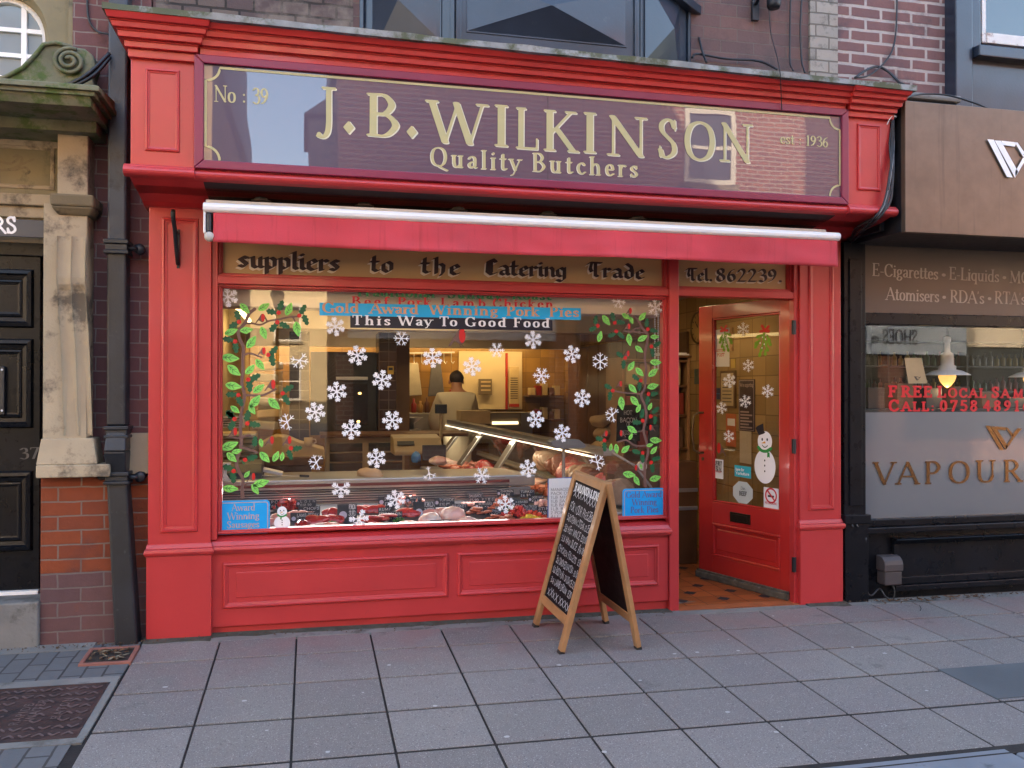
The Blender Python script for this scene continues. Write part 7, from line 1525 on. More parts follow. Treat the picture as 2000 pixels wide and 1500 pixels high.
for px, l in ((437, 'left'),): mb = MB(); mb.lathe([(.05, 0), (.02, .05), (.02, .08), (.05, .13)], tuple(at(px, 941, 1.05)), 16); mb.build('roll', PAPER, lt, smooth=True)
nt_ = thing('paper_notice', 'white printed notice on the left wall behind the holly', 'notice', tuple(at(440, 830, 1.6)))
a, b = at(422, 836, 1.6), at(479, 812, 1.6); mb = MB(); mb.box(a.x, b.x, 1.6, 1.605, a.z, b.z); mb.build('sheet', PAPER, nt_)
mb = MB()
for k in range(4): mb.box(a.x+.02, b.x-.02, 1.597, 1.5985, b.z-.025-.018*k, b.z-.018-.018*k)
mb.build('printed_lines', INK, nt_)
# back of the shop: white board, keypad clock poster, scroll
BY = 6.15
o, a, b = bxthing('white_board', 'large pale panel on the back wall behind the butcher', 'panel', 896, 1020, 687, 800, BY, .03, PLASTER, part='panel')
mb = MB(); xx = at(987, 700, BY).x; mb.box(xx, xx+.03, BY-.02, BY-.001, a.z, b.z-.02); mb.build('red_edge', paint('red_strip', (.40, .03, .02), .5, .1, 5, 0), o)
o, a, b = bxthing('wall_panel', 'brown wall telephone panel with white rows on the pale panel', 'panel', 935, 961, 740, 771, 6.08, .03, paint('brown_plastic', (.17, .13, .09), .5, .1, 5, 0), part='case')
mb = MB()
for k in range(3): mb.box(a.x+.03, b.x-.02, 6.076, 6.079, b.z-.05-.055*k, b.z-.03-.055*k)
mb.build('white_row', CREAM, o)
o, a, b = bxthing('wall_scroll', 'narrow printed wall hanging right of the pale panel', 'poster', 994, 1014, 716, 796, 6.08, .01, CREAM, part='sheet')
mb = MB(); mb.box(a.x, b.x, 6.075, 6.079, a.z+.01, a.z+.05); mb.build('red_band', bpy.data.materials['red_strip'], o)
mb = MB()
for k in range(10): mb.box(a.x+.02, b.x-.02, 6.0765, 6.0785, b.z-.16-.03*k, b.z-.15-.03*k)
mb.build('printed_lines', INK, o)
o, a, b = bxthing('yellow_notice', 'small yellow hazard notice on the dark tiled pier', 'notice', 757, 769, 715, 731, 3.78, .004, paint('yellow_notice_paper', (.55, .36, .06), .6, .1, 5, 0), part='sheet')
mb = MB(); mb.box(a.x+.01, b.x-.01, 3.776, 3.779, (a.z+b.z)/2, b.z-.015); mb.build('pictogram', INK, o)
# back bench with machines behind the butcher
o, a, b = bxthing('back_bench', 'steel preparation bench along the back of the shop', 'bench', 780, 1040, 806, 860, 5.6, .5, STEELD, part='body')
o, a, b = bxthing('paper_pile', 'pile of white wrapping paper on the bench right of the butcher', 'paper', 900, 958, 802, 828, 4.6, .3, CREAM, part='stack')
o, a, b = bxthing('cooling_unit', 'lit steel unit with a bright strip right of the butcher', 'unit', 958, 1018, 806, 832, 4.7, .3, paint('grey_brown_unit', (.20, .15, .10), .5, .1, 5, 0), part='case')
mb = MB(); mb.box(a.x+.02, b.x-.04, 4.685, 4.699, a.z+.02, a.z+.05); mb.build('light_strip', emit('unit_strip', (1, .8, .45), .35), o)
o = thing('till', 'cream shop till with a tall customer display at the far end of the steel counter', 'till', tuple(at(828, 885, 1.9)))
a, b = at(770, 890, 1.9), at(865, 856, 1.9); mb = MB(); mb.prism([(1.9, a.z), (1.9, a.z+.03), (2.0, b.z), (2.25, b.z+.02), (2.25, a.z)], a.x, b.x); mb.build('case', paint('cream_plastic', (.36, .29, .18), .45, .08, 5, 0), o, bevel=.01)
p = at(861, 858, 2.1); mb = MB(); mb.tube([p, p+Vector((0, 0, .22))], .014, 10); mb.build('post', bpy.data.materials['cream_plastic'], o); mb = MB(); mb.box(p.x-.05, p.x+.05, 2.07, 2.12, p.z+.22, p.z+.30); mb.build('display', BLACKM, o, bevel=.006)
mb = MB(); mb.hexa([(a.x+.03, 1.94, a.z+.08), (a.x+.17, 1.94, a.z+.08), (a.x+.17, 1.99, a.z+.11), (a.x+.03, 1.99, a.z+.11), (a.x+.03, 1.93, a.z+.085), (a.x+.17, 1.93, a.z+.085), (a.x+.17, 1.98, a.z+.115), (a.x+.03, 1.98, a.z+.115)]); mb.build('keys', BLACKM, o)
bg = thing('carrier_bag', 'dark blue and white carrier bags piled on the far end of the counter', 'bag', tuple(at(850, 890, 1.5)))
a, b = at(825, 900, 1.5), at(871, 869, 1.5); mb = MB(); mb.box(a.x, b.x, 1.5, 1.52, a.z, b.z); mb.build('sheet', NAVYB, bg, bevel=.003); mb = MB(); mb.blob(at(812, 893, 1.48), (.035, .03, .04), 4, .4); mb.build('bag', paint('blue_film', (.05, .22, .5), .3, .1, 5, 0), bg, smooth=True)
meat('pork_hock', 'pale joint on white paper at the far end of the counter', 856, 900, 1.42, .07, .06, .035, 1, 44, 'joints on the counter', .3)
GCOL = [paint('brown_bottle', (.12, .05, .02), .25, .1, 5, 0), paint('red_bottle', (.30, .03, .02), .3, .1, 5, 0), paint('amber_bottle', (.40, .22, .05), .3, .1, 5, 0)]
# more clutter: wrapped parcels on the left, trays, bottles and hanging tools at the back
WHP = paint('grey_white_wrap', (.42, .39, .34), .6, .12, 8, .15)
POS = ('lowest', 'second', 'third', 'fourth', 'fifth', 'sixth', 'seventh')
for i in range(6):
    p = at(520+(i % 2)*6, 830-i*23, 2.6); mb = MB(); mb.box(-.10, .10, -.09, .09, -.034, .034); mb.move(Matrix.Translation(p) @ Matrix.Rotation((i*1.7) % .5-.25, 4, 'Z') @ Matrix.Rotation(.06*(-1)**i, 4, 'Y')); o = mb.build('paper_parcel', (WHP, CREAM)[i % 2], bevel=.014)
    tag(o, f'wrapped paper parcel in the leaning stack behind the left holly, {POS[i]} from the bottom', 'parcel', 'paper parcels by the left wall')
for i in range(5):
    p = at(455, 890-i*9, 2.0); mb = MB(); mb.box(p.x-.14, p.x+.16, 2.0, 2.25, p.z-.012, p.z+.010); mb.box(p.x-.15, p.x+.17, 1.99, 2.26, p.z+.0105, p.z+.015); o = mb.build('stacked_tray', (STEELD, WHP)[i % 2], bevel=.003)
    tag(o, f'shallow tray in the stack at the far left of the window, {POS[i]} from the bottom', 'tray', 'trays stacked at the left')
for i in range(7):
    p = at(795+i*13, 806, 5.75); mb = MB(); h = (.12, .18, .15, .2, .13, .17, .16)[i]; mb.lathe([(.03, 0), (.034, .01), (.034, h*.6), (.014, h*.75), (.014, h)], tuple(p), 10); o = mb.build('sauce_bottle', GCOL[i % 3], smooth=True)
    tag(o, f'small bottle on the back bench behind the butcher, {("first", "second", "third", "fourth", "fifth", "sixth", "seventh")[i]} from the left', 'bottle', 'bottles on the back bench')
rl = thing('hook_rail', 'steel rail with butcher hooks high on the back wall left of the pale panel', 'rail', tuple(at(840, 690, 6.1)))
a_, b_ = at(786, 690, 6.1), at(888, 688, 6.1); mb = MB(); mb.beam(a_, b_, .02, .02); mb.build('bar', STEEL, rl)
for i in range(7):
    q = a_+(b_-a_)*((i+.5)/7); mb = MB(); mb.tube([q, q+Vector((0, -.03, -.02)), q+Vector((0, -.03, -.12)), q+Vector((.02, -.04, -.15)), q+Vector((.04, -.03, -.12))], .006, 6); mb.build('hook', STEEL, rl)
for i, (px, l) in enumerate(((806, 'left'), (850, 'middle'))):
    q = at(px, 712, 6.08); mb = MB(); mb.plate([(q.x-.10, q.z-.42), (q.x+.12, q.z-.40), (q.x+.07, q.z+.02), (q.x-.05, q.z+.02)], q.y-.03, q.y); o = mb.build('hanging_apron', (WHP, paint('striped_apron', (.10, .10, .13), .8, .1, 20, .1))[i], bevel=.01); tag(o, f'apron hanging from the hook rail on the back wall, {l} one', 'apron', 'aprons on the hook rail')
mn = thing('meat_mincer', 'steel mincing machine on the bench between the tiled pier and the butcher', 'machine', tuple(at(806, 850, 4.4)))
q = at(806, 842, 4.4); mb = MB(); mb.box(q.x-.10, q.x+.10, 4.4, 4.65, q.z-.12, q.z+.02); mb.build('body', STEELD, mn, bevel=.02); mb = MB(); mb.lathe([(.03, 0), (.03, .06), (.12, .12), (.13, .13)], (q.x, 4.5, q.z+.021), 16); mb.build('hopper', STEEL, mn, smooth=True); mb = MB(); mb.tube([(q.x-.02, 4.4, q.z-.03), (q.x-.02, 4.28, q.z-.03)], .04, 12); mb.build('spout', STEEL, mn)
bs = thing('back_shelf', 'wall shelf with goods above the back bench right of the pale panel', 'shelf', tuple(at(1075, 770, 6.1)))
a_, b_ = at(1030, 772, 6.0), at(1098, 774, 6.0); mb = MB(); mb.box(a_.x, b_.x, 5.9, 6.19, a_.z-.02, a_.z); mb.box(a_.x, b_.x, 5.9, 6.19, a_.z-.34, a_.z-.32); mb.build('board', WOODD, bs)
for i in range(5):
    x_ = a_.x+.03+i*.085
    for z_ in (a_.z, a_.z-.32): mb = MB(); mb.box(x_, x_+.07, 5.95, 6.1, z_+.001, z_+.10+.03*((i*7) % 3)); mb.build('packet', (CREAM, GCOL[i % 3])[i % 2], bs, bevel=.004)
# person behind the counter
PY = 5.0; ph = at(893, 738, PY)
pe = thing('person', 'person in cream coat and red collar seen from behind at the back', 'person', (ph.x, PY, -.2))
def skin(name, verts, edges, radii, mat, parent, sub=2, root=0):
    me = bpy.data.meshes.new(name); me.from_pydata([tuple(v) for v in verts], edges, []); o = bpy.data.objects.new(name, me); C.objects.link(o)
    sk = o.modifiers.new('skin', 'SKIN'); sk.use_smooth_shade = True
    for i, r_ in enumerate(radii): me.skin_vertices[0].data[i].radius = r_ if isinstance(r_, tuple) else (r_, r_)
    me.skin_vertices[0].data[root].use_root = True
    s2 = o.modifiers.new('sub', 'SUBSURF'); s2.levels = sub; s2.render_levels = sub
    me.materials.append(mat); put(o, parent); return o
hx, hz = ph.x, at(893, 727, PY).z
COAT = paint('cream_coat', (.66, .60, .46), .8, .06, 5, .1); SKIN_ = paint('skin_tone', (.42, .20, .12), .5, .08, 6, 0)
V = [(hx, PY, .62), (hx, PY+.0, .85), (hx+.0, PY+.03, 1.08), (hx+.0, PY+.05, 1.29), (hx+.01, PY+.10, 1.40), (hx+.02, PY+.15, hz-.13), (hx+.02, PY+.19, hz-.075),
     (hx-.185, PY+.05, 1.30), (hx-.27, PY+.10, 1.02), (hx-.16, PY+.32, .84), (hx-.10, PY+.42, .83), (hx+.17, PY+.05, 1.30), (hx+.23, PY+.12, 1.02), (hx+.16, PY+.34, .86), (hx+.10, PY+.44, .85), (hx-.09, PY, .25), (hx-.09, PY+.01, -.15), (hx+.09, PY, .25), (hx+.09, PY+.01, -.15)]
E_ = [(0, 1), (1, 2), (2, 3), (3, 4), (4, 5), (5, 6), (3, 7), (7, 8), (8, 9), (9, 10), (3, 11), (11, 12), (12, 13), (13, 14), (0, 15), (15, 16), (0, 17), (17, 18)]
skin('body', V, E_, [(.15, .11), (.14, .10), (.16, .10), (.13, .09), .06, .075, .075, .065, .05, .04, .035, .065, .05, .04, .035, .075, .05, .075, .05], SKIN_, pe)
V2 = [(hx, PY-.004, .35)]+[(x, y-.004, z) for x, y, z in V[1:4]]+[(hx+.005, PY+.075, 1.34)]+[(x, y-.004, z) for x, y, z in (V[7], V[8], V[9], V[11], V[12], V[13])]
skin('coat', V2, [(0, 1), (1, 2), (2, 3), (3, 4), (3, 5), (5, 6), (6, 7), (3, 8), (8, 9), (9, 10)], [(.19, .14), (.185, .13), (.20, .13), (.175, .125), (.085, .085), .095, .085, .062, .095, .085, .062], COAT, pe)
mb = MB(); mb.tube([(hx+.01+.075*math.cos(a), PY+.11+.06*math.sin(a), 1.395+.012*math.sin(a)) for a in [2*math.pi*k/16 for k in range(17)]], .014, 8); mb.build('red_collar', bpy.data.materials['red_strip'], pe, smooth=True)
mb = MB(); mb.blob((hx+.02, PY+.165, hz-.07), (.086, .098, .095), 2, .08, 2.0, 18, 12); mb.build('hair', paint('dark_hair', (.035, .022, .015), .7, .3, 40, .4), pe, smooth=True)
mb = MB()
for s_ in (-1, 1): mb.blob((hx+.02+s_*.084, PY+.185, hz-.115), (.012, .02, .028), 2, .1)
mb.build('ears', SKIN_, pe, smooth=True)
mb = MB(); mb.blob((hx+.02, PY+.275, hz-.13), (.014, .022, .022), 1, .1); mb.build('nose', SKIN_, pe, smooth=True)
for s_ in (-1, 1):                                        # hands resting on the bench
    mb = MB(); c = Vector((hx+s_*.09, PY+.47, .83+(.02 if s_ > 0 else 0))); mb.blob(c, (.04, .045, .018), 3, .1)
    for k in range(4): mb.tube([c+Vector((-.03+.02*k, .03, 0)), c+Vector((-.032+.021*k, .07, .004)), c+Vector((-.032+.021*k, .095, -.012))], [.009, .008, .006], 8)
    mb.tube([c+Vector((-s_*.03, -.01, 0)), c+Vector((-s_*.055, .02, .0)), c+Vector((-s_*.058, .045, -.008))], [.010, .009, .007], 8); mb.build('hand', SKIN_, pe, smooth=True)
# right side shelf unit and goods
su = thing('shelf_unit', 'brown wooden shelf unit stacked with goods just inside the doorway', 'shelf', (2.75, 1.6, 0))
x0, x1, y0, y1 = 2.52, 3.13, 1.55, 1.95
mb = MB(); mb.box(x1-.025, x1, y0, y1, -.018, 1.68); mb.box(x0, x0+.025, y0, y1, -.018, 1.68); mb.box(x0+.026, x1-.026, y1-.02, y1, -.018, 1.68); mb.build('side_panel', paint('mid_brown_wood', (.27, .15, .07), .5, .15, 4, .1), su, bevel=.003)
for z in (.3, .62, .92, 1.20, 1.45, 1.66): mb = MB(); mb.box(x0+.027, x1-.027, y0, y1-.022, z-.02, z); mb.build('shelf_board', WOODD, su, bevel=.002)
GC = [paint('goods_%d' % k, c, .5, .1, 5, 0) for k, c in enumerate(((.30, .17, .07), (.10, .05, .03), (.40, .30, .16), (.22, .03, .02), (.05, .05, .055), (.34, .22, .12)))]
ADJ = ('tan', 'dark brown', 'cream', 'red', 'black', 'kraft')
WH = ('lowest', 'second lowest', 'third', 'fourth', 'top')
for r, z in enumerate((.3, .62, .92, 1.20, 1.45)):
    x = x0+.04; n = 0
    while x < x1-.12:
        w_ = rnd.uniform(.08, .14); h = rnd.uniform(.13, .21); kk = rnd.randrange(6); mb = MB(); mb.box(x, x+w_-.008, y0+.03, y0+.28, z+.001, z+h); o = mb.build('goods_box', GC[kk], bevel=.004)
        tag(o, f'{ADJ[kk]} goods box on the {WH[r]} shelf by the doorway, {("first", "second", "third", "fourth", "fifth", "sixth", "seventh")[n]} from the left', 'box', 'goods on the shelf unit'); x += w_; n += 1
# kraft bags left of the shelf, black chalk sign
for i, (px, py, h) in enumerate(((1176, 872, 1), (1180, 846, 1), (1174, 822, 1))):
    p = at(px, py, 1.9); mb = MB(); mb.blob(p, (.10, .09, .055), 70+i, .2, 1.5, 16, 10); o = mb.build('flour_bag', paint('kraft_bag', (.33, .23, .13), .8, .15, 8, .2) if i == 0 else bpy.data.materials['kraft_bag'], smooth=True); tag(o, f'kraft paper bag stacked left of the hot bacon sign, {("lowest", "middle", "top")[i]} one', 'bag', 'kraft bags by the hot bacon sign')
cb_ = thing('chalk_sign', 'small black chalk sign offering hot bacon and sausage behind the holly', 'chalkboard', tuple(at(1228, 862, 1.4)))
cf = FY(1.4); P = [cf.uv(*p) for p in ((1204, 862), (1250, 862), (1248, 790), (1206, 792))]
mb = MB(); mb.hexa([cf.p(*p, -.01) for p in P]+[cf.p(*p, 0) for p in P]); mb.build('board', CHALKB, cb_)
mb = MB(); H_ = P[2][1]-P[0][1]; ua, ub = P[0][0]+.02, P[1][0]-.02
for t_, f, i0, i1 in (('HOT', .72, .25, .7), ('BACON', .52, .05, .95), ('OR', .40, .4, .6), ('SAUSAGE', .18, .05, .95)): text(mb, t_, 'hand', cf, ua+(ub-ua)*i0, P[0][1]+H_*f, ua+(ub-ua)*i1, P[0][1]+H_*f, .035, off=.002)
mb.build('writing', CHALK, cb_)
fz = thing('freezer_cabinet', 'low dark brown cabinet with steel trim below the hot bacon sign', 'cabinet', tuple(at(1220, 1000, 1.2)))
a = at(1185, 905, 1.35); mb = MB(); mb.box(a.x, 3.1, 1.35, 1.53, -.018, a.z); mb.build('body', WOODD, fz, bevel=.008)
for k in (.70, .52): mb = MB(); mb.box(a.x+.02, 3.1, 1.335, 1.349, a.z*k, a.z*k+.03); mb.build('trim', STEELD, fz, bevel=.003)
dl = thing('round_badge', 'round white dial low on the dark cabinet at the right', 'dial', tuple(at(1256, 912, 1.32)))
mb = MB(); p = at(1254, 911, 1.3); mb.lathe([(.001, -.004), (.038, -.004), (.042, .0), (.042, .02)], tuple(p), 20, 'y'); mb.build('face', PAPER, dl)
# bead curtain cords at the right end of the window
cu = thing('chain_curtain', 'pale beaded chains hanging just inside the right end of the window', 'curtain', tuple(at(1294, 720, .2)))
for k in range(4):
    mb = MB(); pxx = 1279+k*6.5
    for i in range(34-k*1):
        p = at(pxx, 602+k*3+i*3.6, .22); mb.lathe([(.0005, -.005), (.005, -.003), (.005, .003), (.0005, .005)], tuple(p), 6)
    mb.build('chain', PAPER, cu)
# brown panelling on the right hand wall
mb = MB()
for k in range(9): mb.box(3.395, 3.42, 2.2+k*.42, 2.2+k*.42+.405, -.018, 1.95)
mb.build('wall_panelling', WOODD, shop, bevel=.006)
# things on the wall beside the door
XW = 3.418; SWF = Fr((XW, 0, 0), (0, -1, 0))
def wallsheet(name, label, cat, q, mat, part='sheet', th=.006, grp=None):
    P = [SWF.uv(*p) for p in q]; u = sum(p[0] for p in P)/4; o = thing(name, label, cat, tuple(SWF.p(u, P[0][1])), grp)
    u0, u1 = (P[0][0]+P[3][0])/2, (P[1][0]+P[2][0])/2; v0, v1 = (P[0][1]+P[1][1])/2, (P[2][1]+P[3][1])/2
    mb = MB(); lbox(mb, SWF, u0, u1, v0, v1, 0.001, th); mb.build(part, mat, o, bevel=.001); return o, u0, u1, v0, v1
ck = thing('wall_clock', 'round brass rimmed wall clock half hidden by the open door', 'clock', tuple(SWF.p(*SWF.uv(1366, 640))))
u, v = SWF.uv(1367, 640); r_ = .155
mb = MB(); N = 32
for rr0, rr1, oo0, oo1 in ((r_, r_*.9, .002, .03), (r_*.9, r_*.82, .03, .02)):
    mb.add([SWF.p(u+rr0*math.cos(2*math.pi*k/N), v+rr0*math.sin(2*math.pi*k/N), oo0) for k in range(N)]+[SWF.p(u+rr1*math.cos(2*math.pi*k/N), v+rr1*math.sin(2*math.pi*k/N), oo1) for k in range(N)], [(k, (k+1) % N, N+(k+1) % N, N+k) for k in range(N)])
mb.build('rim', BRASS, ck, smooth=True)
mb = MB(); mb.add([SWF.p(u+r_*.84*math.cos(2*math.pi*k/N), v+r_*.84*math.sin(2*math.pi*k/N), .018) for k in range(N)], [tuple(range(N))]); mb.build('face', paint('gilt_face', (.45, .30, .10), .4, .1, 5, 0), ck)
mb = MB(); strip(mb, [(u, v), (u-.05, v+.06)], .012, SWF, .022); strip(mb, [(u, v), (u+.03, v+.1)], .009, SWF, .0235)
for k in range(12): a = R(30*k); strip(mb, [(u+.10*math.cos(a), v+.10*math.sin(a)), (u+.122*math.cos(a), v+.122*math.sin(a))], .01, SWF, .0205)
mb.build('hands', INK, ck)
PURP = paint('dark_purple_poster', (.035, .018, .04), .5, .05, 5, 0)
o, u0, u1, v0, v1 = wallsheet('purple_poster', 'tall dark purple poster on the tiled wall seen through the door glass', 'poster', ((1444, 842), (1475, 842), (1475, 741), (1444, 741)), PURP)
mb = MB(); hh = v1-v0; strip(mb, [(u0+.01, v0+.01), (u1-.01, v0+.01), (u1-.01, v1-.01), (u0+.01, v1-.01)], .008, SWF, .0072, True)
text(mb, "We're supporting", 'sans', SWF, u0+.02, v1-hh*.14, u1-.02, v1-hh*.14, .03, off=.0075)
for k in range(6): strip(mb, [(u0+.03, v0+hh*(.07+.06*k)), (u0+.03+(u1-u0)*(.55 if k % 2 else .75), v0+hh*(.07+.06*k))], .012, SWF, .0075)
mb.build('lettering', MAUVE, o)
o, u0, u1, v0, v1 = wallsheet('framed_certificate', 'framed cream certificate on the tiled wall behind the door glass', 'frame', ((1411, 797), (1439, 797), (1439, 724), (1411, 724)), WOODD, 'frame', .02)
mb = MB(); lbox(mb, SWF, u0+.02, u1-.02, v0+.02, v1-.02, .0202, .022); mb.build('sheet', CREAM, o)
mb = MB()
for k in range(7): strip(mb, [(u0+.045, v1-.08-.03*k), (u1-.045, v1-.08-.03*k)], .007, SWF, .0235)
mb.build('writing', INK, o)
o, u0, u1, v0, v1 = wallsheet('orange_leaflet', 'orange leaflet holder low behind the door glass', 'leaflet', ((1419, 872), (1438, 872), (1438, 808), (1419, 808)), paint('orange_leaflet_paper', (.55, .13, .04), .6, .1, 5, 0))
mb = MB(); lbox(mb, SWF, u0+.03, u1-.01, v1-.10, v1-.04, .0062, .0075); mb.build('label', PAPER, o)
wallsheet('cream_leaflet', 'pale printed leaflet on the tiled wall left of the large snowman', 'leaflet', ((1446, 905), (1468, 905), (1468, 842), (1446, 842)), PLASTER)
o, u0, u1, v0, v1 = wallsheet('card_sign', 'navy blue card payment sign behind the door glass', 'sign', ((1388, 780), (1410, 780), (1410, 758), (1388, 758)), paint('navy_card', (.012, .02, .12), .5, .05, 5, 0))
mb = MB(); lbox(mb, SWF, u0+(u1-u0)*.55, u1-(u1-u0)*.1, v0+.05, v1-.05, .0062, .0072); mb.build('blue_square', BLUE, o)
wallsheet('yellow_sticker', 'small yellow hazard sticker on the tiles below the mistletoe', 'sticker', ((1429, 719), (1437, 719), (1437, 701), (1429, 701)), bpy.data.materials['yellow_notice_paper'])
wallsheet('picture_frame', 'ochre framed picture on the tiles behind the mistletoe', 'frame', ((1422, 686), (1433, 686), (1433, 640), (1422, 640)), WOOD, 'frame', .02)
wallsheet('green_poster', 'dark green poster with pale letters between shelf and door', 'poster', ((1357, 750), (1395, 750), (1395, 720), (1357, 720)), paint('dark_green_poster', (.04, .09, .07), .5, .05, 5, 0))
wallsheet('menu_board', 'yellow framed menu on the tiled wall beside the door handle', 'frame', ((1355, 868), (1372, 868), (1372, 805), (1355, 805)), paint('yellow_frame', (.42, .26, .06), .5, .1, 5, 0), 'frame', .02)
ht = thing('letter_tray', 'dark tray holding white papers on top of the shelf unit', 'tray', (3.0, 1.62, 1.68))
mb = MB(); mb.box(2.9, 3.14, 1.54, 1.8, 1.681, 1.70); mb.build('tray', WOODD, ht, bevel=.003); mb = MB(); mb.box(2.92, 3.12, 1.545, 1.79, 1.701, 1.712); mb.box(2.9, 3.10, 1.55, 1.79, 1.714, 1.722); mb.build('papers', PAPER, ht)
# ceiling fluorescent fittings (lit)
LN = ('nearest the window', 'in the middle of the shop', 'over the butcher', 'just inside the open door')
for i, (x, y, L_, e_) in enumerate(((.7, 1.4, 1.5, .35), (.8, 3.0, 1.5, .48), (1.0, 4.6, 1.5, .9), (2.6, 1.1, 1.1, .38))):
    o = thing('ceiling_light', f'lit fluorescent ceiling fitting {LN[i]}', 'ceiling light', (x, y, 2.2), 'fluorescent ceiling lights in the butcher shop')
    mb = MB(); mb.box(x-L_/2, x+L_/2, y-.05, y+.05, 2.215, 2.258); mb.build('housing', WHITE, o, bevel=.004)
    mb = MB(); mb.tube([(x-L_/2+.03, y, 2.195), (x+L_/2-.03, y, 2.195)], .016, 10); mb.build('tube', emit('warm_tube', (1, .80, .48), .5), o)
    L = bpy.data.lights.new('tube_light', 'AREA'); L.shape = 'RECTANGLE'; L.size = L_; L.size_y = .05; L.energy = e_; L.color = (1, .70, .36)
    lo = bpy.data.objects.new('tube_light', L); C.objects.link(lo); lo.location = (x, y, 2.17); put(lo, o)
o = thing('wall_light', 'long lit tube glowing behind the bulkhead on the back wall', 'wall light', (1, 5.7, 1.95))
mb = MB(); mb.tube([(-.6, 5.75, 2.05), (3.2, 5.75, 2.05)], .02, 8); mb.build('tube', emit('warm_back_tube', (1, .72, .30), .7), o)
L = bpy.data.lights.new('tube_light', 'AREA'); L.shape = 'RECTANGLE'; L.size = 3.6; L.size_y = .06; L.energy = 2.2; L.color = (1, .62, .22)
lo = bpy.data.objects.new('tube_light', L); C.objects.link(lo); lo.location = (1.2, 5.72, 2.02); lo.rotation_euler = (R(35), 0, 0); put(lo, o)
o = thing('wall_light', 'long lit tube glowing on the left wall over the packing bench', 'wall light', (-.5, 2, 2.0))
mb = MB(); mb.tube([(-.55, 1.2, 2.05), (-.55, 3.2, 2.05)], .02, 8); mb.build('tube', emit('warm_side_tube', (1, .72, .30), .7), o)
L = bpy.data.lights.new('tube_light', 'AREA'); L.shape = 'RECTANGLE'; L.size = .06; L.size_y = 2; L.energy = .8; L.color = (1, .66, .28)
lo = bpy.data.objects.new('tube_light', L); C.objects.link(lo); lo.location = (-.52, 2.2, 2.02); lo.rotation_euler = (0, R(30), 0); put(lo, o)

# ---------------------------------------------------------------- the other side of the street (seen in the glass and the glossy sign)
OY = -10.0
def facade(name, label, x0, x1, h, mat, yf=OY, dep=8, wins=((1.4, 1.2, 1.9, .95),), ground=True, roof=True):
    o = thing(name, label, 'building', ((x0+x1)/2, yf-dep/2, -.12))
    mb = MB(); mb.box(x0, x1, yf-dep, yf, -.12, h); mb.build('wall', mat, o)
    if roof:
        mb = MB(); mb.prism([(yf+.25, h), (yf+.25, h+.12), (yf-dep/2, h+2.6), (yf-dep-.2, h+.1), (yf-dep-.2, h)], x0-.1, x1+.1); rf = mb.build('roof', SLATE, o)
        mb = MB(); cx = x0+.6; mb.box(cx, cx+.7, yf-dep/2-.4, yf-dep/2+.4, h+1.5, h+3.8); mb.build('chimney', BRO, rf)
    for (z0, zh, step, wd) in wins:
        x = x0+step*.5
        while x < x1-wd*.6:
            fr_ = MB(); a, b = x-wd/2, x+wd/2
            fr_.box(a-.09, b+.09, yf, yf+.05, z0-.09, z0); fr_.box(a-.09, b+.09, yf, yf+.05, z0+zh, z0+zh+.09); fr_.box(a-.09, a, yf, yf+.05, z0, z0+zh); fr_.box(b, b+.09, yf, yf+.05, z0, z0+zh); fr_.box(a, b, yf+.01, yf+.04, z0+zh/2-.03, z0+zh/2+.03)
            w_ = fr_.build('window', FARWHITE, o)
            p_ = MB(); p_.quad((b, yf+.012, z0), (a, yf+.012, z0), (a, yf+.012, z0+zh), (b, yf+.012, z0+zh)); p_.build('pane', DPANE, w_)
            s_ = MB(); s_.box(a-.14, b+.14, yf, yf+.12, z0-.2, z0-.091); s_.build('sill', STONED, w_); x += step
    if ground:
        m2 = MB(); m2.box(x0+.3, x1-.3, yf, yf+.04, .4, 2.3); sh2 = m2.build('shopfront', DPANE, o)
        m2 = MB(); m2.box(x0+.2, x1-.2, yf, yf+.12, 2.301, 2.85); m2.build('fascia', FASC[int(abs(x0)) % 3], o)
    return o
FARWHITE = paint('old_cream_frame', (.58, .53, .44), .6, .06, 4, 0)
SLATE = paint('slate_roof', (.07, .075, .085), .6, .25, 4, .3); DPANE = paint('far_pane', (.03, .035, .04), .06, .2, 2, 0, spec=.8)
FASC = [paint('fascia_white', (.45, .47, .5), .5, .05, 3, 0), paint('fascia_dark', (.05, .05, .07), .5, .05, 3, 0), paint('fascia_cream', (.45, .38, .28), .5, .05, 3, 0)]
BOPP = brick('opposite_red_brick', (.34, .13, .075), (.22, .085, .06), (.42, .36, .3), ms=.012, bumpk=.3)
BOPS = brick('opposite_sandstone', (.42, .29, .15), (.34, .23, .12), (.25, .2, .14), bw=.4, bh=.16, bumpk=.3)
BOPY = brick('pale_yellow_stone', (.62, .47, .26), (.54, .40, .22), (.4, .32, .2), bw=.5, bh=.2, bumpk=.2)
facade('corner_house', 'sandstone corner house across the street, left of the side road gap', -9.5, -1.5, 6.6, BOPS, wins=((3.5, 1.5, 2.3, .9),))
facade('terrace_house', 'dark brick terrace house across the street beside the side road', .45, 4.6, 7.0, BOPP, wins=((3.4, 1.4, 2.0, .9),))
facade('terrace_house', 'red brick terrace house across the street facing the door', 4.62, 11.5, 7.2, BOPP, wins=((5.2, 1.15, 4.76, .78), (3.2, 1.3, 4.76, .95)))
facade('terrace_house', 'red brick terrace house across the street at the far right', 11.52, 22, 6.8, BOPP, wins=((3.3, 1.4, 2.4, .9),))
facade('terrace_house', 'sandstone terrace house across the street at the far left', -24, -9.52, 7.0, BOPS, wins=((3.3, 1.4, 2.4, .9),))
facade('stone_terrace', 'pale sunlit stone building closing the side road', -9, 9, 8.0, BOPY, yf=-34, dep=8, wins=((1.0, 1.5, 2.3, 1.0), (3.6, 1.5, 2.3, 1.0), (6.0, 1.3, 2.3, 1.0)), ground=False)
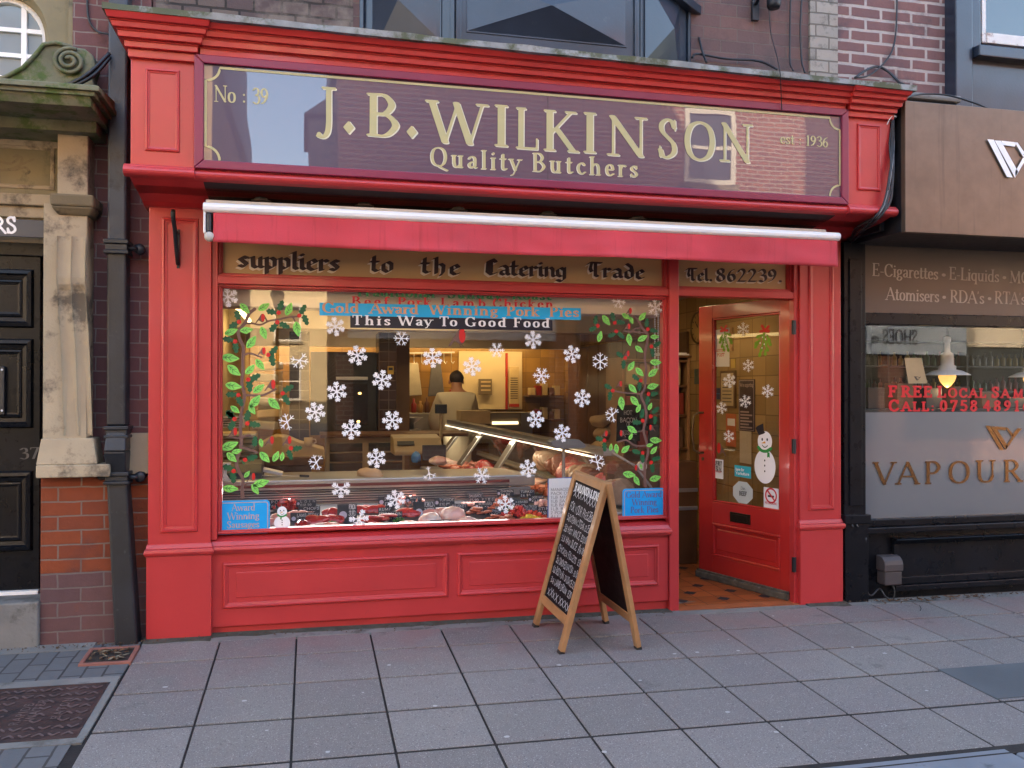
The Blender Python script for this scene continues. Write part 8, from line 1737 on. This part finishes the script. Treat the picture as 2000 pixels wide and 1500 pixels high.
tb = thing('oriel_bay', 'small dark oriel bay jutting from the corner of the terrace across the street', 'bay window', (.3, OY-1, 4.4))
mb = MB(); mb.hexa([(.30, OY-2.4, 4.6), (.449, OY-2.4, 4.6), (.449, OY-.2, 4.6), (.30, OY-.2, 4.6), (-.02, OY-2.4, 5.0), (.449, OY-2.4, 5.0), (.449, OY-.2, 5.0), (-.02, OY-.2, 5.0)]); mb.box(-.02, .449, OY-2.4, OY-.2, 5.001, 5.9); mb.hexa([(-.1, OY-2.5, 5.901), (.449, OY-2.5, 5.901), (.449, OY-.1, 5.901), (-.1, OY-.1, 5.901), (.3, OY-2.3, 6.25), (.449, OY-2.3, 6.25), (.449, OY-.3, 6.25), (.3, OY-.3, 6.25)]); mb.build('box', SLATE, tb)
sg2 = thing('shoe_shop_sign', 'pale blue shop sign reading shoes across the street, seen mirrored in the black shop window', 'sign', tuple(at(1790, 690, 10.1)))
def mir(px, py): p = at(px, py, 10.06); return Vector((p.x, OY+.14, p.z))
pl_, pr_ = mir(1688, 692), mir(1882, 634); mb = MB(); mb.box(pl_.x, pr_.x, OY+.125, OY+.16, pl_.z, pr_.z); mb.build('board', paint('pale_blue_board', (.5, .56, .62), .5, .04, 3, 0), sg2)
OF = Fr((0, OY+.16, 0), (-1, 0, 0)); mb = MB(); ta, tb = mir(1787, 672), mir(1718, 672); text(mb, 'SHOES', 'sans', OF, -ta.x, ta.z, -tb.x, ta.z, mir(1750, 646).z-mir(1750, 672).z, off=.003); tc = mir(1712, 672); td = mir(1694, 672); text(mb, '@', 'sans', OF, -tc.x, tc.z, -td.x, tc.z, .16, off=.003); mb.build('lettering', NAVY, sg2)
lp = thing('street_lamp', 'black lamp post in the side road, seen reflected in the shop window', 'street lamp', (-.75, -16, -.12))
mb = MB(); mb.lathe([(.12, 0), (.1, .5), (.05, .6), (.04, 3.4)], (-.75, -16, -.12), 10); mb.build('post', BLACKM, lp); mb = MB(); mb.lathe([(.05, 0), (.16, .35), (.18, .4), (.02, .6)], (-.75, -16, 3.28), 8); mb.build('lantern', BLACKM, lp)
